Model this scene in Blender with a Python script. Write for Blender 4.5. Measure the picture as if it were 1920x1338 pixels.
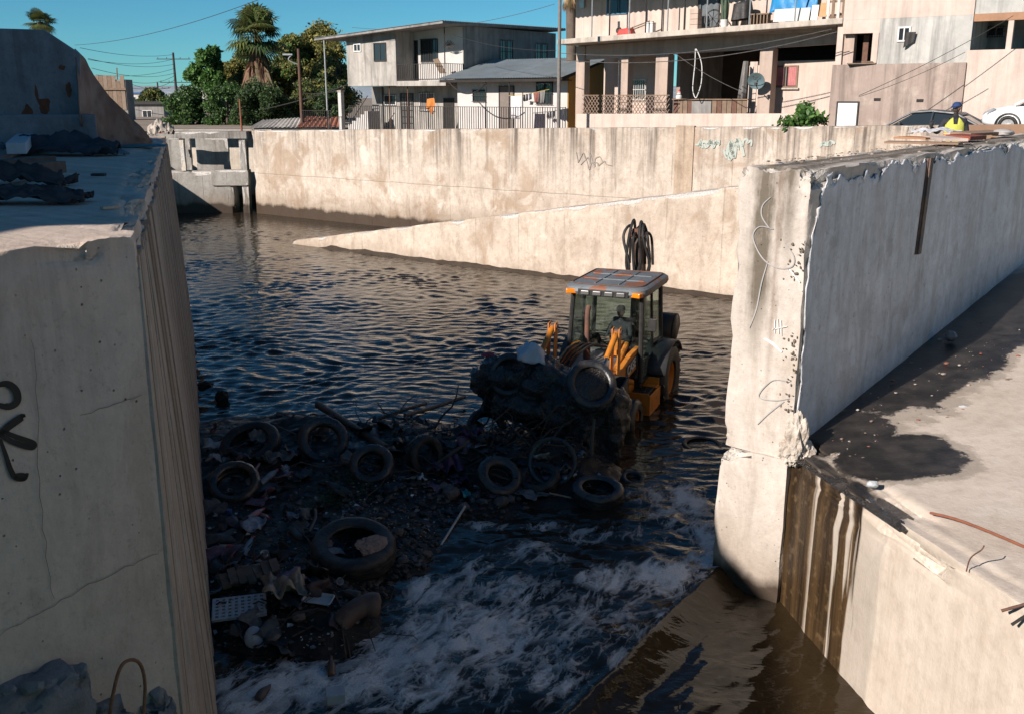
import bpy, bmesh, math, random
import numpy as np
from mathutils import Vector, Matrix, Quaternion

for o in list(bpy.data.objects):
    bpy.data.objects.remove(o)
S = bpy.context.scene
COL = S.collection
R = math.radians

# ------------------------------------------------------------------ camera
PITCH = R(14.8)
FPX = 1850.0                      # focal length in photo pixels (1920 wide)
CAMZ = 6.0
cd = bpy.data.cameras.new('camera')
cam = bpy.data.objects.new('camera', cd)
COL.objects.link(cam)
cam.location = (0, 0, CAMZ)
cam.rotation_euler = (math.pi/2 - PITCH, 0, 0)
cd.sensor_width = 36.0
cd.lens = FPX/1920*36
cd.clip_start = 0.1
cd.clip_end = 3000
S.camera = cam

# ------------------------------------------------------------------ light
SUN_DIR = Vector((.72, .69, 0)).normalized()      # way the light travels
SUN_EL = R(27)
w = bpy.data.worlds.new('World')
S.world = w
w.use_nodes = True
nt = w.node_tree
nt.nodes.clear()
sky = nt.nodes.new('ShaderNodeTexSky')
sky.sky_type = 'NISHITA'
sky.sun_disc = False
sky.sun_elevation = SUN_EL
# direction to the sun: (-.72,-.69); nishita rotation is measured clockwise from +Y
sky.sun_rotation = math.atan2(-SUN_DIR.x, -SUN_DIR.y)
sky.altitude = 200
sky.air_density = 0.8
sky.dust_density = 0.0
sky.ozone_density = 4.0
tint = nt.nodes.new('ShaderNodeMix')
tint.data_type = 'RGBA'
tint.blend_type = 'MULTIPLY'
tint.inputs[0].default_value = 1.0
tint.inputs[7].default_value = (0.29, 0.62, 0.68, 1)
bg = nt.nodes.new('ShaderNodeBackground')
bg.inputs['Strength'].default_value = 0.085
wo = nt.nodes.new('ShaderNodeOutputWorld')
nt.links.new(sky.outputs[0], tint.inputs[6])
nt.links.new(tint.outputs[2], bg.inputs['Color'])
nt.links.new(bg.outputs[0], wo.inputs['Surface'])

sl = bpy.data.lights.new('sun', 'SUN')
sl.energy = 5.0
sl.angle = R(0.5)
sl.color = (1.0, 0.915, 0.85)
sun = bpy.data.objects.new('sun', sl)
COL.objects.link(sun)
ldir = Vector((SUN_DIR.x*math.cos(SUN_EL), SUN_DIR.y*math.cos(SUN_EL), -math.sin(SUN_EL)))
sun.rotation_euler = ldir.to_track_quat('-Z', 'Y').to_euler()
sun.location = (-30, -30, 40)

S.view_settings.view_transform = 'Standard'
S.view_settings.look = 'None'
S.view_settings.exposure = 0.60
S.view_settings.gamma = 1.0
S.view_settings.use_curve_mapping = False
S.render.engine = 'CYCLES'

# ------------------------------------------------------------------ helpers
sp, cp = math.sin(PITCH), math.cos(PITCH)
def ray(x, y):
    v = (669-y)/FPX
    return Vector(((x-960)/FPX, v*sp+cp, v*cp-sp))
def at_z(x, y, z=0.0):                 # where the sight line of a photo point meets a level
    r = ray(x, y)
    t = (z-CAMZ)/r.z
    return Vector((r.x*t, r.y*t, z))
def at_d(x, y, Y):                     # ... meets a distance
    r = ray(x, y)
    t = Y/r.y
    return Vector((r.x*t, Y, CAMZ+r.z*t))

# vectorised value noise
def _hash(ix, iy, iz, seed):
    h = (ix.astype(np.int64)*374761393 + iy.astype(np.int64)*668265263 + iz.astype(np.int64)*2147483647 + seed*1274126177) & 0xffffffff
    h = ((h ^ (h >> 13))*1274126177) & 0xffffffff
    h = (h ^ (h >> 16)) & 0xffffffff
    return h/4294967295.0
def vnoise(p, seed=0):
    p = np.asarray(p, dtype=float)
    i = np.floor(p).astype(np.int64)
    f = p-i
    f = f*f*(3-2*f)
    r = 0
    for dx in (0, 1):
        for dy in (0, 1):
            for dz in (0, 1):
                wgt = (f[:, 0] if dx else 1-f[:, 0])*(f[:, 1] if dy else 1-f[:, 1])*(f[:, 2] if dz else 1-f[:, 2])
                r = r + wgt*_hash(i[:, 0]+dx, i[:, 1]+dy, i[:, 2]+dz, seed)
    return r
def fbm(p, seed=0, oct=4):
    p = np.asarray(p, dtype=float)
    a, s, t = .5, 0, 0
    for k in range(oct):
        s = s + a*vnoise(p*(2**k)+k*17.3, seed+k)
        t += a
        a *= .5
    return s/t
def smooth(a, b, x):
    t = np.clip((x-a)/(b-a), 0, 1)
    return t*t*(3-2*t)

class MB:
    def __init__(self):
        self.v = []; self.f = []; self.m = []; self.mi = 0
    def add(self, vs, fs):
        b = len(self.v)
        self.v.extend([tuple(x) for x in vs])
        for f in fs:
            self.f.append(tuple(i+b for i in f)); self.m.append(self.mi)
        return self
    def box(self, c, s, rz=0, M=None):
        hx, hy, hz = s[0]/2, s[1]/2, s[2]/2
        vs = [Vector((x*hx, y*hy, z*hz)) for x in (-1, 1) for y in (-1, 1) for z in (-1, 1)]
        Q = M if M is not None else Matrix.Rotation(rz, 3, 'Z')
        vs = [Q @ v+Vector(c) for v in vs]
        return self.add(vs, [(0, 1, 3, 2), (4, 6, 7, 5), (0, 4, 5, 1), (2, 3, 7, 6), (0, 2, 6, 4), (1, 5, 7, 3)])
    def bbox(self, a, b):
        return self.box([(a[i]+b[i])/2 for i in range(3)], [abs(b[i]-a[i]) for i in range(3)])
    def hexa(self, q0, q1):            # two quads, corresponding corners
        return self.add(list(q0)+list(q1), [(3, 2, 1, 0), (4, 5, 6, 7), (0, 1, 5, 4), (1, 2, 6, 5), (2, 3, 7, 6), (3, 0, 4, 7)])
    def cyl(self, p0, p1, r0, r1=None, n=10, caps=True):
        r1 = r0 if r1 is None else r1
        p0, p1 = Vector(p0), Vector(p1)
        d = (p1-p0)
        if d.length < 1e-6: return self
        d.normalize()
        a = d.orthogonal().normalized(); b = d.cross(a)
        vs = []
        for p, r in ((p0, r0), (p1, r1)):
            for k in range(n):
                t = 2*math.pi*k/n
                vs.append(p+(a*math.cos(t)+b*math.sin(t))*r)
        fs = [(k, (k+1) % n, n+(k+1) % n, n+k) for k in range(n)]
        if caps: fs += [tuple(range(n-1, -1, -1)), tuple(range(n, 2*n))]
        return self.add(vs, fs)
    def tube(self, pts, r, n=6, caps=True):
        pts = [Vector(p) for p in pts]
        m = len(pts)
        rs = r if isinstance(r, (list, tuple)) else [r]*m
        vs = []; a = None
        for i, p in enumerate(pts):
            d = (pts[min(i+1, m-1)]-pts[max(i-1, 0)])
            if d.length < 1e-9: d = Vector((0, 0, 1))
            d.normalize()
            if a is None: a = d.orthogonal().normalized()
            else:
                a = a-d*a.dot(d)
                a = a.normalized() if a.length > 1e-6 else d.orthogonal().normalized()
            b = d.cross(a)
            for k in range(n):
                t = 2*math.pi*k/n
                vs.append(p+(a*math.cos(t)+b*math.sin(t))*rs[i])
        fs = [(i*n+k, i*n+(k+1) % n, (i+1)*n+(k+1) % n, (i+1)*n+k) for i in range(m-1) for k in range(n)]
        if caps: fs += [tuple(range(n-1, -1, -1)), tuple(range((m-1)*n, m*n))]
        return self.add(vs, fs)
    def lathe(self, prof, n=24, M=None, closed=False):      # profile (r, z) round local Z
        vs = []; m = len(prof)
        for k in range(n):
            t = 2*math.pi*k/n
            for r, z in prof:
                v = Vector((r*math.cos(t), r*math.sin(t), z))
                vs.append(M @ v if M is not None else v)
        fs = []
        for k in range(n):
            k2 = (k+1) % n
            for i in range(m if closed else m-1):
                j = (i+1) % m
                fs.append((k*m+i, k2*m+i, k2*m+j, k*m+j))
        return self.add(vs, fs)
    def prism(self, poly, off):          # planar polygon pushed along a vector
        n = len(poly); off = Vector(off)
        vs = [Vector(p) for p in poly]+[Vector(p)+off for p in poly]
        fs = [tuple(range(n-1, -1, -1)), tuple(range(n, 2*n))]+[(k, (k+1) % n, n+(k+1) % n, n+k) for k in range(n)]
        return self.add(vs, fs)
    def grid(self, fn, us, vs_):
        nu, nv = len(us), len(vs_)
        pts = [fn(u, v) for u in us for v in vs_]
        fs = [(i*nv+j, (i+1)*nv+j, (i+1)*nv+j+1, i*nv+j+1) for i in range(nu-1) for j in range(nv-1)]
        return self.add(pts, fs)
    def blob(self, c, r, seed=0, rough=.25, n=1, freq=1.5):
        bm = bmesh.new()
        bmesh.ops.create_icosphere(bm, subdivisions=n, radius=1)
        P = np.array([v.co[:] for v in bm.verts])
        d = 1+rough*2*(fbm(P*freq+seed*7.7, seed, 3)-.5)
        rr = r if isinstance(r, (tuple, list)) else (r, r, r)
        P = P*d[:, None]*np.array(rr)+np.array(c)
        fs = [[v.index for v in f.verts] for f in bm.faces]
        bm.free()
        return self.add(P, fs)
    def build(self, name, mat, parent=None, smooth_=False, world=True, bevel=0):
        me = bpy.data.meshes.new(name)
        me.from_pydata([tuple(v) for v in self.v], [], self.f)
        o = bpy.data.objects.new(name, me)
        mats = mat if isinstance(mat, (list, tuple)) else [mat]
        for m in mats: me.materials.append(m)
        if len(mats) > 1: me.polygons.foreach_set('material_index', self.m)
        bm = bmesh.new(); bm.from_mesh(me)
        bmesh.ops.recalc_face_normals(bm, faces=bm.faces)
        bm.to_mesh(me); bm.free()
        if smooth_:
            me.polygons.foreach_set('use_smooth', [True]*len(me.polygons))
            if smooth_ != 'all':
                try: me.set_sharp_from_angle(angle=R(40))
                except Exception: pass
        COL.objects.link(o)
        if bevel:
            b = o.modifiers.new('bevel', 'BEVEL'); b.width = bevel; b.segments = 2; b.limit_method = 'ANGLE'; b.angle_limit = R(40)
        if parent is not None:
            o.parent = parent
            if world: o.matrix_parent_inverse = mw(parent).inverted()
        return o
def mw(o):
    m = Matrix.LocRotScale(o.location, o.rotation_euler, o.scale)
    if o.parent is not None: m = mw(o.parent) @ o.matrix_parent_inverse @ m
    return m
def tag(o, label=None, cat=None, group=None, kind=None):
    if label: o['label'] = label
    if cat: o['category'] = cat
    if group: o['group'] = group
    if kind: o['kind'] = kind
    return o
def thing(name, label, cat, loc=(0, 0, 0), rz=0, group=None):
    o = bpy.data.objects.new(name, None)
    COL.objects.link(o)
    o.location = loc; o.rotation_euler = (0, 0, rz)
    o.empty_display_size = .3
    return tag(o, label, cat, group)
def copy_thing(root, loc, rz=None, label=None, group=None):
    r = root.copy(); COL.objects.link(r); r.location = loc
    if rz is not None: r.rotation_euler = rz if isinstance(rz, (tuple, list)) or hasattr(rz, 'to_matrix') else (0, 0, rz)
    if label: r['label'] = label
    if group: r['group'] = group
    for ch in list(root.children):
        c = ch.copy(); COL.objects.link(c); c.parent = r
        for g in list(ch.children):
            d = g.copy(); COL.objects.link(d); d.parent = c
    return r
def fattr(o, name, arr):
    a = o.data.attributes.new(name, 'FLOAT', 'POINT')
    a.data.foreach_set('value', np.asarray(arr, dtype=np.float32))
def cattr(o, name, arr):
    a = o.data.attributes.new(name, 'FLOAT_COLOR', 'POINT')
    a.data.foreach_set('color', np.asarray(arr, dtype=np.float32).ravel())

# ------------------------------------------------------------------ materials
class NT:
    def __init__(self, name):
        self.m = bpy.data.materials.new(name); self.m.use_nodes = True
        self.t = self.m.node_tree
        self.b = self.t.nodes['Principled BSDF']
        self.out = self.t.nodes['Material Output']
        self.pos = self.n('ShaderNodeNewGeometry').outputs['Position']
    def n(self, typ, **kw):
        d = self.t.nodes.new(typ)
        for k, v in kw.items(): setattr(d, k, v)
        return d
    def set(self, sock, val):
        if isinstance(val, bpy.types.NodeSocket): self.t.links.new(val, sock)
        else: sock.default_value = val
    def math(self, op, a, b=0.0, c=None, clamp=False):
        d = self.n('ShaderNodeMath', operation=op); d.use_clamp = clamp
        self.set(d.inputs[0], a); self.set(d.inputs[1], b)
        if c is not None: self.set(d.inputs[2], c)
        return d.outputs[0]
    def vmul(self, v, s):
        d = self.n('ShaderNodeVectorMath', operation='MULTIPLY'); self.set(d.inputs[0], v); self.set(d.inputs[1], s); return d.outputs[0]
    def vadd(self, v, s):
        d = self.n('ShaderNodeVectorMath', operation='ADD'); self.set(d.inputs[0], v); self.set(d.inputs[1], s); return d.outputs[0]
    def dot(self, v, s):
        d = self.n('ShaderNodeVectorMath', operation='DOT_PRODUCT'); self.set(d.inputs[0], v); self.set(d.inputs[1], s); return d.outputs['Value']
    def noise(self, vec, scale, detail=4, rough=.55, dist=0):
        d = self.n('ShaderNodeTexNoise'); self.set(d.inputs['Vector'], vec)
        d.inputs['Scale'].default_value = scale; d.inputs['Detail'].default_value = detail
        d.inputs['Roughness'].default_value = rough; d.inputs['Distortion'].default_value = dist
        return d.outputs['Fac']
    def voro(self, vec, scale, feature='F1', out='Distance', rnd=1):
        d = self.n('ShaderNodeTexVoronoi', feature=feature); self.set(d.inputs['Vector'], vec)
        d.inputs['Scale'].default_value = scale; d.inputs['Randomness'].default_value = rnd
        return d.outputs[out]
    def mr(self, v, a, b, c=0.0, d_=1.0, smooth_=False):
        d = self.n('ShaderNodeMapRange'); d.clamp = True
        if smooth_: d.interpolation_type = 'SMOOTHSTEP'
        self.set(d.inputs[0], v)
        for i, x in enumerate((a, b, c, d_)): self.set(d.inputs[i+1], x)
        return d.outputs[0]
    def mix(self, f, a, b, mode='MIX'):
        d = self.n('ShaderNodeMix', data_type='RGBA', blend_type=mode)
        self.set(d.inputs[0], f)
        for s, x in ((d.inputs[6], a), (d.inputs[7], b)):
            self.set(s, x if isinstance(x, bpy.types.NodeSocket) else (*x[:3], 1))
        return d.outputs[2]
    def attr(self, name, out='Fac'):
        d = self.n('ShaderNodeAttribute'); d.attribute_name = name; return d.outputs[out]
    def sep(self, v):
        d = self.n('ShaderNodeSeparateXYZ'); self.set(d.inputs[0], v); return d.outputs
    def comb(self, x, y, z):
        d = self.n('ShaderNodeCombineXYZ')
        for i, a in enumerate((x, y, z)): self.set(d.inputs[i], a)
        return d.outputs[0]
    def bump(self, h, dist=.01, strength=1.0, normal=None):
        d = self.n('ShaderNodeBump'); self.set(d.inputs['Height'], h)
        d.inputs['Distance'].default_value = dist; d.inputs['Strength'].default_value = strength
        if normal is not None: self.set(d.inputs['Normal'], normal)
        return d.outputs[0]
    def done(self, col=None, rough=None, normal=None, metal=None, spec=None, **kw):
        for k, v in (('Base Color', col), ('Roughness', rough), ('Normal', normal), ('Metallic', metal), ('Specular IOR Level', spec)):
            if v is None: continue
            if k == 'Base Color' and not isinstance(v, bpy.types.NodeSocket): v = (*v[:3], 1)
            self.set(self.b.inputs[k], v)
        for k, v in kw.items(): self.set(self.b.inputs[k.replace('_', ' ')], v)
        return self.m

def pm(name, c1, c2=None, scale=3.0, rough=.7, bump=.004, bscale=None, metal=0.0, spec=.4, dirt=None, dirtamt=.5, objspace=False, streak=0):
    """paint / plaster / cloth / wood: two tones of noise, optional dirt, fine relief"""
    t = NT(name)
    vec = t.pos
    if objspace: vec = t.n('ShaderNodeTexCoord').outputs['Object']
    c2 = c2 or tuple(x*.75 for x in c1)
    f = t.mr(t.noise(vec, scale, 6, .6), .35, .68)
    col = t.mix(f, c1, c2)
    f2 = t.noise(vec, scale*9, 3)
    col = t.mix(t.mr(f2, .3, .75, 0, .35), col, tuple(x*.7 for x in c1))
    if dirt:
        g = t.mr(t.noise(vec, scale*.8+.3, 7, .65, .4), .5, .66)
        col = t.mix(t.math('MULTIPLY', g, dirtamt), col, dirt)
    if streak:
        sv = t.vmul(vec, (3.2, 3.2, .22))
        col = t.mix(t.math('MULTIPLY', t.mr(t.noise(sv, 1.0, 6, .65), .47, .66), streak), col, tuple(x*.42 for x in c2))
        col = t.mix(t.math('MULTIPLY', t.mr(t.noise(t.vadd(sv, (7, 3, 1)), .6, 5, .6), .55, .7), streak*.7), col, tuple(min(.75, x*1.35) for x in c1))
        col = t.mix(t.mr(t.noise(vec, 1.1, 7, .7, .8), .5, .7, 0, streak*.6), col, tuple(x*.6 for x in c2))
    rr = t.mr(t.noise(vec, scale*2.3, 4), .3, .7, max(0, rough-.1), min(1, rough+.1))
    nrm = t.bump(t.noise(vec, bscale or scale*12, 4), bump) if bump else None
    return t.done(col, rr, nrm, metal, spec)

def wavy(name, c1, c2, along, period, rough=.5, depth=.02, metal=0.0, dirt=None, sharp=False):
    """corrugated or board-ribbed surfaces: tone variation only, the ribs themselves are geometry"""
    return pm(name, c1, c2, 2.0, rough, .003, metal=metal, dirt=dirt)

def concrete(name, c1, c2, ztop=5.0, zr=2.5, streak=.5, streakcol=(.07, .055, .045), u=(.8, -.6, 0), lines=1.22, hlines=None,
             water=None, pits=.5, boards=0.0, patch=None, chipcol=(.62, .58, .53), mott=.5, rough=.85, slopez=None, lineamt=.35, stains=None):
    t = NT(name)
    z = t.sep(t.pos)[2]
    uu = t.dot(t.pos, u)
    big = t.mr(t.noise(t.pos, .55, 7, .62), .36, .66)
    col = t.mix(big, c1, c2)
    fine = t.noise(t.pos, 5.0, 6, .65)
    col = t.mix(t.mr(fine, .42, .75, 0, mott), col, tuple(x*.62 for x in c2))
    col = t.mix(t.mr(t.noise(t.pos, 2.1, 5, .6, .6), .52, .7, 0, mott*.9), col, tuple(min(1, x*1.18) for x in c1))
    # grime: mid-size blotches and fine speckle
    g1 = t.noise(t.vmul(t.vadd(t.pos, (3, 8, 2)), (1.5, 1.5, .45)), 1.3, 10, .72, .5)
    col = t.mix(t.mr(g1, .51, .62, 0, mott*.85), col, (c2[0]*.55, c2[1]*.50, c2[2]*.45))
    g2 = t.noise(t.vadd(t.pos, (1, 4, 6)), 17, 5, .75)
    col = t.mix(t.mr(g2, .56, .68, 0, mott*.9), col, (c2[0]*.42, c2[1]*.38, c2[2]*.34))
    col = t.mix(t.mr(g2, .40, .30, 0, mott*.6), col, tuple(min(.78, x*1.25) for x in c1))
    # run-off streaks from the top
    sv = t.comb(t.math('MULTIPLY', uu, 2.6), t.math('MULTIPLY', z, .10), 0.3)
    s1 = t.noise(sv, 1.0, 5, .6)
    sv2 = t.comb(t.math('MULTIPLY', uu, 9.0), t.math('MULTIPLY', z, .25), 4.3)
    s2 = t.noise(sv2, 1.0, 4, .6)
    hz = t.mr(z, ztop-zr, ztop, 0, 1)
    wst = t.math('MULTIPLY', t.mr(s1, .44, .60), t.mr(s2, .38, .60, .25, 1))
    wst = t.math('MULTIPLY', wst, t.mr(t.math('ADD', hz, t.math('MULTIPLY', s2, .3)), .25, 1.1))
    # dark crust right under the coping
    crust = t.math('MULTIPLY', t.mr(z, ztop-.35, ztop+.05), t.mr(s2, .3, .6))
    wst = t.math('MAXIMUM', wst, t.math('MULTIPLY', crust, .7))
    col = t.mix(t.math('MULTIPLY', wst, streak), col, streakcol)
    # weak streaks everywhere
    col = t.mix(t.mr(s2, .5, .8, 0, .22*min(1, streak+.3)), col, tuple(x*.55 for x in c2))
    h = t.math('MULTIPLY', t.noise(t.pos, 14, 5, .6), .35)
    # form lines
    if lines:
        fr = t.math('FRACT', t.math('DIVIDE', uu, lines))
        ln = t.mr(t.math('ABSOLUTE', t.math('SUBTRACT', fr, .5)), 0, .016, 1, 0)
        ln = t.math('MULTIPLY', ln, t.mr(t.noise(t.pos, .9, 3), .4, .6, .15, 1))
        for hz_ in (hlines or []):
            zz = t.math('ADD', z, t.math('MULTIPLY', t.noise(t.pos, .8, 3), .1))
            l2 = t.mr(t.math('ABSOLUTE', t.math('SUBTRACT', zz, hz_)), .0, .03, 1, 0)
            ln = t.math('MAXIMUM', ln, l2)
        col = t.mix(t.math('MULTIPLY', ln, lineamt), col, tuple(x*.35 for x in c2))
        h = t.math('SUBTRACT', h, t.math('MULTIPLY', ln, .5))
    if boards:
        bv = t.comb(t.math('MULTIPLY', uu, 16), t.math('MULTIPLY', z, .5), 0)
        bn = t.noise(bv, 1, 5, .7)
        bv2 = t.comb(t.math('MULTIPLY', uu, 3.3), t.math('MULTIPLY', z, .06), 2)
        bn2 = t.noise(bv2, 1, 2, .5)
        col = t.mix(t.mr(bn, .46, .7, 0, boards), col, tuple(x*.36 for x in c2))
        col = t.mix(t.mr(bn2, .42, .6, 0, boards*.8), col, (c1[0]*.75, c1[1]*.62, c1[2]*.5))
        h = t.math('ADD', h, t.math('MULTIPLY', bn, 1.4))
    # air holes
    if pits:
        pv = t.voro(t.pos, 9)
        pmask = t.math('MULTIPLY', t.mr(pv, .05, .09, 1, 0), t.mr(t.noise(t.pos, 1.3, 3), .45, .6))
        col = t.mix(t.math('MULTIPLY', pmask, pits), col, (.05, .04, .035))
        h = t.math('SUBTRACT', h, pmask)
    if patch:
        for pc, ps, th, am in patch:
            pmk = t.mr(t.noise(t.vadd(t.pos, (ps*3.1, ps*1.7, 9.2)), ps, 7, .62, .5), th, th+.07)
            col = t.mix(t.math('MULTIPLY', pmk, am), col, pc)
    for st in (stains or []):            # (centre, horizontal radius, z low, z high, colour, amount)
        (cx, cy), rr_, zl, zh, sc, am = st
        du = t.math('ABSOLUTE', t.math('SUBTRACT', uu, cx*u[0]+cy*u[1]))
        e = t.math('ADD', t.math('DIVIDE', du, rr_), t.math('ADD', t.math('MULTIPLY', t.math('SUBTRACT', s2, .5), 1.6), t.math('MULTIPLY', t.math('SUBTRACT', t.noise(t.vmul(t.pos, (1, 1, .4)), 5, 7, .7), .5), 2.2)))
        mk = t.math('MULTIPLY', t.mr(e, .25, 1.35, 1, 0), t.mr(t.math('ADD', z, t.math('MULTIPLY', t.math('SUBTRACT', s1, .5), 1.2)), zl, zh))
        col = t.mix(t.math('MULTIPLY', mk, am), col, sc)
    # broken edges show the paler heart of the concrete
    ch = t.attr('chip')
    chm = t.mr(t.math('ADD', ch, t.math('MULTIPLY', t.math('SUBTRACT', fine, .5), .4)), .22, .34)
    col = t.mix(chm, col, t.mix(t.mr(t.noise(t.pos, 22, 4), .35, .7), chipcol, tuple(x*.6 for x in chipcol)))
    rgh = rough
    if water is not None:
        wz = t.math('ADD', z, t.math('MULTIPLY', t.math('SUBTRACT', t.noise(t.vmul(t.pos, (1, 1, .5)), 1.6, 5, .6), .5), .55))
        wm = t.mr(wz, water-.10, water+.06, 1, 0)
        wm2 = t.mr(wz, water, water+.8, .55, 0)
        col = t.mix(wm2, col, (.15, .10, .06))
        col = t.mix(t.math('MULTIPLY', wm, .9), col, (.035, .022, .014))
        rgh = t.mr(wm, 0, 1, rough, .45)
    h = t.math('ADD', h, t.math('MULTIPLY', chm, t.noise(t.pos, 30, 4, .7)))
    return t.done(col, rgh, t.bump(h, .028, 1.0), 0, .3)

def samples(L, base, edge=None, Rr=.3):
    """parameter values 0..1 along a length, closer together near both ends"""
    edge = edge or base
    if L < 2.2*Rr:
        n = max(2, int(round(L/edge))); return [i/n for i in range(n+1)]
    n1 = max(1, int(round(Rr/edge))); n2 = max(1, int(round((L-2*Rr)/base)))
    a = [i/n1*Rr for i in range(n1)]
    b = [Rr+i/n2*(L-2*Rr) for i in range(n2)]
    c = [L-Rr+i/n1*Rr for i in range(n1+1)]
    return [x/L for x in a+b+c]

def rough_block(name, mat, c, zb, zt, base=.25, edge=.06, Rr=.25, amp=.012, chip=.10, thr=.5, freq=2.6, seed=1, parent=None, chipR=.22, vchip=1.0, warp=None, cs=(1, 1, 1, 1)):
    """cast concrete block: plan quad c (c0-c1 is the seen side), bottom zb, top zt (number or 4 heights); displaced and chipped"""
    c = [np.array(p[:2], float) for p in c]
    zt = [zt]*4 if not isinstance(zt, (list, tuple)) else zt
    Lu = np.linalg.norm(c[1]-c[0]); Lv = np.linalg.norm(c[3]-c[0]); Lw = max(zt)-zb
    us = samples(Lu, base, edge, Rr); vs = samples(Lv, base, edge, Rr); ws = [0]+[x for x in samples(Lw, base, edge, Rr)[1:]]
    verts = {}; V = []; P = []; F = []
    def vid(i, j, k):
        key = (i, j, k)
        if key not in verts:
            verts[key] = len(V); V.append((us[i], vs[j], ws[k]))
        return verts[key]
    nu, nv, nw = len(us)-1, len(vs)-1, len(ws)-1
    for i in range(nu):
        for k in range(nw):
            F.append((vid(i, 0, k), vid(i+1, 0, k), vid(i+1, 0, k+1), vid(i, 0, k+1)))
            F.append((vid(i+1, nv, k), vid(i, nv, k), vid(i, nv, k+1), vid(i+1, nv, k+1)))
    for j in range(nv):
        for k in range(nw):
            F.append((vid(0, j+1, k), vid(0, j, k), vid(0, j, k+1), vid(0, j+1, k+1)))
            F.append((vid(nu, j, k), vid(nu, j+1, k), vid(nu, j+1, k+1), vid(nu, j, k+1)))
    for i in range(nu):
        for j in range(nv):
            F.append((vid(i, j, nw), vid(i+1, j, nw), vid(i+1, j+1, nw), vid(i, j+1, nw)))
    U = np.array(V)
    u, v, w_ = U[:, 0:1], U[:, 1:2], U[:, 2:3]
    XY = (1-u)*(1-v)*c[0]+u*(1-v)*c[1]+u*v*c[2]+(1-u)*v*c[3]
    ZT = (1-u)*(1-v)*zt[0]+u*(1-v)*zt[1]+u*v*zt[2]+(1-u)*v*zt[3]
    Z = zb+w_*(ZT-zb)
    P = np.concatenate([XY, Z], axis=1)
    if warp is not None: P = warp(P)
    D = np.stack([fbm(P*1.7+11*k, seed+k*5, 4)-.5 for k in range(3)], axis=1)*amp*2
    D += np.stack([fbm(P*9+3*k, seed+30+k, 2)-.5 for k in range(3)], axis=1)*amp*.8
    n0 = np.clip((fbm(P*freq, seed+50, 4)-thr)/(1-thr), 0, 1)*2.2+.12*vnoise(P*14, seed+70)
    n0 = n0*(.35+1.3*fbm(P*9, seed+80, 4))
    dw = (ZT-Z)[:, 0]
    sides = []
    def inward(a, b, ref):
        d = b-a; n_ = np.array([-d[1], d[0]])/np.linalg.norm(d)
        return n_ if np.dot(ref-a, n_) > 0 else -n_
    ctr = sum(c)/4
    sides = [(v[:, 0]*Lv, inward(c[0], c[1], ctr)), ((1-v[:, 0])*Lv, inward(c[3], c[2], ctr)), (u[:, 0]*Lu, inward(c[0], c[3], ctr)), ((1-u[:, 0])*Lu, inward(c[1], c[2], ctr))]
    C = np.zeros(len(P))
    for (ds, inn), cs_ in zip(sides, cs):
        wt = np.clip(1-np.sqrt(ds**2+dw**2)/chipR, 0, 1)*n0*chip*cs_
        D[:, 0] += inn[0]*wt; D[:, 1] += inn[1]*wt; D[:, 2] -= wt
        C = np.maximum(C, wt/chip)
    for a in (0, 1):
        for b in (2, 3):
            wt = np.clip(1-np.sqrt(sides[a][0]**2+sides[b][0]**2)/(chipR*.8), 0, 1)*n0*chip*vchip
            nn = sides[a][1]+sides[b][1]
            D[:, 0] += nn[0]*wt; D[:, 1] += nn[1]*wt
            C = np.maximum(C, wt/chip)
    for k in range(3): D[:, k] += (fbm(P*22+5*k, seed+90+k, 3)-.5)*.16*np.clip(C*1.6, 0, 1)*min(1, chip*8)
    P = P+D
    me = bpy.data.meshes.new(name)
    me.from_pydata(P.tolist(), [], F)
    me.polygons.foreach_set('use_smooth', [True]*len(F))
    me.materials.append(mat)
    bm = bmesh.new(); bm.from_mesh(me); bmesh.ops.recalc_face_normals(bm, faces=bm.faces); bm.to_mesh(me); bm.free()
    try: me.set_sharp_from_angle(angle=R(38))
    except Exception: pass
    o = bpy.data.objects.new(name, me); COL.objects.link(o)
    fattr(o, 'chip', C)
    if parent is not None:
        o.parent = parent; o.matrix_parent_inverse = mw(parent).inverted()
    return o
# ================================================================== the channel
rng = random.Random(7)
conc_far = concrete('far_wall_concrete', (.55, .47, .39), (.43, .355, .285), ztop=4.9, zr=3.0, streak=.95, u=(.803, -.595, 0), lines=1.22,
                    hlines=[2.15], water=.55, pits=.6, patch=[((.27, .18, .11), .45, .55, .55), ((.66, .60, .52), .8, .6, .5), ((.30, .21, .14), 1.4, .6, .35)], mott=.5)
conc_wedge = concrete('sloped_wall_concrete', (.54, .455, .37), (.43, .35, .275), ztop=9, zr=3, streak=.25, u=(.81, -.586, 0), lines=1.9,
                      water=-.3, pits=.55, patch=[((.29, .20, .13), .6, .57, .5), ((.62, .56, .48), 1.1, .6, .5)], mott=.5)
conc_left = concrete('left_wall_concrete', (.66, .53, .43), (.58, .465, .375), ztop=5.0, zr=2.5, streak=.3, u=(.6, .8, 0), lines=0,
                     pits=.7, mott=.35, lineamt=.18, chipcol=(.60, .52, .43))
conc_board = concrete('board_marked_concrete', (.54, .455, .375), (.44, .365, .30), ztop=5.0, zr=5, streak=.5, streakcol=(.08, .05, .035), u=(-.31, .95, 0), lines=0,
                      pits=.5, boards=.6, mott=.5, chipcol=(.58, .50, .41))
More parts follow.
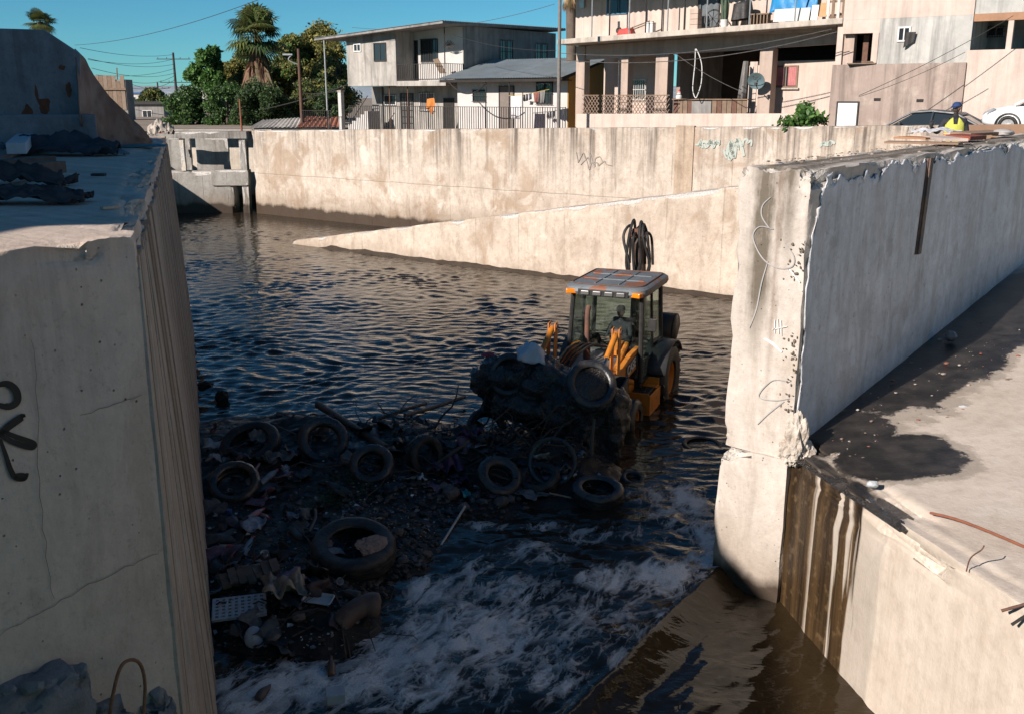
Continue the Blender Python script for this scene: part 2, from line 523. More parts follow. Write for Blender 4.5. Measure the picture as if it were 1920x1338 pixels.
conc_right = concrete('right_wall_concrete', (.55, .49, .43), (.45, .395, .34), ztop=5.25, zr=3.3, streak=.25, u=(.775, -.63, 0), lines=0, pits=.65,
                      mott=.38, patch=[((.36, .29, .22), .9, .6, .35)], chipcol=(.66, .61, .54),
                      stains=[((2.98, 11.67), .17, 2.9, 3.7, (.11, .09, .065), .95), ((3.22, 11.5), .13, 3.8, 4.9, (.10, .08, .055), .9), ((3.12, 11.57), .05, 1.8, 3.4, (.16, .11, .08), .6)], water=.1)
conc_inner = concrete('white_washed_concrete', (.61, .62, .64), (.51, .515, .53), ztop=5.4, zr=5, streak=.3, streakcol=(.14, .125, .115), u=(.63, .775, 0), lines=0, pits=.8, mott=.5,
                      patch=[((.30, .28, .26), 1.2, .58, .5), ((.22, .19, .17), 3.5, .64, .5), ((.42, .38, .34), .7, .56, .4)], chipcol=(.74, .72, .69))
conc_slab = concrete('slab_concrete', (.55, .49, .42), (.46, .405, .34), ztop=9, zr=3, streak=.1, u=(.21, -.98, 0), lines=0, pits=.6, mott=.35,
                     chipcol=(.58, .52, .45))
conc_old = concrete('old_grey_concrete', (.36, .34, .31), (.26, .24, .21), ztop=4.3, zr=3, streak=.8, u=(1, 0, 0), lines=1.3, water=.5, pits=.4, mott=.5)
conc_pale = concrete('pale_concrete', (.62, .55, .46), (.5, .44, .36), ztop=4.3, zr=3, streak=.5, u=(1, 0, 0), lines=1.6, water=.5, pits=.3, mott=.3)

# ---- left wall
A = Vector((-2.69, 7.0)); TL = 5.05
Gp = A-Vector((.6, .8))*5.0
B = A+Vector((-.31, .95))*19.0
def left_warp(P):
    # slow bow of the shuttering in the long face
    P = P.copy()
    return P
lw = thing('channel_wall', 'massive shaded concrete wall at the left edge of the channel, black graffiti on its near face', 'wall', (-5, 8, 0))
rough_block('wall_body', conc_left, [Gp, A, B, Vector((-22, 20))], -1.2, TL, base=.3, edge=.035, Rr=.42, amp=.012, chip=.13, thr=.42, freq=3.2, seed=3, parent=lw, chipR=.24, vchip=.04)
# board-marked facing: planks' imprints left and right of each other, each a little proud or shy
n_ = Vector((.95, .31)); t_ = Vector((-.31, .95))
s = .004
mb = MB(); k = 0
while s < 18.9:
    wd = rng.choice((.05, .09, .14, .22, .3))*rng.uniform(.8, 1.2)*(1+s*.04)
    off = .012+rng.uniform(0, .016)
    p0 = A+t_*s; p1 = A+t_*(s+wd-.006)
    zt = TL-.16-abs(rng.gauss(0, .05))
    q = [p0+n_*-.05, p1+n_*-.05, p1+n_*(off+rng.uniform(-.004, .004)), p0+n_*off]
    mb.hexa([(*(p+n_*(.30*min(1, (s+(wd if kq in (1, 2) else 0))/1.6) if kq > 1 else 0)), -1.1) for kq, p in enumerate(q)], [(*p, zt+rng.uniform(-.02, .02)) for p in q])
    s += wd; k += 1
tag(mb.build('board_marked_face', conc_board, lw), kind='stuff')

ink = pm('black_spray_paint', (.012, .011, .011), (.025, .023, .022), 9, .55, 0)
def on_left(px, py, lift=.016):
    # point of the near face of the left wall under a photo point
    r = ray(px, py); nf = Vector((.8, -.6, 0)); p0 = Vector((A.x, A.y, 0))+nf*lift
    t = (p0-Vector((0, 0, CAMZ))).dot(nf)/r.dot(nf)
    return Vector((0, 0, CAMZ))+r*t
def ribbon(mb, pts, nrm, wd, taper=True):
    pts = [Vector(p) for p in pts]; nrm = Vector(nrm); L = []; m = len(pts)
    for i, p in enumerate(pts):
        d = (pts[min(i+1, m-1)]-pts[max(i-1, 0)]).normalized()
        sd = d.cross(nrm).normalized()*wd*.5*(1 if not taper else (.55+.45*math.sin(math.pi*min(1, (i+.6)/m*1.0))))
        L += [p+sd, p-sd]
    mb.add(L, [(2*i, 2*i+1, 2*i+3, 2*i+2) for i in range(m-1)])
def bez(pts, n=12):
    """smooth curve through points"""
    pts = [Vector(p) for p in pts]; out = []
    for i in range(len(pts)-1):
        p0 = pts[max(i-1, 0)]; p1 = pts[i]; p2 = pts[i+1]; p3 = pts[min(i+2, len(pts)-1)]
        for k in range(n):
            t = k/n
            out.append(.5*((2*p1)+(p2-p0)*t+(2*p0-5*p1+4*p2-p3)*t*t+(3*p1-p0-3*p2+p3)*t**3))
    out.append(pts[-1]); return out
mb = MB()
for st, wd in (([(-8, 722), (14, 719), (30, 732), (32, 752), (16, 762), (-8, 757)], .052), ([(-10, 822), (15, 800), (40, 782), (43, 781)], .055),
               ([(-10, 806), (20, 826), (58, 838), (62, 830), (30, 818), (2, 806)], .04), ([(0, 822), (10, 850), (20, 880), (30, 895), (46, 897), (52, 886)], .035), ([(28, 893), (50, 893)], .055)):
    ribbon(mb, [on_left(x, y) for x, y in bez([(x, y, 0) for x, y in st], 6) for x, y in [(x, y)]] if False else [on_left(p.x, p.y) for p in bez([(x, y, 0) for x, y in st], 6)], (.8, -.6, 0), wd)
mb.build('graffiti', ink, lw)
# hairline cracks of the near face
mb = MB()
for st in ([(0, 1190), (70, 1150), (150, 1105), (235, 1062), (290, 1040), (306, 1028)], [(150, 780), (215, 758), (268, 738)], [(60, 640), (70, 760), (72, 900), (88, 1040), (100, 1120)]):
    pts = [on_left(p.x+rng.uniform(-3, 3), p.y+rng.uniform(-3, 3), .0135) for p in bez([(x, y, 0) for x, y in st], 5)]
    ribbon(mb, pts, (.8, -.6, 0), .0045)
tag(mb.build('crack', pm('crack_dark', (.24, .185, .15), None, 8, .9, 0), lw), kind='stuff')

# ---- right wall with its sunlit end
P0 = Vector((2.7, 11.9)); P1 = Vector((3.40, 11.33)); dR = Vector((.63, .775)).normalized(); nR = Vector((.775, -.63)).normalized()
P2 = P1+dR*15; P3 = P0+dR*15
rw = thing('channel_wall', 'thick concrete dividing wall right of the digger, sunlit end face, whitewashed shaded side', 'wall', (5, 14, 0))
rough_block('wall_body', conc_right, [P0, P1, P2, P3], 1.70, 5.2, base=.22, edge=.03, Rr=.36, amp=.011, chip=.15, thr=.47, freq=2.6, seed=11, parent=rw, chipR=.24, vchip=.22)
# whitewash skin of the long side, thin coat with a ragged upper edge and a bitten near corner
us = [i*.05 for i in range(0, 60)]+[3+i*.09 for i in range(0, 132)]; zs = [1.55+i*.12 for i in range(0, 25)]+[4.5+i*.045 for i in range(1, 17)]
pts = np.array([[P1.x+dR.x*u, P1.y+dR.y*u, z] for u in us for z in zs])
nn = fbm(pts*2.4, 77, 4); n2 = vnoise(pts*11, 5)
U_ = np.array([u for u in us for z in zs]); Z_ = np.array([z for u in us for z in zs])
topz = 5.2-.16*np.clip((nn-.42)*5, 0, 1)-.05*n2-.09*np.clip((fbm(pts*9, 39, 3)-.42)*5, 0, 1)
corner = .03+.05*np.clip((fbm(pts*13, 29, 3)-.35)*3, 0, 1)+np.clip(.55*(Z_-4.15), 0, .5)*np.clip((fbm(pts*3.3, 9, 3)-.2)*2.2, 0, 1)+.06*np.clip((fbm(pts*5, 19, 3)-.45)*6, 0, 1)
Zc = np.minimum(Z_, topz); Uc = np.maximum(U_, corner)
skin = .008+.006*(nn-.5)
pts = np.stack([P1.x+dR.x*Uc+nR.x*skin, P1.y+dR.y*Uc+nR.y*skin, Zc], axis=1)
mb = MB(); nz = len(zs)
mb.add(pts.tolist(), [(i*nz+j, (i+1)*nz+j, (i+1)*nz+j+1, i*nz+j+1) for i in range(len(us)-1) for j in range(nz-1)])
o = mb.build('whitewash_coat', conc_inner, rw, 'all')
o.modifiers.new('solid', 'SOLIDIFY').thickness = .012
o.modifiers['solid'].offset = -1
# footing block under the end
n_end = -dR
f0 = P0+n_end*.045+nR*-.05; f1 = P1+n_end*.045
rough_block('footing', conc_right, [f0, f1-nR*.012, f1-nR*.012+dR*3, f0+dR*3], -1.2, 1.715, base=.2, edge=.04, Rr=.3, amp=.014, chip=.11, thr=.45, seed=21, parent=rw, chipR=.2, vchip=.3)
# broken lump at the corner of the foot
mb = MB()
c = P1+dR*-.02+nR*.06
mb.blob((c.x, c.y, 2.0), (.13, .12, .36), 5, .5, 4, 2.6)
mb.blob((c.x+.08, c.y+.06, 1.82), (.17, .15, .17), 9, .5, 4, 2.6)
mb.blob((c.x-.06, c.y-.02, 1.85), (.15, .11, .16), 12, .5, 4, 2.6)
rub = pm('broken_concrete', (.58, .52, .45), (.40, .34, .28), 6, .95, .02, 22, dirt=(.2, .14, .09), dirtamt=.5)
mb.build('broken_corner', rub, rw, False)
# eroded honeycomb pits low on the end's right edge
mb = MB()
for _ in range(85):
    z = rng.uniform(2.3, 3.35) if rng.random() < .72 else rng.uniform(3.9, 4.4)
    q = 1-abs(rng.gauss(0, .11))-.02*(z > 3.8)
    if q > .985 or q < .5: continue
    p = P0.lerp(P1, q)+n_end*.012
    mb.blob((p.x, p.y, z), (rng.uniform(.004, .02), rng.uniform(.004, .02), rng.uniform(.005, .024)), rng.randrange(99), .6, 1, 1.6)
tag(mb.build('erosion_pits', pm('pit_dark', (.20, .16, .125), (.12, .095, .07), 8, .95, .006), rw), kind='stuff')
# recessed timber / steel strip in the long side
mb = MB()
for s0, s1, z0, z1, dd in ((4.1, 4.24, 3.75, 5.13, .055), (4.24, 4.27, 3.75, 5.13, .03), (4.07, 4.10, 3.75, 5.13, .03)):
    a = P1+dR*s0+nR*.012; b = P1+dR*s1+nR*.012
    sh = dR*-.13
    q0 = [a+sh, b+sh, b+sh+nR*dd, a+sh+nR*dd]; q1 = [a, b, b+nR*dd, a+nR*dd]
    mb.hexa([(*p, z0) for p in q0], [(*p, z1) for p in q1])
mb.build('rusty_strip', pm('rusty_strip_steel', (.07, .055, .05), (.16, .09, .055), 6, .7, .004, dirt=(.02, .018, .018)), rw)
# faded spray-can loops on the sunlit end
grf = pm('faded_blue_grey_spray', (.31, .305, .30), (.40, .375, .34), 4, .8, 0)
def on_end(px, py, lift=.016):
    r = ray(px, py); nf = Vector((n_end.x, n_end.y, 0)); p0 = Vector((P0.x, P0.y, 0))+nf*lift
    t = (p0-Vector((0, 0, CAMZ))).dot(nf)/r.dot(nf)
    return Vector((0, 0, CAMZ))+r*t
mb = MB()
for st in ([(1445, 370), (1430, 385), (1428, 405), (1440, 425), (1447, 430)], [(1450, 430), (1425, 425), (1412, 440), (1418, 465), (1435, 490), (1460, 503), (1485, 500), (1488, 480), (1470, 455)],
           [(1440, 490), (1428, 530), (1418, 580), (1405, 615)], [(1480, 715), (1450, 712), (1428, 730), (1424, 745), (1455, 750), (1480, 746)], [(1470, 752), (1440, 775), (1420, 795)]):
    ribbon(mb, [on_end(p.x, p.y) for p in bez([(x, y, 0) for x, y in st], 6)], (n_end.x, n_end.y, 0), .016)
mb.build('graffiti', grf, rw)
mb = MB()
for st, wd in (([(1432, 634), (1450, 645), (1466, 660)], .035), ([(1452, 600), (1453, 625)], .012), ([(1458, 598), (1460, 626)], .012), ([(1464, 600), (1465, 630)], .012), ([(1447, 618), (1476, 612)], .012), ([(1480, 505), (1500, 530)], .02)):
    ribbon(mb, [on_end(p.x, p.y, .019) for p in bez([(x, y, 0) for x, y in st], 5)], (n_end.x, n_end.y, 0), wd)
mb.build('white_paint_dabs', pm('white_paint_dab', (.74, .71, .68), None, 8, .8, 0), rw)

# ---- the floor of the side channel, one cast slab with a broken, weeping edge
def slab_material():
    t = NT('side_channel_floor')
    base = concrete('tmp_slab', (.56, .49, .415), (.47, .40, .335), ztop=9, zr=3, streak=0, u=(.21, -.98, 0), lines=0, pits=.6, mott=.45, chipcol=(.60, .54, .46))
    return base
t = NT('side_channel_floor')
x, y, z = t.sep(t.pos)
big = t.mr(t.noise(t.pos, .7, 7, .62), .36, .66)
col = t.mix(big, (.57, .49, .41), (.47, .395, .32))
fine = t.noise(t.pos, 7, 6, .65)
col = t.mix(t.mr(fine, .45, .75, 0, .4), col, (.27, .215, .165))
col = t.mix(t.mr(t.noise(t.pos, 2.3, 5), .52, .72, 0, .4), col, (.62, .56, .48))
vv = t.dot(t.pos, (-.21, .98, 0))
fc = t.comb(t.math('MULTIPLY', vv, 7), t.math('MULTIPLY', z, .22), 0)
fs = t.noise(fc, 1, 5, .6)
fs3 = t.noise(t.comb(t.math('MULTIPLY', vv, 2.2), t.math('MULTIPLY', z, .35), 7), 1, 3, .5)
side = t.mr(z, 1.55, 1.70, 1, 0)
col = t.mix(t.math('MULTIPLY', side, t.mr(fs, .4, .7, 0, .3)), col, (.34, .27, .2))
# wet weeping stain on the front face: a band along the edge, with dry fingers inside it
def along(px, py, zz): 
    p = at_z(px, py, zz); return -.21*p.x+.98*p.y
vA = 10.3      # right end of the dark weeping band, in metres along the face
wb = t.math('ADD', vv, t.math('MULTIPLY', t.math('SUBTRACT', fs3, .5), 1.25))
wb = t.math('ADD', wb, t.math('MULTIPLY', t.math('SUBTRACT', fs, .5), .55))
wetf = t.mr(wb, 8.84, 8.92)
fing = t.mr(t.noise(t.comb(t.math('MULTIPLY', vv, 3.3), t.math('MULTIPLY', z, .12), 3.3), 1, 4, .55), .55, .585, 1, .0)
fing = t.math('MAXIMUM', fing, t.mr(vv, 9.75, 9.85))
wetf = t.math('MULTIPLY', wetf, fing)
halo = t.math('MULTIPLY', t.mr(wb, 8.35, 8.50), t.math('SUBTRACT', 1, wetf))
col = t.mix(t.math('MULTIPLY', t.math('MULTIPLY', halo, side), .45), col, (.26, .235, .20))
sidew = t.math('MULTIPLY', wetf, t.mr(z, 1.86, 1.80, 0, 1))
wcol = t.mix(t.mr(fs, .35, .62), (.085, .05, .022), (.02, .013, .008))
wcol = t.mix(t.mr(z, 1.2, 1.9, 0, .8), wcol, (.014, .010, .008))
wcol = t.mix(t.mr(t.noise(t.pos, 9, 4), .55, .7, 0, .5), wcol, (.16, .10, .05))
col = t.mix(sidew, col, wcol)
# puddle and damp on the floor
def band(cx, cy, ang, la, lb):
    dx = t.math('SUBTRACT', x, cx); dy = t.math('SUBTRACT', y, cy)
    a = t.math('DIVIDE', t.math('ADD', t.math('MULTIPLY', dx, math.cos(ang)), t.math('MULTIPLY', dy, math.sin(ang))), la)
    b = t.math('DIVIDE', t.math('ADD', t.math('MULTIPLY', dx, -math.sin(ang)), t.math('MULTIPLY', dy, math.cos(ang))), lb)
    return t.math('SQRT', t.math('ADD', t.math('MULTIPLY', a, a), t.math('MULTIPLY', b, b)))
edgen = t.math('MULTIPLY', t.math('SUBTRACT', t.noise(t.vadd(t.pos, t.vmul(t.comb(t.noise(t.pos, 9, 4, .7), t.noise(t.pos, 7, 4, .7), 0), (.35, .35, 0))), 1.5, 9, .72), .5), 1.05)
p_1 = at_z(1700, 850, 2.0); p_2 = at_z(1640, 800, 2.0); p_3 = at_z(1780, 720, 2.3); p_4 = at_z(1900, 600, 2.6)
b1 = band(p_1.x-.05, p_1.y+.05, .25, .82, .66)
b2 = band(p_2.x-.35, p_2.y+.05, .85, .9, .55)
b3 = band(p_4.x-.6, p_4.y+.4, math.atan2(.775, .63), 4.6, 1.0)
bm_ = t.math('MINIMUM', t.math('MINIMUM', b1, b2), b3)
wet = t.mr(t.math('ADD', bm_, edgen), .93, .99, 1, 0)
damp = t.mr(t.math('ADD', bm_, edgen), 1.1, 1.2, 1, 0)
top = t.mr(z, 1.72, 1.84)
# the wet lip above the weeping band
lip_d = t.math('SUBTRACT', x, t.math('MULTIPLY_ADD', y, -.2142, 5.83))
lip = t.math('MULTIPLY', t.mr(t.math('ADD', lip_d, t.math('MULTIPLY', edgen, .35)), .17, .24, 1, 0), t.mr(wb, 8.72, 8.8))
wet = t.math('MAXIMUM', t.math('MULTIPLY', wet, top), t.math('MULTIPLY', lip, top))
speck = t.math('MULTIPLY', t.mr(t.noise(t.pos, 26, 3, .7), .68, .72), t.mr(t.noise(t.pos, 2, 3), .42, .6))
wetcol = t.mix(t.mr(t.noise(t.pos, 3, 5), .4, .66), (.018, .015, .013), (.05, .042, .036))
wetcol = t.mix(speck, wetcol, (.38, .34, .29))
col = t.mix(t.math('MULTIPLY', t.math('MULTIPLY', damp, top), .55), col, (.20, .165, .13))
col = t.mix(wet, col, wetcol)
ch = t.math('MULTIPLY', t.attr('chip'), t.math('SUBTRACT', 1, t.math('MAXIMUM', sidew, wet)))
chm = t.mr(t.math('ADD', ch, t.math('MULTIPLY', t.math('SUBTRACT', fine, .5), .4)), .22, .34)
col = t.mix(t.math('MULTIPLY', chm, .8), col, t.mix(t.mr(t.noise(t.pos, 20, 4), .35, .7), (.62, .55, .47), (.36, .29, .22)))
rg = t.mr(t.math('MAXIMUM', wet, t.math('MULTIPLY', sidew, .9)), 0, 1, .85, .28)
pv = t.voro(t.pos, 11)
h = t.math('ADD', t.math('MULTIPLY', fine, .4), t.math('MULTIPLY', t.noise(t.pos, 24, 4, .7), .3))
h = t.math('ADD', h, t.math('MULTIPLY', t.math('MULTIPLY', fs, side), .5))
slab_mat = t.done(col, rg, t.bump(h, .02, .8), 0, .35)
S0 = Vector((3.39, 11.48)); S1 = Vector((4.62, 5.7))
floor = rough_block('channel_floor', slab_mat, [S0, S1, Vector((24, 8)), Vector((13.2, 23.5))], -1.3, [1.84, 1.95, 2.5, 3.05], base=.3, edge=.035, Rr=.5, amp=.016, chip=.20, thr=.45, freq=2.2, seed=31, chipR=.45, cs=(1, .15, 0, 0), vchip=0)
floor['kind'] = 'structure'

# ---- far wall
W0 = Vector((-13.5, 52.4)); W1 = Vector((22, 26.1)); wd_ = (W1-W0).normalized(); wn = Vector((-wd_.y, wd_.x))
if wn.y < 0: wn = -wn
fw = thing('channel_wall', 'long sunlit stained concrete wall across the far side of the water, houses above it', 'wall', (0, 42, 0))
rough_block('wall_body', conc_far, [W0, W1, W1+wn*.4, W0+wn*.4], -1, [4.27, 5.35, 5.35, 4.27], base=.5, edge=.06, Rr=.3, amp=.02, chip=.05, thr=.5, seed=41, parent=fw, chipR=.14)
mb = MB()
def on_far(px, py, lift=.03):
    r = ray(px, py); nf = Vector((-wn.x, -wn.y, 0)); p0 = Vector((W0.x, W0.y, 0))+nf*lift
    t = (p0-Vector((0, 0, CAMZ))).dot(nf)/r.dot(nf)
    return Vector((0, 0, CAMZ))+r*t
a = on_far(1266, 300, 0); b = on_far(1300, 300, 0)
q = [a.xy-wn*.05, b.xy-wn*.05, b.xy+wn*.1, a.xy+wn*.1]
mb.hexa([(*p, -1) for p in q], [(*p, 4.93) for p in q])
mb.build('pilaster', concrete('pilaster_concrete', (.46, .36, .27), (.37, .28, .2), ztop=5, zr=4, streak=.6, u=(.803, -.595, 0), lines=0, water=.5, pits=.4), fw)
ggreen = pm('pale_green_spray', (.36, .41, .36), (.44, .45, .39), 5, .85, 0)
ggrey = pm('grey_spray', (.24, .21, .18), (.34, .29, .24), 6, .85, 0)
mb = MB(); mb2 = MB()
r2 = random.Random(3)
def scribble(mb, x0, y0, x1, y1, n, wd):
    pts = [(x0+(x1-x0)*i/n+r2.uniform(-4, 4), (y0+y1)/2+r2.uniform(-1, 1)*(y1-y0)/2, 0) for i in range(n+1)]
    ribbon(mb, [on_far(p.x, p.y) for p in bez(pts, 4)], (-wn.x, -wn.y, 0), wd)
for args in ((1306, 262, 1350, 278, 12, .11), (1308, 264, 1346, 276, 9, .13), (1358, 258, 1384, 298, 9, .14), (1362, 262, 1392, 294, 7, .16), (1392, 262, 1412, 276, 5, .1), (1538, 262, 1562, 276, 8, .15)):
    scribble(mb, *args)
for args in ((1080, 285, 1130, 315, 12, .045), (1090, 300, 1145, 325, 8, .05), (1276, 262, 1292, 278, 6, .05), (1278, 302, 1290, 316, 5, .05), (1700, 236, 1745, 250, 12, .04)):
    scribble(mb2, *args)
mb.build('graffiti', ggreen, fw); mb2.build('graffiti', ggrey, fw)

# ---- sloping wedge wall
E0 = Vector((-9.3, 41.28)); E1 = Vector((10.2, 27.16)); ed = (E1-E0).normalized(); en = Vector((-ed.y, ed.x))
if en.y < 0: en = -en
ww = thing('ramp_wall', 'sunlit concrete wall with a top sloping down into the water behind the digger', 'wall', (0, 34, 0))
rough_block('wall_body', conc_wedge, [E0, E1, E1+en*.55, E0+en*.55], -1, [.12, 4.12, 4.12, .12], base=.4, edge=.05, Rr=.3, amp=.035, chip=.07, thr=.45, seed=51, parent=ww, chipR=.2)
mb = MB()       # silt shelf along its foot
us = [i/90 for i in range(91)]
pts = []; n_s = 7
for u in us:
    p = E0.lerp(E1, u)
    for j in range(n_s):
        if u < .0: continue
        q = p+en*(.1-j*.10-(.35*j/n_s if u < .2 else 0)*0)
        pts.append((q.x, q.y, .16-.05*j-.3*max(0, 1-u/.10)))
pts = np.array(pts); pts[:, 2] += (fbm(pts*2.2, 61, 4)-.5)*.20
mb.add(pts.tolist(), [(i*n_s+j, (i+1)*n_s+j, (i+1)*n_s+j+1, i*n_s+j+1) for i in range(90) for j in range(n_s-1)])
silt = pm('wet_silt', (.035, .025, .018), (.06, .043, .03), 3, .5, .015)
mb.build('silt_shelf', silt, ww, 'all')

# ---- sluice frame at the far left
gw = thing('sluice_frame', 'old concrete sluice frame with beams and posts at the far left of the pool', 'wall', (-15.8, 51, 0))
def gx(px, Y): return (px-960)/FPX/1.01*Y
mb = MB()
def gbox(x0, x1, Yf, Yb, z0, z1, mt, nm, seed, ch=.08):
    Yf += 1.5; Yb += 1.5; x0 -= .38; x1 -= .38
    rough_block(nm, mt, [(x0, Yf), (x1, Yf), (x1, Yb), (x0, Yb)], z0, z1, base=.5, edge=.08, Rr=.25, amp=.02, chip=ch, thr=.45, seed=seed, parent=gw, chipR=.25)
gbox(-18.4, -14.25, 51.0, 51.9, -1, 2.2, conc_old, 'lower_wall', 3, .2)
gbox(-15.4, -13.45, 50.9, 51.6, 1.45, 2.25, conc_old, 'cross_beam', 4, .05)
gbox(-18.6, -13.4, 50.9, 51.5, 3.86, 4.22, conc_old, 'top_beam', 5, .05)
gbox(-13.85, -13.5, 51.0, 51.6, -1, 3.9, conc_old, 'post', 6, .03)
gbox(-16.95, -16.72, 51.0, 51.3, 2.2, 3.86, conc_pale, 'post', 7, .03)
gbox(-16.70, -14.95, 52.9, 53.2, -1, 3.86, conc_old, 'rear_panel', 8, .03)
gbox(-19.2, -17.0, 52.9, 53.2, -1, 3.86, conc_old, 'rear_panel', 9, .03)
gbox(-19, -13.3, 56.0, 56.4, -1, 4.15, conc_pale, 'rear_wall', 10, .03)

# ================================================================== ground
t = NT('dusty_ground')
col = t.mix(t.mr(t.noise(t.pos, .4, 7, .6), .35, .65), (.30, .245, .19), (.22, .18, .14))
col = t.mix(t.mr(t.noise(t.pos, 3, 6, .6), .45, .7, 0, .5), col, (.15, .12, .09))
dust = t.done(col, .95, t.bump(t.noise(t.pos, 8, 5), .02), 0, .2)
mb = MB()
poly = [(*(W0+wn*.25), 4.1), (*(W1+wn*.25), 4.1), (60, -2, 4.1), (500, 100, 4.1), (500, 1500, 4.1), (-900, 1500, 4.1), (-900, 30, 4.0), (-22, 21, 4.0), (-8.7, 24.8, 4.0), (-18.5, 37.5, 4.0), (-21, 46.5, 4.0), (-21, 56.2, 4.1), (-13.4, 56.2, 4.1)]
mb.add(poly, [tuple(range(len(poly)))])
o = mb.build('street', dust); o['kind'] = 'structure'
mb = MB()      # the fill behind the dividing wall
c0 = P0+dR*1.2; 
fill = [(*(P0+dR*3.2), 4.2), (*(P3), 4.2), (15.5, 30.3, 4.2), (10.4, 34.3, 4.0), (9.6, 28.2, 3.7), (6.6, 24, 3.7)]
mb.prism(fill, (0, 0, -5))
o = mb.build('embankment', dust); o['kind'] = 'structure'
mb = MB(); mb.add([(-40, 4, -1.1), (40, 4, -1.1), (40, 70, -1.1), (-40, 70, -1.1)], [(0, 1, 2, 3)])
o = mb.build('channel_bed', silt); o['kind'] = 'structure'
mb = MB(); mb.bbox((-40, -30, 3.8), (40, 1.6, 4.4)); o = mb.build('unseen_bridge_deck', pm('bridge_concrete', (.50, .44, .37), (.42, .36, .30), 1.2, .9, .006)); o['kind'] = 'structure'  # unseen deck under and behind the camera, added to bounce warm sunlight
# unseen houses left of the bridge, added to shade the wall top and the sill
hs = pm('ochre_render', (.45, .34, .22), (.38, .28, .18), 1, .9, .006)
def unseen_house(p, q, depth, zt, label):  # unseen house
    p = Vector(p); q = Vector(q); d = (q-p).normalized(); n = Vector((-d.y, d.x)); n = n if n.x*(1 if p.x < 0 else -1) < 0 else -n
    root = thing('house', label, 'house', (*((p+q)/2), 4.4), 0)
    mb = MB(); mb.hexa([(*v, 3.0) for v in (p, q, q+n*depth, p+n*depth)], [(*v, zt) for v in (p, q, q+n*depth, p+n*depth)]); mb.build('wall', hs, root)
    a, b = p-d*.3, q+d*.3; mb = MB(); mb.hexa([(*v, zt+.003) for v in (a-n*.25, b-n*.25, b+n*depth, a+n*depth)], [(*v, zt+.18) for v in (a-n*.25, b-n*.25, b+n*depth, a+n*depth)]); mb.build('roof', hs, root)
    L = (q-p).length; k = 0
    for zf in (5.6, 8.4):
        s_ = 1.2
        while s_+1.2 < L and zf+1.3 < zt:
            a = p+d*s_-n*.03; b = p+d*(s_+1.1)-n*.03
            mb = MB(); mb.hexa([(*a, zf), (*b, zf), (*(b+n*.02), zf), (*(a+n*.02), zf)], [(*a, zf+1.2), (*b, zf+1.2), (*(b+n*.02), zf+1.2), (*(a+n*.02), zf+1.2)]); mb.build('window', ink, root); s_ += 3
unseen_house((-14.9, -14), (-12.1, .7), 8, 10.9, 'unseen tall ochre house added for its shade, beside the bridge left of the camera')
unseen_house((-10.3, 1.2), (-12.1, 9.8), 7, 9.9, 'unseen ochre house added for its shade, behind the left channel wall, nearer the bridge')
unseen_house((-12.4, 10.1), (-13.9, 16.2), 8, 10.9, 'unseen ochre house added for its shade, behind the left channel wall, farther up the channel')
hs = plain = pm('cream_bounce_render', (.58, .47, .36), (.50, .40, .30), 1, .9, .006)
unseen_house((16.5, 7), (16.5, -16), 8, 11, 'unseen cream house added to bounce light, on the right bank beside the bridge, facing the channel')  # added as a sunlit reflector for the shaded left wall
# far rise with the town's slope, haze painted into its colour
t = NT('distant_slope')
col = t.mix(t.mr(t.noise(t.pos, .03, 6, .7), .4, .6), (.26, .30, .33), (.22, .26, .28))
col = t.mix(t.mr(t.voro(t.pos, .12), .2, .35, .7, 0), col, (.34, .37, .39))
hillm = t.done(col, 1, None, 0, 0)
us = np.linspace(-900, 900, 91)
mb = MB()
pts = []
for u in us:
    hgt = 6+9*fbm(np.array([[u*.006, 0, 3.3]]), 4, 3)[0]
    pts += [(u, 900, 3), (u, 960, 6+hgt*.8), (u, 1200, 6+hgt)]
mb.add(pts, [(i*3+j, (i+1)*3+j, (i+1)*3+j+1, i*3+j+1) for i in range(90) for j in range(2)])
o = mb.build('hills', hillm, None, 'all'); o['kind'] = 'structure'

# ================================================================== water
lip = [at_z(a, b, 0) for a, b in ((1352, 1052), (1310, 1090), (1262, 1130), (1205, 1190), (1140, 1255), (1080, 1310), (1030, 1360), (960, 1440))]
lipn = np.array([[p.x, p.y] for p in lip])
def lip_dist(X, Y):                     # signed distance past the lip (positive: on the apron side)
    best = np.full(X.shape, 1e9); sg = np.zeros(X.shape)
    for i in range(len(lipn)-1):
        a = lipn[i]; b = lipn[i+1]; d = b-a
        if i == 0: a = a-d*6; d = b-a
        tt = np.clip(((X-a[0])*d[0]+(Y-a[1])*d[1])/(d@d), 0, 1)
        qx = a[0]+d[0]*tt; qy = a[1]+d[1]*tt
        dd = np.hypot(X-qx, Y-qy)
        cr = d[0]*(Y-a[1])-d[1]*(X-a[0])
        m = dd < best
        best = np.where(m, dd, best); sg = np.where(m, np.sign(cr), sg)
    return best*sg
FOAM = [  # photo x, y, spread x, spread y, amount
    (640, 1290, 300, 45, .95), (480, 1320, 90, 40, .9), (760, 1230, 120, 50, .95), (900, 1180, 160, 70, .9), (820, 1110, 70, 35, .75), (960, 1110, 110, 40, .75),
    (1000, 1040, 60, 25, .6), (1100, 1170, 150, 70, .62), (1240, 1080, 100, 30, .95), (1320, 1050, 40, 20, 1.0), (1140, 1090, 90, 30, .7), (1040, 1260, 110, 50, .6), (880, 1290, 160, 45, .55),
    (1290, 940, 40, 30, .95), (1325, 1000, 28, 35, .95), (1260, 970, 45, 25, .7), (1020, 985, 60, 12, .6), (930, 985, 50, 12, .55), (1110, 1000, 70, 18, .55), (1230, 930, 60, 25, .5),
    (900, 1060, 60, 30, .55), (1190, 1010, 90, 30, .42), (1180, 1240, 60, 40, .55), (700, 1200, 70, 30, .7), (560, 1255, 80, 25, .7)]
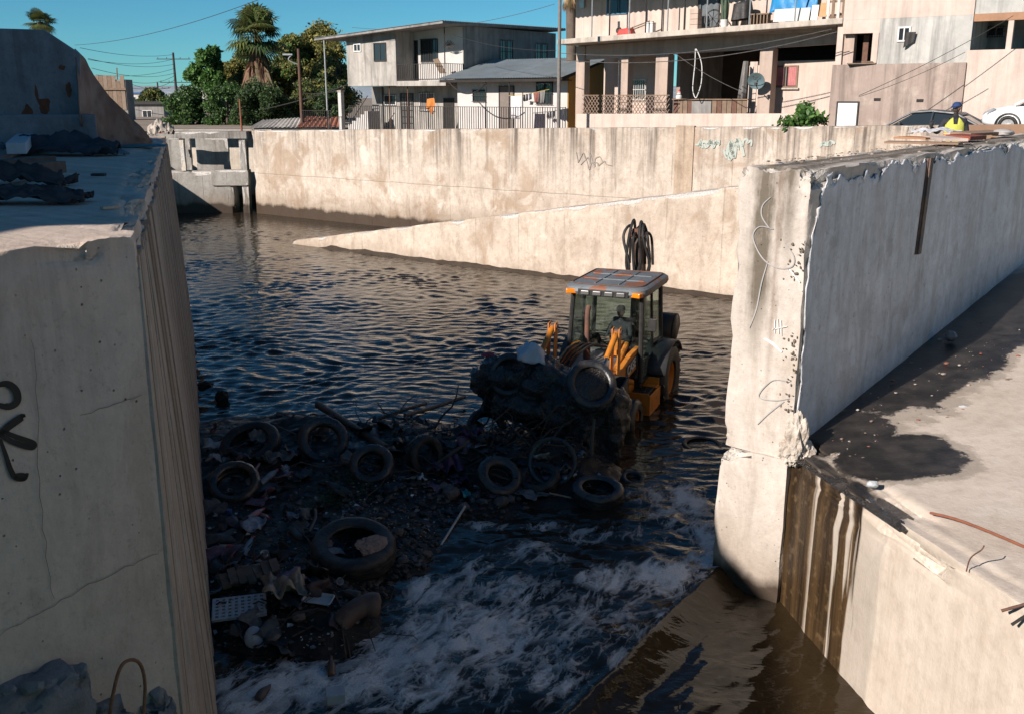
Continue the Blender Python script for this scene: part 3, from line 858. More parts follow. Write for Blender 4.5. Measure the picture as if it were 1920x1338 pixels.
fo = [(at_z(a, b, 0), at_z(a+sx, b, 0), at_z(a, b-sy, 0), am) for a, b, sx, sy, am in FOAM]
def foam_field(X, Y):
    F = np.zeros(X.shape)
    for p, px_, py_, am in fo:
        sx = max(.05, (px_-p).length); sy = max(.05, (py_-p).length)
        e = ((X-p.x)/sx)**2+((Y-p.y)/sy)**2
        F = np.maximum(F, am*np.exp(-e*.8))
    return F
def water_patch(xs, ys):
    X, Y = np.meshgrid(xs, ys, indexing='ij'); sh = X.shape; X = X.ravel(); Y = Y.ravel()
    P = np.stack([X, Y, np.zeros_like(X)], axis=1)
    ld = lip_dist(X, Y)
    F = foam_field(X, Y)
    near = 1-smooth(13.5, 18, Y+.3*X)             # the turbulent reach below the pile
    Z = np.zeros_like(X)
    r3 = random.Random(5)
    wob = (fbm(P*.35, 201, 3)-.5)*6
    for k in range(18):
        an = r3.gauss(math.pi/2+.1, .6); lam = r3.uniform(.19, .60)
        ph = r3.uniform(0, 6.28)
        kx = math.cos(an)*2*math.pi/lam; ky = math.sin(an)*2*math.pi/lam
        Z += .0068*lam*np.sin(kx*X+ky*Y+ph+wob*(1.6+.4*k))
    Z *= (.45+1.1*smooth(.3, .7, fbm(P*.42, 203, 4)))*(.55+.9*vnoise(P*1.3, 207))
    far = smooth(40, 52, Y)
    Z *= 1-.6*far
    turb = (fbm(P*np.array([1.1, 1.5, 1])+3, 211, 4)-.5)*.16+(fbm(P*4.5, 215, 3)-.5)*.05
    Z = Z*(1-.5*near)+turb*near
    Z += (np.clip(F, 0, 1)**1.3)*.05*(fbm(P*6, 219, 3)-.1)
    # smooth sheet over the sill
    sheet = smooth(-.12, .12, ld)
    bulge = .05*np.exp(-((ld-.05)/.16)**2)*(.5+fbm(P*2.2, 223, 2))
    streak_ = (fbm(np.stack([X*1.2+Y*1.4, (X-Y)*4.2, X*0], axis=1), 227, 3)-.5)*.045
    streak_ += (fbm(P*3.1, 228, 3)-.5)*.03
    zs_ = -.20*smooth(.0, .5, ld)-.16*smooth(.4, 2.4, ld)+bulge+streak_
    Z = Z*(1-sheet)+zs_*sheet
    F = F*(1-smooth(.02, .16, ld))
    F = np.maximum(F, .5*np.exp(-((ld-.0)/.06)**2)*smooth(.45, .6, fbm(P*3, 233, 3))*near)
    P[:, 2] = Z
    nx, ny = sh
    idx = np.arange(nx*ny).reshape(nx, ny)
    fs = np.stack([idx[:-1, :-1], idx[1:, :-1], idx[1:, 1:], idx[:-1, 1:]], axis=-1).reshape(-1, 4)
    return P, fs, F, sheet
t = NT('dark_channel_water')
fa = t.attr('foam'); sh_ = t.attr('sheet')
fu = t.dot(t.pos, (-.46, -.89, 0)); fv = t.dot(t.pos, (.89, -.46, 0)); fp = t.comb(t.math('MULTIPLY', fu, .55), t.math('MULTIPLY', fv, 1.25), 0)
v1 = t.noise(fp, 2.2, 10, .70, 1.3)
lace = t.voro(t.vadd(fp, t.vmul(t.comb(v1, t.noise(t.pos, 3.1, 5, .6), 0), (.7, .7, 0))), 3.6, 'DISTANCE_TO_EDGE')
lace2 = t.voro(t.vadd(fp, t.vmul(t.comb(t.noise(t.pos, 5, 4), v1, 0), (.35, .35, 0))), 10, 'DISTANCE_TO_EDGE')
f1 = t.mr(v1, .36, .66)
web = t.math('MAXIMUM', t.mr(lace, .02, .22, .75, 0), t.mr(lace2, .01, .16, .5, 0))
amt = t.math('ADD', t.math('MULTIPLY', fa, 1.10), t.math('MULTIPLY', t.math('SUBTRACT', f1, .5), .75))
amt = t.math('ADD', amt, t.math('MULTIPLY', t.math('SUBTRACT', web, .35), .55))
fm = t.math('MULTIPLY', t.mr(amt, .46, 1.02), t.mr(fa, .08, .3))
bub = t.noise(t.pos, 45, 3, .7)
fm = t.math('MULTIPLY', fm, t.mr(bub, .3, .62, .7, 1))
deep = t.mix(t.mr(t.noise(t.pos, .5, 4), .4, .6), (.020, .015, .010), (.030, .022, .014))
deep = t.mix(t.math('MULTIPLY', sh_, .8), deep, (.034, .022, .010))
col = t.mix(fm, deep, (.70, .69, .66))
rg = t.mr(fm, 0, .6, .05, .7)
hh = t.math('ADD', t.math('MULTIPLY', t.noise(t.vmul(t.pos, (.75, 1.6, 1)), 4.2, 3, .5, .5), .7), t.math('MULTIPLY', t.noise(t.vmul(t.pos, (.6, 1.3, 1)), 12, 2, .5, .6), .08))
hh = t.math('ADD', hh, t.math('MULTIPLY', fm, t.math('MULTIPLY', bub, .5)))
water_m = t.done(col, rg, t.bump(hh, .05, .40), 0, .5, IOR=1.33)
xs1 = np.arange(-5.2, 6.4, .035); ys1 = np.arange(7.2, 15.0, .035)
xs2 = np.concatenate([np.arange(-21, -5.2, .09), np.arange(-5.2, 6.4, .055), np.arange(6.4, 14, .15)]); ys2 = np.concatenate([np.arange(15.0-.035, 27, .05), np.arange(27, 58, .10)])
Ps, Fs, Fo, Sh = [], [], [], []; base_ = 0
for xs, ys in ((xs1, ys1), (xs2, ys2)):
    P, fs, F, sh = water_patch(xs, ys)
    Ps.append(P); Fs.append(fs+base_); Fo.append(F); Sh.append(sh); base_ += len(P)
P = np.concatenate(Ps); fs = np.concatenate(Fs)
me = bpy.data.meshes.new('water')
me.vertices.add(len(P)); me.vertices.foreach_set('co', P.ravel())
me.loops.add(fs.size); me.loops.foreach_set('vertex_index', fs.ravel().astype(np.int32))
me.polygons.add(len(fs)); me.polygons.foreach_set('loop_start', (np.arange(len(fs))*4).astype(np.int32))
me.polygons.foreach_set('use_smooth', [True]*len(fs))
me.update(); me.validate()
me.materials.append(water_m)
water = bpy.data.objects.new('water', me); COL.objects.link(water); water['kind'] = 'structure'
fattr(water, 'foam', np.concatenate(Fo)); fattr(water, 'sheet', np.concatenate(Sh))
# ================================================================== the trash bank
BANK = [(378, 795), (430, 788), (505, 772), (600, 780), (700, 790), (800, 788), (880, 800), (960, 800), (1040, 800), (1110, 812), (1150, 850), (1165, 905), (1150, 950), (1075, 962), (1010, 955), (930, 968), (880, 985), (845, 1020), (812, 1052), (770, 1072), (735, 1095), (730, 1135), (715, 1190), (665, 1215), (600, 1240), (520, 1245), (455, 1235), (415, 1225), (395, 1180), (385, 1120), (380, 1000), (372, 900)]
bp = np.array([at_z(a, b, 0).to_tuple()[:2] for a, b in BANK])
bp[-4:, 0] -= 1.0; bp[:1, 0] -= 1.0
MOUNDS = [(540, 795, .5, .16), (620, 830, .7, .12), (760, 845, .8, .22), (870, 850, .7, .24), (960, 875, .5, .24), (1050, 862, .5, .30), (1095, 865, .4, .18), (760, 820, .7, .18), (600, 800, .6, .14), (660, 1010, .7, .10), (520, 1110, .8, .14), (430, 890, .7, .12), (700, 880, .6, .1), (600, 1150, .6, .1)]
md = [(at_z(a, b, .2), r_, h_) for a, b, r_, h_ in MOUNDS]
def poly_sd(X, Y, poly):
    n = len(poly); best = np.full(X.shape, 1e9); ins = np.zeros(X.shape, bool)
    for i in range(n):
        a = poly[i]; b = poly[(i+1) % n]; d = b-a
        t_ = np.clip(((X-a[0])*d[0]+(Y-a[1])*d[1])/(d@d), 0, 1)
        best = np.minimum(best, np.hypot(X-a[0]-d[0]*t_, Y-a[1]-d[1]*t_))
        c = ((a[1] > Y) != (b[1] > Y)) & (X < (b[0]-a[0])*(Y-a[1])/(b[1]-a[1]+1e-12)+a[0])
        ins ^= c
    return np.where(ins, best, -best)
def bank_h(X, Y):
    X = np.asarray(X, float); Y = np.asarray(Y, float)
    P = np.stack([X, Y, X*0], axis=1)
    sd = poly_sd(X, Y, bp)+(fbm(P*1.7, 301, 4)-.5)*.7
    Z = -.14+.20*smooth(-.25, .30, sd)+.13*smooth(.2, 1.4, sd)
    for p, r_, h_ in md:
        Z += h_*np.exp(-((X-p.x)**2+(Y-p.y)**2)/(r_*r_)*1.2)*smooth(-.3, .3, sd)
    Z += ((fbm(P*2.6, 305, 4)-.5)*.14+(fbm(P*9, 309, 3)-.5)*.07)*smooth(-.3, .2, sd)
    return Z
def on_bank(px, py, lift=0.0):
    z = .15
    for _ in range(4):
        p = at_z(px, py, z+lift)
        z = float(bank_h(np.array([p.x]), np.array([p.y]))[0])
    return Vector((p.x, p.y, max(z, -.02)))
xs = np.arange(bp[:, 0].min()-.6, bp[:, 0].max()+.8, .05); ys = np.arange(bp[:, 1].min()-.5, bp[:, 1].max()+1.0, .05)
X, Y = np.meshgrid(xs, ys, indexing='ij')
Z = bank_h(X.ravel(), Y.ravel()).reshape(X.shape)
mb = MB()
pts = np.stack([X.ravel(), Y.ravel(), Z.ravel()], axis=1)
ny = len(ys)
keep = lambda i, j: max(Z[i, j], Z[i+1, j], Z[i, j+1], Z[i+1, j+1]) > -.12
mb.add(pts.tolist(), [(i*ny+j, (i+1)*ny+j, (i+1)*ny+j+1, i*ny+j+1) for i in range(len(xs)-1) for j in range(ny-1) if keep(i, j)])
t = NT('black_mud')
col = t.mix(t.mr(t.noise(t.pos, 1.5, 6, .65), .36, .66), (.007, .006, .005), (.018, .014, .011))
col = t.mix(t.mr(t.noise(t.pos, 19, 4, .7), .55, .75, 0, .5), col, (.05, .04, .03))
mud = t.done(col, t.mr(t.noise(t.pos, 6, 4), .35, .65, .28, .7), t.bump(t.noise(t.pos, 22, 6, .7), .03), 0, .45)
bank = mb.build('mud_bank', mud, None, 'all'); bank['kind'] = 'structure'

# pebbles and small litter: uncountable
def stuff_color_mat(name, rough, bump=.006):
    t = NT(name)
    c = t.attr('tone', 'Color')
    col = t.mix(t.mr(t.noise(t.pos, 25, 4), .4, .7, 0, .55), c, (.03, .024, .02))
    return t.done(col, rough, t.bump(t.noise(t.pos, 40, 3), bump), 0, .4)
pebble_m = stuff_color_mat('wet_stone', .55)
def scatter_stones(name, n, region, size, seed, tones, flat=.65, sub=1):
    r_ = random.Random(seed); mb = MB(); cols = []
    made = 0; tries = 0
    cand = []
    while len(cand) < n*4:
        px, py = region(r_)
        p = at_z(px, py, .1); cand.append((p.x, p.y))
    C = np.array(cand); H = bank_h(C[:, 0], C[:, 1])
    base = []
    for k in range(6):
        m = MB(); m.blob((0, 0, 0), 1, seed*13+k, .5, sub, 1.3); base.append(m)
    for (x_, y_), h in zip(cand, H):
        if h < -.05: continue
        s = size[0]*(size[1]/size[0])**(r_.random()**1.8)
        b = r_.choice(base)
        M = Matrix.Translation((x_, y_, h+s*.25)) @ Matrix.Rotation(r_.uniform(0, 6.3), 4, 'Z') @ Matrix.Rotation(r_.uniform(-.4, .4), 4, 'X') @ Matrix.Diagonal((s, s*r_.uniform(.6, 1), s*flat*r_.uniform(.6, 1), 1))
        mb.add([M @ Vector(v) for v in b.v], b.f)
        c = r_.choice(tones); kk = r_.uniform(.3, .9)
        cols += [(c[0]*kk, c[1]*kk, c[2]*kk, 1)]*len(b.v)
        made += 1
        if made >= n: break
    o = mb.build(name, pebble_m); cattr(o, 'tone', cols); o['kind'] = 'stuff'
    return o
stone_t = [(.07, .058, .05), (.10, .08, .066), (.05, .045, .045), (.12, .085, .07), (.06, .06, .065), (.15, .125, .11)]
def reg(*rects):
    def f(r_):
        a = r_.choice(rects); return r_.uniform(a[0], a[2]), r_.uniform(a[1], a[3])
    return f
scatter_stones('gravel', 1500, reg((640, 930, 850, 1070), (700, 960, 830, 1060), (590, 1060, 740, 1120), (820, 910, 1000, 970), (600, 880, 900, 960)), (.018, .075), 5, stone_t)
scatter_stones('gravel', 700, reg((385, 830, 700, 1230), (700, 800, 1150, 930)), (.015, .06), 6, [(c[0]*.6, c[1]*.6, c[2]*.6) for c in stone_t])
# torn scraps of plastic and paper
lit_m = stuff_color_mat('litter_scraps', .6, .002)
r_ = random.Random(22); mb = MB(); cols = []
lt = [(.5, .52, .54), (.35, .42, .48), (.6, .6, .58), (.2, .22, .25), (.42, .34, .28), (.12, .25, .33), (.3, .2, .17), (.55, .5, .42)]
pts = []
while len(pts) < 1500:
    a = r_.choice([(385, 930, 700, 1220)]*4+[(640, 900, 850, 1010)]*2+[(400, 820, 760, 930), (760, 800, 1140, 930)])
    px, py = r_.uniform(a[0], a[2]), r_.uniform(a[1], a[3]); p = at_z(px, py, .12); pts.append((p.x, p.y))
C = np.array(pts); H = bank_h(C[:, 0], C[:, 1])
for (x_, y_), h in zip(pts, H):
    if h < 0: continue
    s = .008*(6.5)**(r_.random()**2.0); c = r_.choice(lt); kk = r_.uniform(.3, 1.25)
    M = Matrix.Translation((x_, y_, h+.02)) @ Matrix.Rotation(r_.uniform(0, 6.3), 4, 'Z') @ Matrix.Rotation(r_.uniform(-.9, .9), 4, 'X')
    vs = [Vector((-s, -s*.5, 0)), Vector((s*.2, -s*.7, s*.35)), Vector((s, s*.1, 0)), Vector((s*.2, s*.7, -s*.2)), Vector((-s*.8, s*.5, s*.3))]
    vs2 = [v+Vector((0, 0, -.004)) for v in vs]
    mb.add([M @ v for v in vs+vs2], [(0, 1, 2), (0, 2, 3), (0, 3, 4), (7, 6, 5), (8, 7, 5), (9, 8, 5)]+[(i, (i+1) % 5, 5+(i+1) % 5, 5+i) for i in range(5)])
    cols += [(c[0]*kk, c[1]*kk, c[2]*kk, 1)]*10
o = mb.build('litter', lit_m); cattr(o, 'tone', cols); o['kind'] = 'stuff'
# twigs
twig_m = pm('wet_twigs', (.06, .045, .032), (.03, .022, .016), 9, .6, .004)
r_ = random.Random(23); mb = MB()
pts = [at_z(r_.uniform(390, 1150), r_.uniform(785, 920), .2) for _ in range(190)]+[at_z(r_.uniform(390, 720), r_.uniform(1040, 1220), .2) for _ in range(130)]
H = bank_h([p.x for p in pts], [p.y for p in pts])
for p, h in zip(pts, H):
    if h < -.02: continue
    L = r_.uniform(.12, .7); an = r_.uniform(0, 6.3); el = r_.gauss(.05, .22)
    d = Vector((math.cos(an)*math.cos(el), math.sin(an)*math.cos(el), math.sin(el)))
    q = [Vector((p.x, p.y, h+.03))+d*(L*k/3)+Vector((r_.gauss(0, .02), r_.gauss(0, .02), r_.gauss(0, .02))) for k in range(4)]
    rr = r_.uniform(.004, .016)
    mb.tube(q, [rr, rr*.9, rr*.7, rr*.4], 5)
o = mb.build('twigs', twig_m); o['kind'] = 'stuff'
# tangled rags, sheets and scraps that make up the heap
r_ = random.Random(61); mb = MB(); cols = []
dt = [(.05, .045, .04), (.03, .03, .035), (.08, .07, .06), (.12, .11, .10), (.05, .06, .075), (.16, .16, .17), (.09, .05, .07), (.06, .04, .03), (.22, .21, .20), (.04, .07, .09)]
reg_ = [(400, 800, 760, 930)]*3+[(740, 790, 1130, 920)]*6+[(395, 930, 640, 1210)]*4
pts = []
while len(pts) < 330:
    a = r_.choice(reg_); p = at_z(r_.uniform(a[0], a[2]), r_.uniform(a[1], a[3]), .2); pts.append((p.x, p.y))
C = np.array(pts); H = bank_h(C[:, 0], C[:, 1])
for (x_, y_), h in zip(pts, H):
    if h < .02: continue
    N = 6; s = .05*4.2**(r_.random()**1.4); us = np.linspace(-1, 1, N); U, V = np.meshgrid(us, us, indexing='ij'); U = U.ravel(); V = V.ravel(); sd = r_.uniform(0, 99)
    zz = (fbm(np.stack([U*1.6+sd, V*1.6, U*0], axis=1), 71, 3)-.4)*s*r_.uniform(.8, 2.2)
    wob = 1+.9*(vnoise(np.stack([U*1.4+sd, V*1.4, U*0+5], axis=1), 72)-.5)
    M = Matrix.Translation((x_, y_, h+.02+s*.15)) @ Matrix.Rotation(r_.uniform(0, 6.3), 4, 'Z') @ Matrix.Rotation(r_.gauss(0, .5), 4, 'X')
    mb.add([M @ Vector((u*s*w_, v*s*.7*w_, z)) for u, v, w_, z in zip(U, V, wob, zz)], [(i*N+j, (i+1)*N+j, (i+1)*N+j+1, i*N+j+1) for i in range(N-1) for j in range(N-1)])
    c = r_.choice(dt); kk = r_.uniform(.6, 1.5); kk *= (.35 if r_.random() < .72 else 1.6); cols += [(c[0]*kk, c[1]*kk, c[2]*kk, 1)]*(N*N)
o = mb.build('tangled_debris', stuff_color_mat('debris_rags', .5, .006), None, 'all'); cattr(o, 'tone', cols); o['kind'] = 'stuff'; o.modifiers.new('thick', 'SOLIDIFY').thickness = .008
r_ = random.Random(62); mb = MB()
for k in range(120):
    px, py = r_.uniform(640, 1130), r_.uniform(785, 900); p = at_z(px, py, .25); h = float(bank_h([p.x], [p.y])[0])
    if h < .05: continue
    L = r_.uniform(.4, 1.5); an = r_.uniform(0, 6.3); el = r_.gauss(.12, .3); d = Vector((math.cos(an)*math.cos(el), math.sin(an)*math.cos(el), math.sin(el)))
    q = [Vector((p.x, p.y, h))+d*(L*j/4)+Vector((r_.gauss(0, .035), r_.gauss(0, .035), r_.gauss(0, .03))) for j in range(5)]; rr = r_.uniform(.006, .026)
    mb.tube(q, [rr, rr*.95, rr*.8, rr*.65, rr*.4], 5)
o = mb.build('branches', twig_m); o['kind'] = 'stuff'
# weeds
t = NT('weed_leaf')
leafm = t.done(t.mix(t.noise(t.pos, 6, 3), (.018, .045, .014), (.035, .07, .02)), .6, None, 0, .3)
r_ = random.Random(24); mb = MB()
for cx, cy, n in ((625, 935, 260), (650, 905, 200), (600, 955, 160), (690, 930, 90)):
    c0 = on_bank(cx, cy)
    for _ in range(n):
        x_ = c0.x+r_.gauss(0, .16); y_ = c0.y+r_.gauss(0, .16); h = r_.uniform(.02, .22)*math.exp(-((x_-c0.x)**2+(y_-c0.y)**2)*8)
        M = Matrix.Translation((x_, y_, c0.z+h)) @ Matrix.Rotation(r_.uniform(0, 6.3), 4, 'Z') @ Matrix.Rotation(r_.uniform(-.8, .8), 4, 'X')
        s = r_.uniform(.015, .035)
        mb.add([M @ Vector(v) for v in ((-s, 0, 0), (0, -s*.4, s*.15), (s, 0, 0), (0, s*.4, s*.15))], [(0, 1, 2, 3)])
o = mb.build('weeds', leafm); o['kind'] = 'stuff'

# ------------------------------------------------------------------ tyres
t = NT('muddy_rubber')
col = t.mix(t.mr(t.noise(t.pos, 3, 5), .4, .65), (.014, .015, .017), (.024, .024, .025))
col = t.mix(t.mr(t.noise(t.pos, 4.5, 7, .66, .6), .46, .62, 0, .8), col, (.060, .048, .037))
rubber = t.done(col, t.mr(t.noise(t.pos, 7, 4), .35, .65, .22, .55), t.bump(t.noise(t.pos, 60, 4), .004), 0, .65)
t = NT('mud_caked_rubber')
col = t.mix(t.mr(t.noise(t.pos, 4, 7, .66, .6), .45, .6), (.016, .016, .016), (.05, .04, .032))
rubber2 = t.done(col, .45, t.bump(t.noise(t.pos, 30, 5, .7), .012), 0, .4)
def tyre_mesh(Ro, Ri, W, seed=0, n=56, mat=None, thin=False):
    mb = MB(); h = W/2
    prof = [(Ri, -h*.78), (Ri+.012, -h*.92), (Ri+(Ro-Ri)*.35, -h*1.02), (Ri+(Ro-Ri)*.62, -h*1.04), (Ro-.035, -h*.94), (Ro-.006, -h*.74),
            (Ro, -h*.56), (Ro, -h*.40), (Ro-.012, -h*.38), (Ro-.012, -h*.30), (Ro+.003, -h*.28), (Ro+.004, -h*.06), (Ro-.010, -h*.04), (Ro-.010, h*.04), (Ro+.004, h*.06), (Ro+.003, h*.28), (Ro-.012, h*.30), (Ro-.012, h*.38), (Ro, h*.40), (Ro, h*.56),
            (Ro-.006, h*.74), (Ro-.035, h*.94), (Ri+(Ro-Ri)*.62, h*1.04), (Ri+(Ro-Ri)*.35, h*1.02), (Ri+.012, h*.92), (Ri, h*.78),
            (Ri+.012, h*.66), (Ri+(Ro-Ri)*.5, h*.86), (Ro-.045, h*.70), (Ro-.03, 0), (Ro-.045, -h*.70), (Ri+(Ro-Ri)*.5, -h*.86), (Ri+.012, -h*.66)]
    mb.lathe(prof, n, None, True)
    # tread lugs: pull alternate outer vertices in, and let the carcass sag a little
    m = len(prof)
    for k in range(n):
        for i in range(4, 22):
            j = k*m+i
            x_, y_, z_ = mb.v[j]
            if (k+(i//3)) % 4 == 0:
                f = 1-.012/Ro; mb.v[j] = (x_*f, y_*f, z_)
    P = np.array(mb.v); d = (fbm(P*1.6+seed*9, seed+400, 3)-.5)
    P[:, 2] += d*.07*(Ro/.45); P[:, 0] *= 1+.05*math.sin(seed*1.7); 
    mb.v = [tuple(p) for p in P]
    return mb
TY = [  # px, py, lift, outer r, rim r, width, normal (x,y,z), label
    (663, 1030, .16, .55, .33, .30, (.05, -.22, 1), 'largest black tyre lying flat nearest the camera with a brown rock resting on its rim'),
    (1120, 925, .10, .39, .235, .24, (.06, -.15, 1), 'black tyre lying flat in the shallow water at the right tip of the trash bank'),
    (440, 908, .14, .39, .255, .26, (.10, -.55, .85), 'black tyre leaning on the bank beside the left wall, dark hole facing up'),
    (470, 836, .12, .53, .335, .26, (-.10, -.42, .9), 'big worn tyre lying tilted with a grey rag hanging through its hole'),
    (606, 825, .20, .40, .245, .20, (.18, -.86, .48), 'tyre standing upright facing the camera with scraps of litter seen through its hole'),
    (697, 868, .16, .34, .20, .20, (-.05, -.80, .6), 'very dark half buried tyre facing the camera just right of the upright one'),
    (797, 842, .12, .36, .22, .20, (.72, -.66, .25), 'tyre standing on edge seen from the side beside purple cloth'),
    (912, 800, .05, .38, .24, .19, (.12, -.75, .66), 'half sunk tyre at the water edge forming an arch left of the loader bucket'),
    (1035, 851, .30, .39, .33, .075, (-.35, -.85, .42), 'thin bare tyre ring leaning on the mud below the bucket'),
    (1317, 833, -.03, .36, .27, .10, (.02, -.1, 1), 'tyre ring nearly sunk in the water between digger and dividing wall'),
    (1186, 899, .02, .19, .12, .10, (.1, -.3, 1), 'small tyre barely above the water right of the lying tyre'),
    (935, 862, .14, .36, .2, .22, (.30, -.55, .75), 'mud covered tyre sunk in the black heap below the bucket'),
    (1010, 905, .06, .33, .2, .2, (-.2, -.35, .9), 'mud filled tyre lying in the heap behind the grey cloth'),
]
for i, (px, py, lift, Ro, Ri, W, nrm, lab) in enumerate(TY):
    c = on_bank(px, py, lift)
    if i in (9, 10): c = at_z(px, py, 0)
    mb = tyre_mesh(Ro, Ri, W, i)
    o = mb.build('tyre', rubber if i % 3 else rubber2, None, True)
    o.location = (c.x, c.y, c.z+lift)
    o.rotation_euler = Vector(nrm).to_track_quat('Z', 'Y').to_euler()
    tag(o, lab, 'tyre', 'tyres dumped on the trash bank')

# ------------------------------------------------------------------ individual litter
def cloth(name, label, px, py, sx, sy, mat, seed, amp=.10, rz=0, lift=.03, cat='cloth', tilt=0, res=22):
    c = on_bank(px, py); us = np.linspace(-1, 1, res)
    U, V = np.meshgrid(us, us, indexing='ij'); U = U.ravel(); V = V.ravel()
    wob = 1+.35*(fbm(np.stack([U*1.3, V*1.3, U*0+seed], axis=1), seed, 3)-.5)*2
    x_ = U*sx*wob; y_ = V*sy*wob
    P = np.stack([x_, y_, x_*0], axis=1)
    fold = np.abs(fbm(P*3.4/max(sx, sy)*.45+seed, seed+7, 4)-.5)*4
    z_ = amp*fold*(1-.55*(U**2+V**2)/2)
    mb = MB()
    M = Matrix.Rotation(tilt, 3, 'X')
    mb.add([M @ Vector((a, b, d)) for a, b, d in zip(x_, y_, z_)], [(i*res+j, (i+1)*res+j, (i+1)*res+j+1, i*res+j+1) for i in range(res-1) for j in range(res-1)])
    o = mb.build(name, mat, None, 'all'); o.location = (c.x, c.y, c.z+lift); o.rotation_euler = (0, 0, rz)
    o.modifiers.new('thick', 'SOLIDIFY').thickness = .006
    return tag(o, label, cat)
grey_rag = pm('grey_rag', (.20, .19, .18), (.10, .095, .09), 5, .75, .006, dirt=(.03, .025, .02), dirtamt=.7)
purple = pm('purple_cloth', (.085, .035, .10), (.03, .015, .035), 6, .6, .006, dirt=(.02, .016, .014), dirtamt=.7)
bag_m = pm('dirty_plastic_bag', (.30, .24, .19), (.20, .155, .12), 6, .35, .004, dirt=(.05, .035, .03), dirtamt=.6)
white_pl = pm('white_plastic', (.46, .48, .49), (.36, .38, .39), 4, .45, .002, dirt=(.15, .13, .11), dirtamt=.3)
card = pm('soaked_cardboard', (.17, .13, .10), (.09, .07, .055), 6, .8, .006, dirt=(.03, .025, .02))
wood_wet = pm('wet_wood', (.09, .065, .045), (.045, .032, .024), 5, .6, .006)
cloth('cloth', 'flat grey rag spread on the mud left of the lying tyre in the water', 985, 935, .30, .16, grey_rag, 3, .05, -.75, cat='cloth')
cloth('cloth', 'grey rag folded over the rim of the tilted tyre near the left wall', 488, 842, .17, .26, grey_rag, 5, .16, .3, lift=.20)
cloth('cloth', 'crumpled purple cloth in the middle of the heap', 838, 872, .27, .2, purple, 8, .24, .5, lift=.05)
cloth('cloth', 'purple cloth bundle beside the half sunk tyre arch', 884, 832, .16, .16, purple, 9, .2, 1.1, lift=.1)
cloth('cloth', 'dark purple scrap below the crumpled purple cloth', 862, 900, .14, .10, purple, 12, .12, .2, lift=.03)
cloth('plastic_bag', 'brownish crumpled plastic bag beside the white tray', 538, 1112, .25, .22, bag_m, 14, .24, .3, cat='bag', lift=.06)
cloth('cloth', 'grey bundle between the leaning tyre and the upright tyre', 527, 866, .24, .16, grey_rag, 17, .17, .7, lift=.05)
cloth('plastic_bag', 'pale plastic bag lying behind the leaning tyre at the left wall', 408, 868, .17, .14, pm('pale_bag', (.32, .33, .34), (.2, .2, .2), 5, .4, .004), 19, .16, 0, cat='bag')
cloth('plastic_bag', 'torn teal plastic scrap on the stones above the white stick', 873, 933, .09, .055, pm('teal_plastic', (.03, .30, .33), None, 5, .4, .002), 21, .09, 1.9, cat='bag')
cloth('plastic_bag', 'small pale bag in the heap left of the teal scrap', 790, 902, .07, .09, white_pl, 25, .12, .4, cat='bag')
cloth('plastic_bag', 'grey translucent sheet stuck beside the dark half buried tyre', 668, 836, .16, .12, pm('grey_sheet', (.22, .25, .25), (.1, .1, .1), 7, .35, .004), 27, .12, .2, cat='bag')
# slab of perforated foam
mb = MB(); c = on_bank(450, 1148)
Rm = Matrix.Rotation(.25, 3, 'Z') @ Matrix.Rotation(.12, 3, 'X')
N = 16
def hole(i, j): return (i % 2 == 1) and (j % 2 == 1)
for i in range(N+1):
    for j in range(N-3):
        if hole(i, j): continue
        mb.box(Rm @ Vector(((i-N/2)*.036, (j-6)*.032, 0)), (.0362, .0322, .035), M=Rm)
o = mb.build('foam_board', white_pl); o.location = (c.x, c.y, c.z+.10); tag(o, 'grey white perforated foam board lying against the left wall side of the bank', 'board')
# broken panel of wet board behind it
mb = MB(); c = on_bank(470, 1092)
for k in range(7):
    mb.box((-.30+.10*k, .02*math.sin(k*2), .03*math.sin(k*1.3)), (.094, .26+.05*math.sin(k*3), .03), rz=.03*math.sin(k*5))
o = mb.build('broken_panel', card); o.location = (c.x, c.y, c.z+.12); o.rotation_euler = (.25, -.1, .45); tag(o, 'soaked broken slatted panel lying above the perforated foam board', 'panel')
# foam tray
def tray(label, px, py, L, Wd, rz, rx, mat, name='food_tray'):
    mb = MB(); c = on_bank(px, py); n = 10
    def ring(a, b, z, rc):
        out = []
        for cx, cy, a0 in ((a-rc, b-rc, 0), (-a+rc, b-rc, 90), (-a+rc, -b+rc, 180), (a-rc, -b+rc, 270)):
            for k in range(5): out.append((cx+rc*math.cos(R(a0+22.5*k)), cy+rc*math.sin(R(a0+22.5*k)), z))
        return out
    rs = [ring(L/2, Wd/2, .03, .04), ring(L/2-.012, Wd/2-.012, .031, .035), ring(L/2-.03, Wd/2-.03, .0, .03)]
    m = len(rs[0]); vs = sum(rs, [])
    fs = [(q*m+k, q*m+(k+1) % m, (q+1)*m+(k+1) % m, (q+1)*m+k) for q in range(2) for k in range(m)]+[tuple(range(2*m, 3*m))]
    mb.add(vs, fs)
    o = mb.build(name, mat, None, True); o.modifiers.new('thick', 'SOLIDIFY').thickness = .006
    o.location = (c.x, c.y, c.z+.05); o.rotation_euler = (rx, .05, rz); return tag(o, label, 'tray')
tray('white rectangular foam tray lying on the trash beside the brownish bag', 597, 1131, .36, .21, -.18, .12, white_pl)
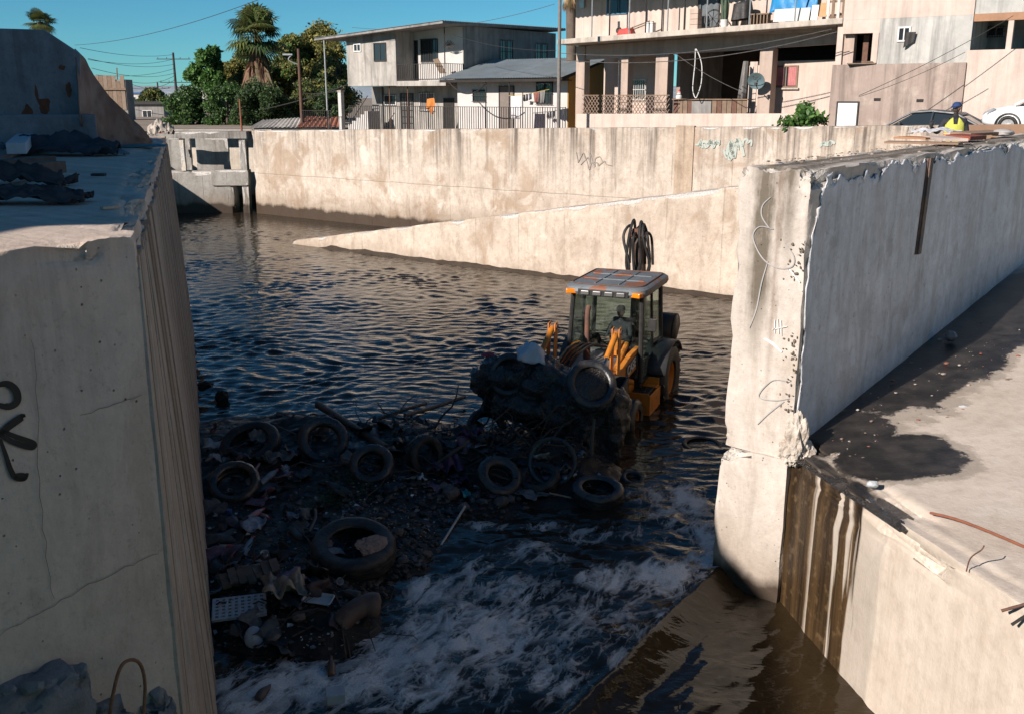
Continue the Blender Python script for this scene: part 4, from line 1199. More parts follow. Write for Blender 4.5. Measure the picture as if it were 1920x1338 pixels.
# cups
def cup(label, px, py, nrm, s=1.0):
    mb = MB(); c = on_bank(px, py)
    mb.lathe([(0.001, 0), (.03*s, 0), (.042*s, .105*s), (.045*s, .11*s), (.041*s, .108*s), (.029*s, .006*s), (.001, .006*s)], 16)
    o = mb.build('cup', white_pl, None, True); o.location = (c.x, c.y, c.z+.05); o.rotation_euler = Vector(nrm).to_track_quat('Z', 'Y').to_euler()
    return tag(o, label, 'cup', 'white disposable cups in the trash')
cup('white cup standing askew above the broken slatted panel', 497, 1056, (.1, -.3, 1), 1.15)
cup('white cup lying with its mouth open left of the large near tyre', 597, 1080, (.3, -.85, .3), 1.1)
cup('white cup lying just below the large near tyre', 630, 1100, (.5, -.5, .5), 1.1)
# bottles
def bottle(label, px, py, col, an, el=.1, s=1.0, lab=None, capc=(.5, .05, .04), rough=.18):
    root = thing('bottle', label, 'bottle', (0, 0, 0), 0)
    c = on_bank(px, py)
    m = pm('bottle_plastic', col, tuple(x*.7 for x in col), 8, rough, .002, dirt=(.05, .04, .03), dirtamt=.4)
    mb = MB(); mb.lathe([(.001, 0), (.030*s, 0), (.034*s, .012*s), (.034*s, .07*s), (.031*s, .09*s), (.034*s, .11*s), (.034*s, .165*s), (.013*s, .225*s), (.013*s, .24*s)], 14)
    mb.build('body', m, root, True, False)
    if lab:
        mb = MB(); mb.lathe([(.0352*s, .075*s), (.0352*s, .15*s)], 14); mb.build('wrapper', pm('bottle_wrapper', lab, None, 20, .4, 0), root, True, False)
    mb = MB(); mb.lathe([(.0145*s, .235*s), (.0145*s, .255*s), (.001, .256*s)], 10); mb.build('cap', pm('bottle_cap', capc, None, 9, .4, 0), root, True, False)
    d = Vector((math.cos(an)*math.cos(el), math.sin(an)*math.cos(el), math.sin(el)))
    root.location = (c.x-d.x*.12*s, c.y-d.y*.12*s, c.z+.05*s); root.rotation_euler = d.to_track_quat('Z', 'Y').to_euler()
    return root
bottle('clear bottle with a red wrapper floating by the left wall', 436, 1038, (.25, .27, .28), -.2, .05, 1.5, (.45, .05, .05))
bottle('blue tinted clear bottle upright beside the red wrapped one', 466, 1040, (.18, .30, .38), 1.3, .5, 1.2)
bottle('clear bottle with an orange cap right of the leaning tyre', 537, 898, (.24, .27, .29), 2.2, .4, 1.25, None, (.6, .16, .06))
bottle('dull clear bottle lying right against the leaning tyre', 505, 908, (.20, .24, .27), 1.0, .3, 1.5)
bottle('pinkish bottle lying left of a second pink one', 480, 972, (.40, .28, .30), 1.0, .15, 1.2, (.45, .22, .25))
bottle('small pink bottle pointing right beside the other pink bottle', 497, 975, (.42, .24, .26), -.9, .15, 1.0)
bottle('brown glass bottle floating in the foam at the bottom', 623, 1280, (.16, .08, .04), 1.75, .15, 1.25, None, (.1, .05, .03))
bottle('clear bottle with a dark cap below the upright tyre', 484, 880, (.45, .22, .17), 1.4, .3, .7)
# cans
def can(label, px, py, col, nrm, s=1.0, name='drink_can', cat='can'):
    mb = MB(); c = on_bank(px, py)
    mb.lathe([(.001, 0), (.027*s, 0), (.033*s, .008*s), (.033*s, .108*s), (.027*s, .116*s), (.026*s, .112*s), (.001, .112*s)], 16)
    o = mb.build(name, pm('can_paint', col, tuple(x*.6 for x in col), 12, .35, .002, dirt=(.05, .04, .03), dirtamt=.4), None, True)
    o.location = (c.x, c.y, c.z+.04); o.rotation_euler = Vector(nrm).to_track_quat('Z', 'Y').to_euler(); return tag(o, label, cat)
can('blue drink can standing close to the left wall', 431, 973, (.05, .11, .35), (.1, -.2, 1), 1.05)
can('brown cylindrical tin lying left of the broken panel', 447, 1078, (.16, .12, .09), (1, .1, .1), 2.4, 'tin', 'tin')
can('grey paint tin lying on its side by the left wall below the brown tin', 425, 1098, (.13, .13, .12), (1, .3, .2), 1.9, 'tin', 'tin')
can('dark tin lying below the large near tyre', 648, 1118, (.08, .075, .065), (.9, -.5, .1), 1.9, 'tin', 'tin')
# rock in the tyre, stones
rockm = pm('pinkish_rock', (.30, .21, .17), (.19, .13, .11), 7, .95, .02, 26)
mb = MB(); mb.blob((0, 0, 0), (.24, .17, .09), 4, .45, 4, 2.2)
o = mb.build('rock', rockm); c = on_bank(703, 1032, .26); o.location = (c.x, c.y, c.z+.30); o.rotation_euler = (.55, .25, .5); tag(o, 'rough brown rock resting on the rim of the large near tyre', 'rock')
big_stones = [(745, 1000, .10), (870, 955, .11), (905, 962, .09), (940, 960, .13), (845, 930, .17), (930, 925, .12), (958, 940, .09), (622, 1000, .09), (600, 1005, .10), (648, 925, .06), (800, 1040, .08), (775, 1052, .07), (755, 1060, .08), (560, 1150, .1), (630, 1160, .09)]
st0 = None
stone_m = [pm('bank_stone', a, b, 9, .6, .008) for a, b in (((.10, .085, .075), (.06, .05, .045)), ((.15, .11, .09), (.09, .065, .055)), ((.07, .07, .075), (.045, .045, .045)))]
labs = ['grey stone right of the large tyre, near its upper rim', 'stone at the water edge below the teal scrap', 'stone at the water edge right of the stick end', 'largest stone at the water edge, below the grey rag', 'broad dark stone above the teal scrap', 'reddish stone above the water edge stones', 'stone just left of the grey rag', 'stone at the upper left rim of the large tyre', 'brown stone left of the large tyre', 'small stone beside the weeds', 'stone left of the lower end of the white stick', 'stone at the point of the gravel spit', 'stone on the gravel right of the large tyre', 'stone below the brownish bag', 'flat stone beside the white tray']
for i, ((px, py, s), lab) in enumerate(zip(big_stones, labs)):
    mb = MB(); mb.blob((0, 0, 0), (s, s*.8, s*.6), 30+i, .35, 2, 1.4); c = on_bank(px, py)
    o = mb.build('stone', stone_m[i % 3]); o.location = (c.x, c.y, c.z+s*.3); o.rotation_euler = (0, 0, i*1.3); tag(o, lab, 'stone')
# clay pipe elbow
mb = MB(); c = on_bank(683, 1178)
path = bez([(-.26, -.16, -.06), (-.14, -.06, .04), (.0, .04, .08), (.14, .10, .05)], 5)
mb.tube(path, [.10]*(len(path)-5)+[.115, .125, .13, .13, .125], 16, False)
o = mb.build('pipe_elbow', pm('brown_clay', (.13, .075, .055), (.08, .05, .04), 6, .55, .005, dirt=(.03, .025, .02)), None, True)
o.modifiers.new('thick', 'SOLIDIFY').thickness = -.022
o.location = (c.x, c.y, max(.02, c.z)+.10); tag(o, 'brown clay pipe bend half sunk at the edge of the foam', 'pipe')
# lid-like white plastic piece, carton, shoe
mb = MB(); c = on_bank(480, 1233); mb.lathe([(.001, .05), (.05, .045), (.10, .02), (.115, 0), (.11, -.004), (.10, .012), (.05, .035), (.001, .04)], 20)
o = mb.build('plastic_dish', white_pl, None, True); o.location = (c.x, c.y, max(0, c.z)+.05); o.rotation_euler = (.75, -.4, .3); o.scale = (1, 1.25, 1); tag(o, 'white broken plastic lid at the lower edge of the bank', 'lid')
root = thing('carton', 'white square food carton floating in the foam at the bottom', 'box', at_z(630, 1312, .02), .2)
mb = MB(); mb.box((0, 0, .05), (.19, .17, .10)); mb.build('box_body', white_pl, root, False, False, .008)
mb = MB(); mb.box((0, .0, .105), (.2, .18, .014)); mb.build('lid', white_pl, root, False, False, .006)
mb = MB(); c = at_z(495, 1305, .02)
prof = bez([(-.13, 0, .05), (-.08, 0, .06), (0, 0, .05), (.08, 0, .03), (.15, 0, .02)], 4)
mb.tube(prof, [.03+.022*math.sin(math.pi*min(1, (k+2)/len(prof))) for k in range(len(prof))], 12)
root = thing('shoe', 'single brown shoe floating in the foam at the lower left', 'shoe', c, 1.35)
mb.build('upper', pm('shoe_leather', (.10, .07, .055), (.06, .045, .035), 9, .5, .003), root, True, False)
mb = MB(); mb.prism([(-.15, -.04, -.02), (.0, -.05, -.02), (.14, -.045, -.02), (.18, 0, -.02), (.14, .045, -.02), (0, .045, -.02), (-.15, .04, -.02)], (0, 0, .022)); mb.build('sole', rubber, root, False, False, .004)
# sticks, rods, planks
def stick(name, label, a, b, r0, mat, la=.03, lb=.03, cat='stick', n=7, bend=.0):
    p = on_bank(*a); q = on_bank(*b); p.z += la; q.z += lb
    mid = (p+q)/2+Vector((bend, bend*.5, bend*.4))
    mb = MB(); L = bez([p, mid, q], 4)
    L = [v-p for v in L]
    mb.tube(L, [r0*(1-.15*k/len(L)) for k in range(len(L))], n); o = mb.build(name, mat, None, True); o.location = p; return tag(o, label, cat)
stick('rod', 'straight white rod lying from the stones into the water', (872, 966), (827, 1027), .018, pm('white_rod', (.50, .47, .42), (.38, .34, .3), 8, .5, .002), .05, .04, 'rod')
stick('stick', 'pale wooden stick left of the lying tyre in the water', (1030, 937), (1071, 957), .016, pm('pale_stick', (.30, .22, .16), None, 8, .7, .003), .08, .04)
stick('stick', 'reddish crooked stick between the bag and the white tray', (570, 1062), (640, 1145), .012, pm('reddish_stick', (.16, .09, .06), None, 8, .7, .003), .12, .05, bend=.05)
stick('log', 'dark log running from the water down across the heap behind the upright tyre', (598, 780), (725, 850), .075, wood_wet, .22, .12, 'log', 10)
stick('branch', 'bleached forked branch left of the large near tyre', (592, 965), (580, 1002), .02, pm('bleached_branch', (.17, .14, .12), None, 8, .8, .004), .08, .05, 'branch', bend=.04)
stick('plank', 'pale grey strip of wood below the thin tyre ring', (1060, 872), (1080, 892), .022, pm('pale_strip', (.38, .40, .42), None, 6, .6, .002), .18, .12, 'plank')
stick('stick', 'thin black stick standing in the foam below the pipe bend', (643, 1215), (650, 1250), .008, wood_wet, .25, .0)
stick('branch', 'dark branch lying along the water edge right of the log', (700, 800), (800, 775), .035, wood_wet, .12, .1, 'branch', bend=.08)
stick('branch', 'dark branch crossing the heap towards the half sunk tyre', (760, 800), (872, 770), .04, wood_wet, .12, .18, 'branch', bend=-.06)
stick('stick', 'light thin stick lying behind the tilted tyre', (522, 812), (556, 820), .012, pm('light_stick', (.26, .22, .18), None, 8, .7, .003), .14, .08)
stick('branch', 'knotted branch below the purple cloth', (800, 895), (880, 850), .03, wood_wet, .12, .3, 'branch', bend=.04)
# upright stake in the mud by the front wheel
p = on_bank(1108, 858); mb = MB(); mb.tube([(0, 0, -.1), (.01, .02, .3), (.04, .03, .62)], [.035, .033, .028], 7)
o = mb.build('stake', pm('mud_stake', (.12, .095, .075), (.05, .04, .03), 9, .7, .006), None, True); o.location = p; tag(o, 'muddy stake standing upright in front of the front wheel', 'stake')
# dark tangled clumps at the back edge
for i, (px, py, s, sz, lab) in enumerate([(538, 792, .30, .2, 'rounded clump of roots and mud behind the tilted tyre'), (415, 742, .13, .17, 'dark snag sticking out of the water near the left wall'), (385, 715, .16, .08, 'low dark clump against the left wall farther upstream')]):
    root = thing('root_clump', lab, 'clump', at_z(px, py+8, 0), 0)
    mb = MB(); mb.blob((0, 0, sz*.3), (s, s*.7, sz), 60+i, .6, 3, 2.2); mb.build('mud_ball', mud, root, False, False)
    mb = MB(); r_ = random.Random(i+90)
    for k in range(26):
        a = r_.uniform(0, 6.3); e = r_.uniform(.1, 1.3); L = r_.uniform(.7, 1.25)
        d = Vector((math.cos(a)*math.cos(e)*s, math.sin(a)*math.cos(e)*s*.8, math.sin(e)*sz*1.3))
        mb.tube([d*.6, d*.9+Vector((0, 0, .02)), d*L+Vector((r_.gauss(0, .04), r_.gauss(0, .04), -.01))], [.012, .009, .004], 4)
    tag(mb.build('roots', twig_m, root, False, False), kind='stuff')
# ================================================================== backhoe loader
FW = Vector((-.38, -.925)).normalized()          # way the machine faces
BC = Vector((2.15, 19.75, -.36))                 # ground below the cab
BRZ = math.atan2(FW.y, FW.x)
t = NT('worn_yellow_paint')
oc = t.n('ShaderNodeTexCoord').outputs['Object']
col = t.mix(t.mr(t.noise(oc, 3, 5), .35, .7), (.56, .20, .018), (.42, .14, .012))
col = t.mix(t.mr(t.noise(oc, 5, 8, .7, .4), .56, .66, 0, .85), col, (.10, .045, .018))
col = t.mix(t.mr(t.noise(oc, 2.2, 6, .65), .52, .72, 0, .6), col, (.05, .035, .025))
yellow = t.done(col, t.mr(t.noise(oc, 8, 4), .3, .7, .35, .6), t.bump(t.noise(oc, 60, 3), .002), 0, .5)
t = NT('roof_paint')
oc = t.n('ShaderNodeTexCoord').outputs['Object']
col = t.mix(t.mr(t.noise(oc, 3, 4), .35, .7), (.15, .165, .175), (.11, .125, .135))
col = t.mix(t.mr(t.noise(oc, 2.6, 4, .5, .3), .545, .56), col, (.21, .085, .045))
col = t.mix(t.mr(t.noise(oc, 14, 4, .7), .6, .66, 0, .8), col, (.05, .035, .03))
roofm = t.done(col, .55, t.bump(t.noise(oc, 30, 3), .002), 0, .4)
dkgrey = pm('dark_grey_paint', (.045, .048, .052), (.03, .032, .035), 5, .5, .002, objspace=True, dirt=(.08, .06, .045), dirtamt=.35)
hoodm = pm('hood_grey_paint', (.16, .155, .15), (.10, .098, .095), 4, .5, .002, objspace=True, dirt=(.06, .045, .035), dirtamt=.6)
blackm = pm('machine_black', (.016, .016, .016), (.028, .025, .022), 6, .5, .003, objspace=True)
steel = pm('bright_ram_steel', (.45, .45, .44), (.3, .29, .28), 9, .25, .001, metal=1.0, objspace=True)
rustpipe = pm('rusty_pipe', (.16, .075, .045), (.09, .05, .04), 8, .8, .006, objspace=True)
seatm = pm('seat_vinyl', (.03, .03, .032), None, 6, .6, .002, objspace=True)
amber = NT('amber_lens').done((.75, .20, .01), .25, None, 0, .5)
lampm = NT('lamp_glass').done((.12, .12, .115), .15, None, 0, .6)
t = NT('cab_glass')
tr = t.n('ShaderNodeBsdfTransparent'); tr.inputs[0].default_value = (.84, .93, .89, 1)
gl = t.n('ShaderNodeBsdfGlossy'); gl.inputs['Roughness'].default_value = .03; gl.inputs[0].default_value = (.8, .85, .85, 1)
df = t.n('ShaderNodeBsdfDiffuse'); df.inputs[0].default_value = (.32, .34, .32, 1)
oc = t.n('ShaderNodeTexCoord').outputs['Object']
fr = t.n('ShaderNodeLayerWeight'); fr.inputs[0].default_value = .35
mx = t.n('ShaderNodeMixShader'); t.set(mx.inputs[0], t.mr(fr.outputs['Fresnel'], 0, 1, .06, .7)); t.set(mx.inputs[1], tr.outputs[0]); t.set(mx.inputs[2], gl.outputs[0])
dirtf = t.math('MULTIPLY', t.mr(t.noise(oc, 3.5, 7, .7, .5), .5, .72), .13)
sp_ = t.mr(t.noise(oc, 60, 2), .70, .74, 0, .5)
mx2 = t.n('ShaderNodeMixShader'); t.set(mx2.inputs[0], t.math('MAXIMUM', dirtf, sp_)); t.set(mx2.inputs[1], mx.outputs[0]); t.set(mx2.inputs[2], df.outputs[0])
t.t.links.new(mx2.outputs[0], t.out.inputs['Surface'])
glass = t.m

bk = thing('backhoe_loader', 'orange backhoe loader wading in the dark water, bucket full of black mud', 'backhoe', BC, BRZ)
def bpart(mb, name, mat, parent=None, sm=True, bev=0, lab=None):
    o = mb.build(name, mat, parent or bk, sm, False, bev)
    if lab: o['label'] = lab
    return o
# chassis and engine
mb = MB(); mb.bbox((-1.0, -.36, .42), (2.3, .36, .85)); mb.bbox((1.55, -.8, .38), (1.85, .8, .52)); mb.bbox((2.15, -.42, .55), (2.42, .42, 1.1))
bpart(mb, 'chassis', blackm, None, False, .02)
mb = MB()
sec = [(.72, .50, 1.50), (1.2, .50, 1.46), (1.8, .47, 1.36), (2.2, .43, 1.24), (2.40, .36, 1.10)]
rings = []
for x_, hw, zt in sec:
    rings.append([(x_, -hw, .78), (x_, -hw, zt-.16), (x_, -hw*.86, zt-.05), (x_, -hw*.5, zt), (x_, hw*.5, zt), (x_, hw*.86, zt-.05), (x_, hw, zt-.16), (x_, hw, .78)])
vs = sum(rings, []); n = 8
mb.add(vs, [(i*n+k, i*n+(k+1) % n, (i+1)*n+(k+1) % n, (i+1)*n+k) for i in range(len(sec)-1) for k in range(n-1)]+[tuple(range((len(sec)-1)*n, len(sec)*n)), tuple(range(n-1, -1, -1))])
hood = bpart(mb, 'hood', hoodm, None, True)
# yellow side panel with the dark name strip
for sgn in (1, -1):
    mb = MB(); y0 = .505*sgn
    mb.prism([(.76, y0, .80), (2.10, y0-.05*sgn, .80), (2.16, y0-.06*sgn, 1.00), (1.30, y0, 1.40), (.76, y0, 1.44)], (0, .03*sgn, 0))
    p = bpart(mb, 'side_panel', yellow, None, False, .008)
    mb = MB(); y1 = .538*sgn
    mb.prism([(.80, y1, 1.18), (1.66, y1-.02*sgn, 1.02), (1.62, y1-.02*sgn, 1.20), (.80, y1, 1.40)], (0, .006*sgn, 0))
    if sgn < 0: bpart(mb, 'name_strip', dkgrey, p, False)
def name_on(p):
    y1 = .676; mb = MB(); mb.prism([(.66, y1, 1.31), (1.62, y1, 1.19), (1.62, y1, 1.40), (.66, y1, 1.51)], (0, .006, 0)); bpart(mb, 'name_strip', dkgrey, p, False)
    if True:
        fc = bpy.data.curves.new('lettering', 'FONT'); fc.body = 'CASE'; fc.size = .25; fc.extrude = .002; fc.offset = .004
        tmp = bpy.data.objects.new('tmp', fc); COL.objects.link(tmp)
        dg = bpy.context.evaluated_depsgraph_get(); me = bpy.data.meshes.new_from_object(tmp.evaluated_get(dg)); bpy.data.objects.remove(tmp)
        lo = bpy.data.objects.new('lettering', me); me.materials.clear(); me.materials.append(pm('white_lettering', (.72, .72, .70), None, 30, .5, 0)); COL.objects.link(lo)
        lo.parent = p
        # letters read from the machine's left: text runs towards the rear
        lo.matrix_basis = Matrix.Translation((1.54, y1+.010, 1.215)) @ Matrix.Rotation(R(180), 4, 'Z') @ Matrix.Rotation(R(90), 4, 'X') @ Matrix.Rotation(R(7), 4, 'Z')
# yellow arm over the bonnet and engine bay bits
mb = MB(); mb.tube([(.72, .42, 1.62), (1.25, .47, 1.52), (1.75, .5, 1.36)], .055, 8); mb.box((1.0, .30, 1.60), (.5, .14, .10), M=Matrix.Rotation(R(10), 3, 'Y'))
bpart(mb, 'grab_rail', yellow, None, True)
# cab: frame, panes, roof
def cabp(x, y, z):                     # sides lean in a little towards the roof
    k = (z-.95)/1.65
    return Vector((x-(.16*k if x > 0 else -.05*k)*1.0, y*(1-.08*k), z))
FX, RX, HY = .88, -.78, .76
mb = MB()
for sy in (1, -1):
    mb.tube([cabp(FX, HY*sy, z) for z in (.92, 1.4, 2.0, 2.62)], .048, 8)
    mb.tube([cabp(RX, HY*sy, z) for z in (1.25, 1.6, 2.1, 2.62)], .05, 8)
    mb.tube([cabp(-.05, HY*sy, z) for z in (.92, 1.4, 2.0, 2.62)], .032, 8)
    mb.tube([cabp(FX, HY*sy, .93), cabp(.3, HY*sy, .90), cabp(-.05, HY*sy, .93)], .04, 8)
    mb.tube([cabp(-.05, HY*sy, 1.5), cabp(RX, HY*sy, 1.48)], .035, 8)
    mb.tube([cabp(FX, HY*sy, 2.6), cabp(RX, HY*sy, 2.6)], .05, 8)
mb.tube([cabp(FX, -HY, 2.6), cabp(FX, HY, 2.6)], .05, 8); mb.tube([cabp(RX, -HY, 2.6), cabp(RX, HY, 2.6)], .05, 8)
mb.tube([cabp(FX, -HY, .95), cabp(FX, HY, .95)], .04, 8); mb.tube([cabp(RX, -HY, 1.4), cabp(RX, HY, 1.4)], .04, 8)
frame = bpart(mb, 'cab_frame', blackm, None, True)
mb = MB(); mb.bbox((RX, -HY+.02, .72), (FX-.06, HY-.02, .88)); bpart(mb, 'cab_floor', blackm, None, False)
mb = MB(); mb.box((FX-.05, 0, 1.12), (.10, 1.36, .46)); mb.box((FX-.18, 0, 1.36), (.22, 1.0, .14), M=Matrix.Rotation(R(-15), 3, 'Y')); bpart(mb, 'dashboard', dkgrey, None, False, .02)
def pane(name, pts, lab=None):
    mb = MB(); pts = [Vector(p) for p in pts]; nrm = (pts[1]-pts[0]).cross(pts[2]-pts[0]).normalized()*.006
    mb.prism(pts, nrm); return bpart(mb, name, glass, None, False)
nW = 6
def front(y, z): p = cabp(FX, y, z); return Vector((p.x+.05*(1-(y/HY)**2), p.y, p.z))
mb = MB(); ysn = np.linspace(-HY+.03, HY-.03, 9); zsn = (1.0, 1.5, 2.0, 2.57)
mb.grid(lambda a, b: front(a, b), list(ysn), list(zsn)); ws_o = bpart(mb, 'windscreen', glass, None, True)
for sy in (1, -1):
    pane('door_glass', [cabp(FX-.05, HY*sy, 1.32), cabp(-.02, HY*sy, 1.32), cabp(-.02, HY*sy, 2.56), cabp(FX-.05, HY*sy, 2.56)])
    pane('side_window', [cabp(-.10, HY*sy, 1.52), cabp(RX+.05, HY*sy, 1.52), cabp(RX+.05, HY*sy, 2.56), cabp(-.10, HY*sy, 2.56)])
    mb = MB(); mb.prism([cabp(FX-.05, HY*sy, .95), cabp(-.02, HY*sy, .95), cabp(-.02, HY*sy, 1.26), cabp(FX-.05, HY*sy, 1.26)], (0, -.012*sy, 0))
    bpart(mb, 'door_panel', pm('green_tinted_panel', (.10, .13, .12), (.06, .08, .075), 5, .25, .002, objspace=True), None, False)
    mb = MB(); mb.tube([cabp(FX-.05, HY*sy+.02*sy, 1.29), cabp(-.02, HY*sy+.02*sy, 1.29)], .022, 6); mb.tube([cabp(.1, HY*sy+.04*sy, 1.33), cabp(.26, HY*sy+.05*sy, 1.33)], .016, 6)
    bpart(mb, 'door_rail', blackm, None, True)
pane('rear_window', [cabp(RX, -HY+.04, 1.45), cabp(RX, HY-.04, 1.45), cabp(RX, HY-.04, 2.56), cabp(RX, -HY+.04, 2.56)])
# roof
def rr(L0, L1, hw, rc, z, k=5):
    out = []
    for cx, cy, a0, r0 in ((L1-rc, hw-rc, 0, rc), (L0+.1, hw-.1, 90, .1), (L0+.1, -hw+.1, 180, .1), (L1-rc, -hw+rc, 270, rc)):
        for i in range(k+1): out.append((cx+r0*math.cos(R(a0+90*i/k)), cy+r0*math.sin(R(a0+90*i/k)), z))
    return out
rg = [rr(-.98, .98, .80, .26, 2.60), rr(-1.0, 1.02, .83, .28, 2.66), rr(-.99, 1.0, .82, .28, 2.74), rr(-.94, .94, .77, .26, 2.785), rr(-.85, .84, .66, .22, 2.80)]
mb = MB(); m = len(rg[0]); vs = sum(rg, [])
mb.add(vs, [(q*m+k, q*m+(k+1) % m, (q+1)*m+(k+1) % m, (q+1)*m+k) for q in range(len(rg)-1) for k in range(m)]+[tuple(range(m-1, -1, -1)), tuple(range((len(rg)-1)*m, len(rg)*m))])
roof = bpart(mb, 'roof', roofm, None, True)
mb = MB()
for y_ in (-.24, .24): mb.bbox((-.8, y_-.012, 2.795), (.78, y_+.012, 2.815))
for x_ in (-.3, .28): mb.bbox((x_-.012, -.62, 2.795), (x_+.012, .62, 2.818))
bpart(mb, 'roof_rib', roofm, roof, False, .004)
mb = MB(); ring = [Vector(p)+Vector((0, 0, .03)) for p in rr(-.9, .90, .73, .25, 2.77)]; mb.tube(ring+[ring[0]], .012, 5); bpart(mb, 'roof_rim', rustpipe, roof, True)
mb = MB(); mb.box((1.0, 0, 2.655), (.06, 1.02, .13)); lb = bpart(mb, 'lamp_bar', blackm, roof, False, .01)
for y_ in (-.36, -.12, .12, .36):
    mb = MB(); mb.box((1.035, y_, 2.655), (.05, .17, .085)); bpart(mb, 'work_lamp', lampm, roof, False, .015)
for y_ in (-.66, .66):
    mb = MB(); mb.box((.965, y_, 2.66), (.14, .22, .095), rz=-.35*(1 if y_ > 0 else -1)); bpart(mb, 'indicator_lamp', amber, roof, False, .02)
# exhaust, mirror, steps
mb = MB(); mb.tube([(1.35, -.20, 1.3), (1.35, -.20, 2.25), (1.33, -.20, 2.36), (1.27, -.20, 2.44)], .05, 10, False); mb.cyl((1.35, -.2, 1.3), (1.35, -.2, 1.75), .07)
bpart(mb, 'exhaust_stack', rustpipe, None, True)
mb = MB(); mb.tube([(.82, -.80, 1.15), (.90, -.98, 1.2), (.90, -.98, 1.75), (.84, -.84, 1.82)], .016, 6); mb.box((.9, -1.0, 1.55), (.03, .06, .2)); bpart(mb, 'grab_handle', blackm, None, True)
mb = MB(); mb.tube([(.84, .80, 2.2), (.95, .98, 2.22)], .012, 6); mb.box((.95, .98, 2.1), (.03, .16, .24)); bpart(mb, 'mirror', blackm, None, False, .01)
# wheels
def wheel(x, y, r, rim, wdt, name, lugs):
    W = tyre_mesh(r, rim, wdt, 0, 40); 
    mb = MB(); M = Matrix.Rotation(R(90), 4, 'X')
    sg = 1 if y > 0 else -1
    for v in W.v: pass
    mb.add([M @ Vector(v)+Vector((x, y, r)) for v in W.v], W.f)
    for k in range(lugs):
        a = 2*math.pi*k/lugs
        for s_ in (-1, 1):
            aa = a+(math.pi/lugs if s_ > 0 else 0)
            p0 = Vector((math.cos(aa)*(r+.005), 0, math.sin(aa)*(r+.005))); ty_ = Vector((-math.sin(aa), 0, math.cos(aa)))
            a0 = p0+Vector((0, s_*wdt*.04, 0))-ty_*.0; b0 = p0+Vector((0, s_*wdt*.5, 0))+ty_*.13*r/.6
            mid = (a0+b0)/2+Vector((x, y, r)); dv = (b0-a0); L = dv.length
            ex = dv.normalized(); ez = p0.normalized(); ey = ez.cross(ex)
            mb.box(mid, (L, .05, .05), M=Matrix((ex, ey, ez)).transposed())
    root = bpart(mb, name, rubber2 if r > .5 else rubber, None, True)
    mb = MB(); prof = [(rim+.015, -wdt*.38), (rim+.015, wdt*.38), (rim-.03, wdt*.36), (rim-.05, wdt*.12), (rim*.55, wdt*.02), (rim*.42, wdt*.10), (rim*.30, wdt*.22), (.001, wdt*.22)]
    Q = Matrix.Translation((x, y, r)) @ (Matrix.Rotation(R(-90), 4, 'X') if sg > 0 else Matrix.Rotation(R(90), 4, 'X'))
    mb.lathe(prof, 28, Q); bpart(mb, 'rim', yellow, root, True)
    mb = MB()
    for k in range(8):
        a = 2*math.pi*k/8; c_ = Q @ Vector((rim*.5*math.cos(a), rim*.5*math.sin(a), wdt*.05)); mb.cyl(c_, c_+Vector((0, .03*sg, 0)), .02, n=6)
    bpart(mb, 'wheel_nuts', dkgrey, root, False)
for sy in (1, -1):
    wheel(-.42, .88*sy, .70, .36, .46, 'rear_wheel', 18)
    wheel(1.78, .82*sy, .42, .22, .32, 'front_wheel', 0)
    mb = MB(); m_ = 9
    for wv in (.62, 1.12):
        pass
    pts = []
    for k in range(m_+1):
        a = R(20+125*k/m_)
        for wv in (.64, 1.14): pts.append((-.42+.86*math.cos(a), wv*sy, .70+.80*math.sin(a)))
    mb.add(pts, [(2*k, 2*k+1, 2*k+3, 2*k+2) for k in range(m_)])
    o = bpart(mb, 'rear_fender', dkgrey, None, True); o.modifiers.new('thick', 'SOLIDIFY').thickness = .035
# toolbox / battery step between the wheels on the left, tank on the right
mb = MB(); x0, x1, y0, y1, z0, z1 = .40, 1.22, .60, 1.06, .36, .92
mb.bbox((x0, y0, z0), (x1, y1, z0+.03)); mb.bbox((x0, y1-.03, z0+.03), (x1, y1, z1-.16)); mb.bbox((x0, y0, z0+.03), (x0+.03, y1-.03, z1)); mb.bbox((x1-.03, y0, z0+.03), (x1, y1-.03, z1-.12)); mb.bbox((x0+.03, y0, z0+.03), (x1-.03, y0+.03, z1))
mb.prism([(x0+.03, y1-.03, z1-.16), (x0+.03, y0+.03, z1-.16), (x0+.03, y0+.03, z1-.13), (x0+.03, y1-.03, z1-.13)], (.2, 0, 0))
bpart(mb, 'step_box', yellow, None, False, .008)
mb = MB(); mb.box((.86, .82, .70), (.52, .34, .16)); bt = bpart(mb, 'battery', blackm, None, False, .015)
mb = MB(); mb.box((.9, .84, .79), (.3, .10, .012), rz=.15); bpart(mb, 'battery_strap', steel, bt, False)
mb = MB(); mb.bbox((.35, -1.02, .36), (1.2, -.6, .9)); bpart(mb, 'fuel_tank', yellow, None, False, .03)
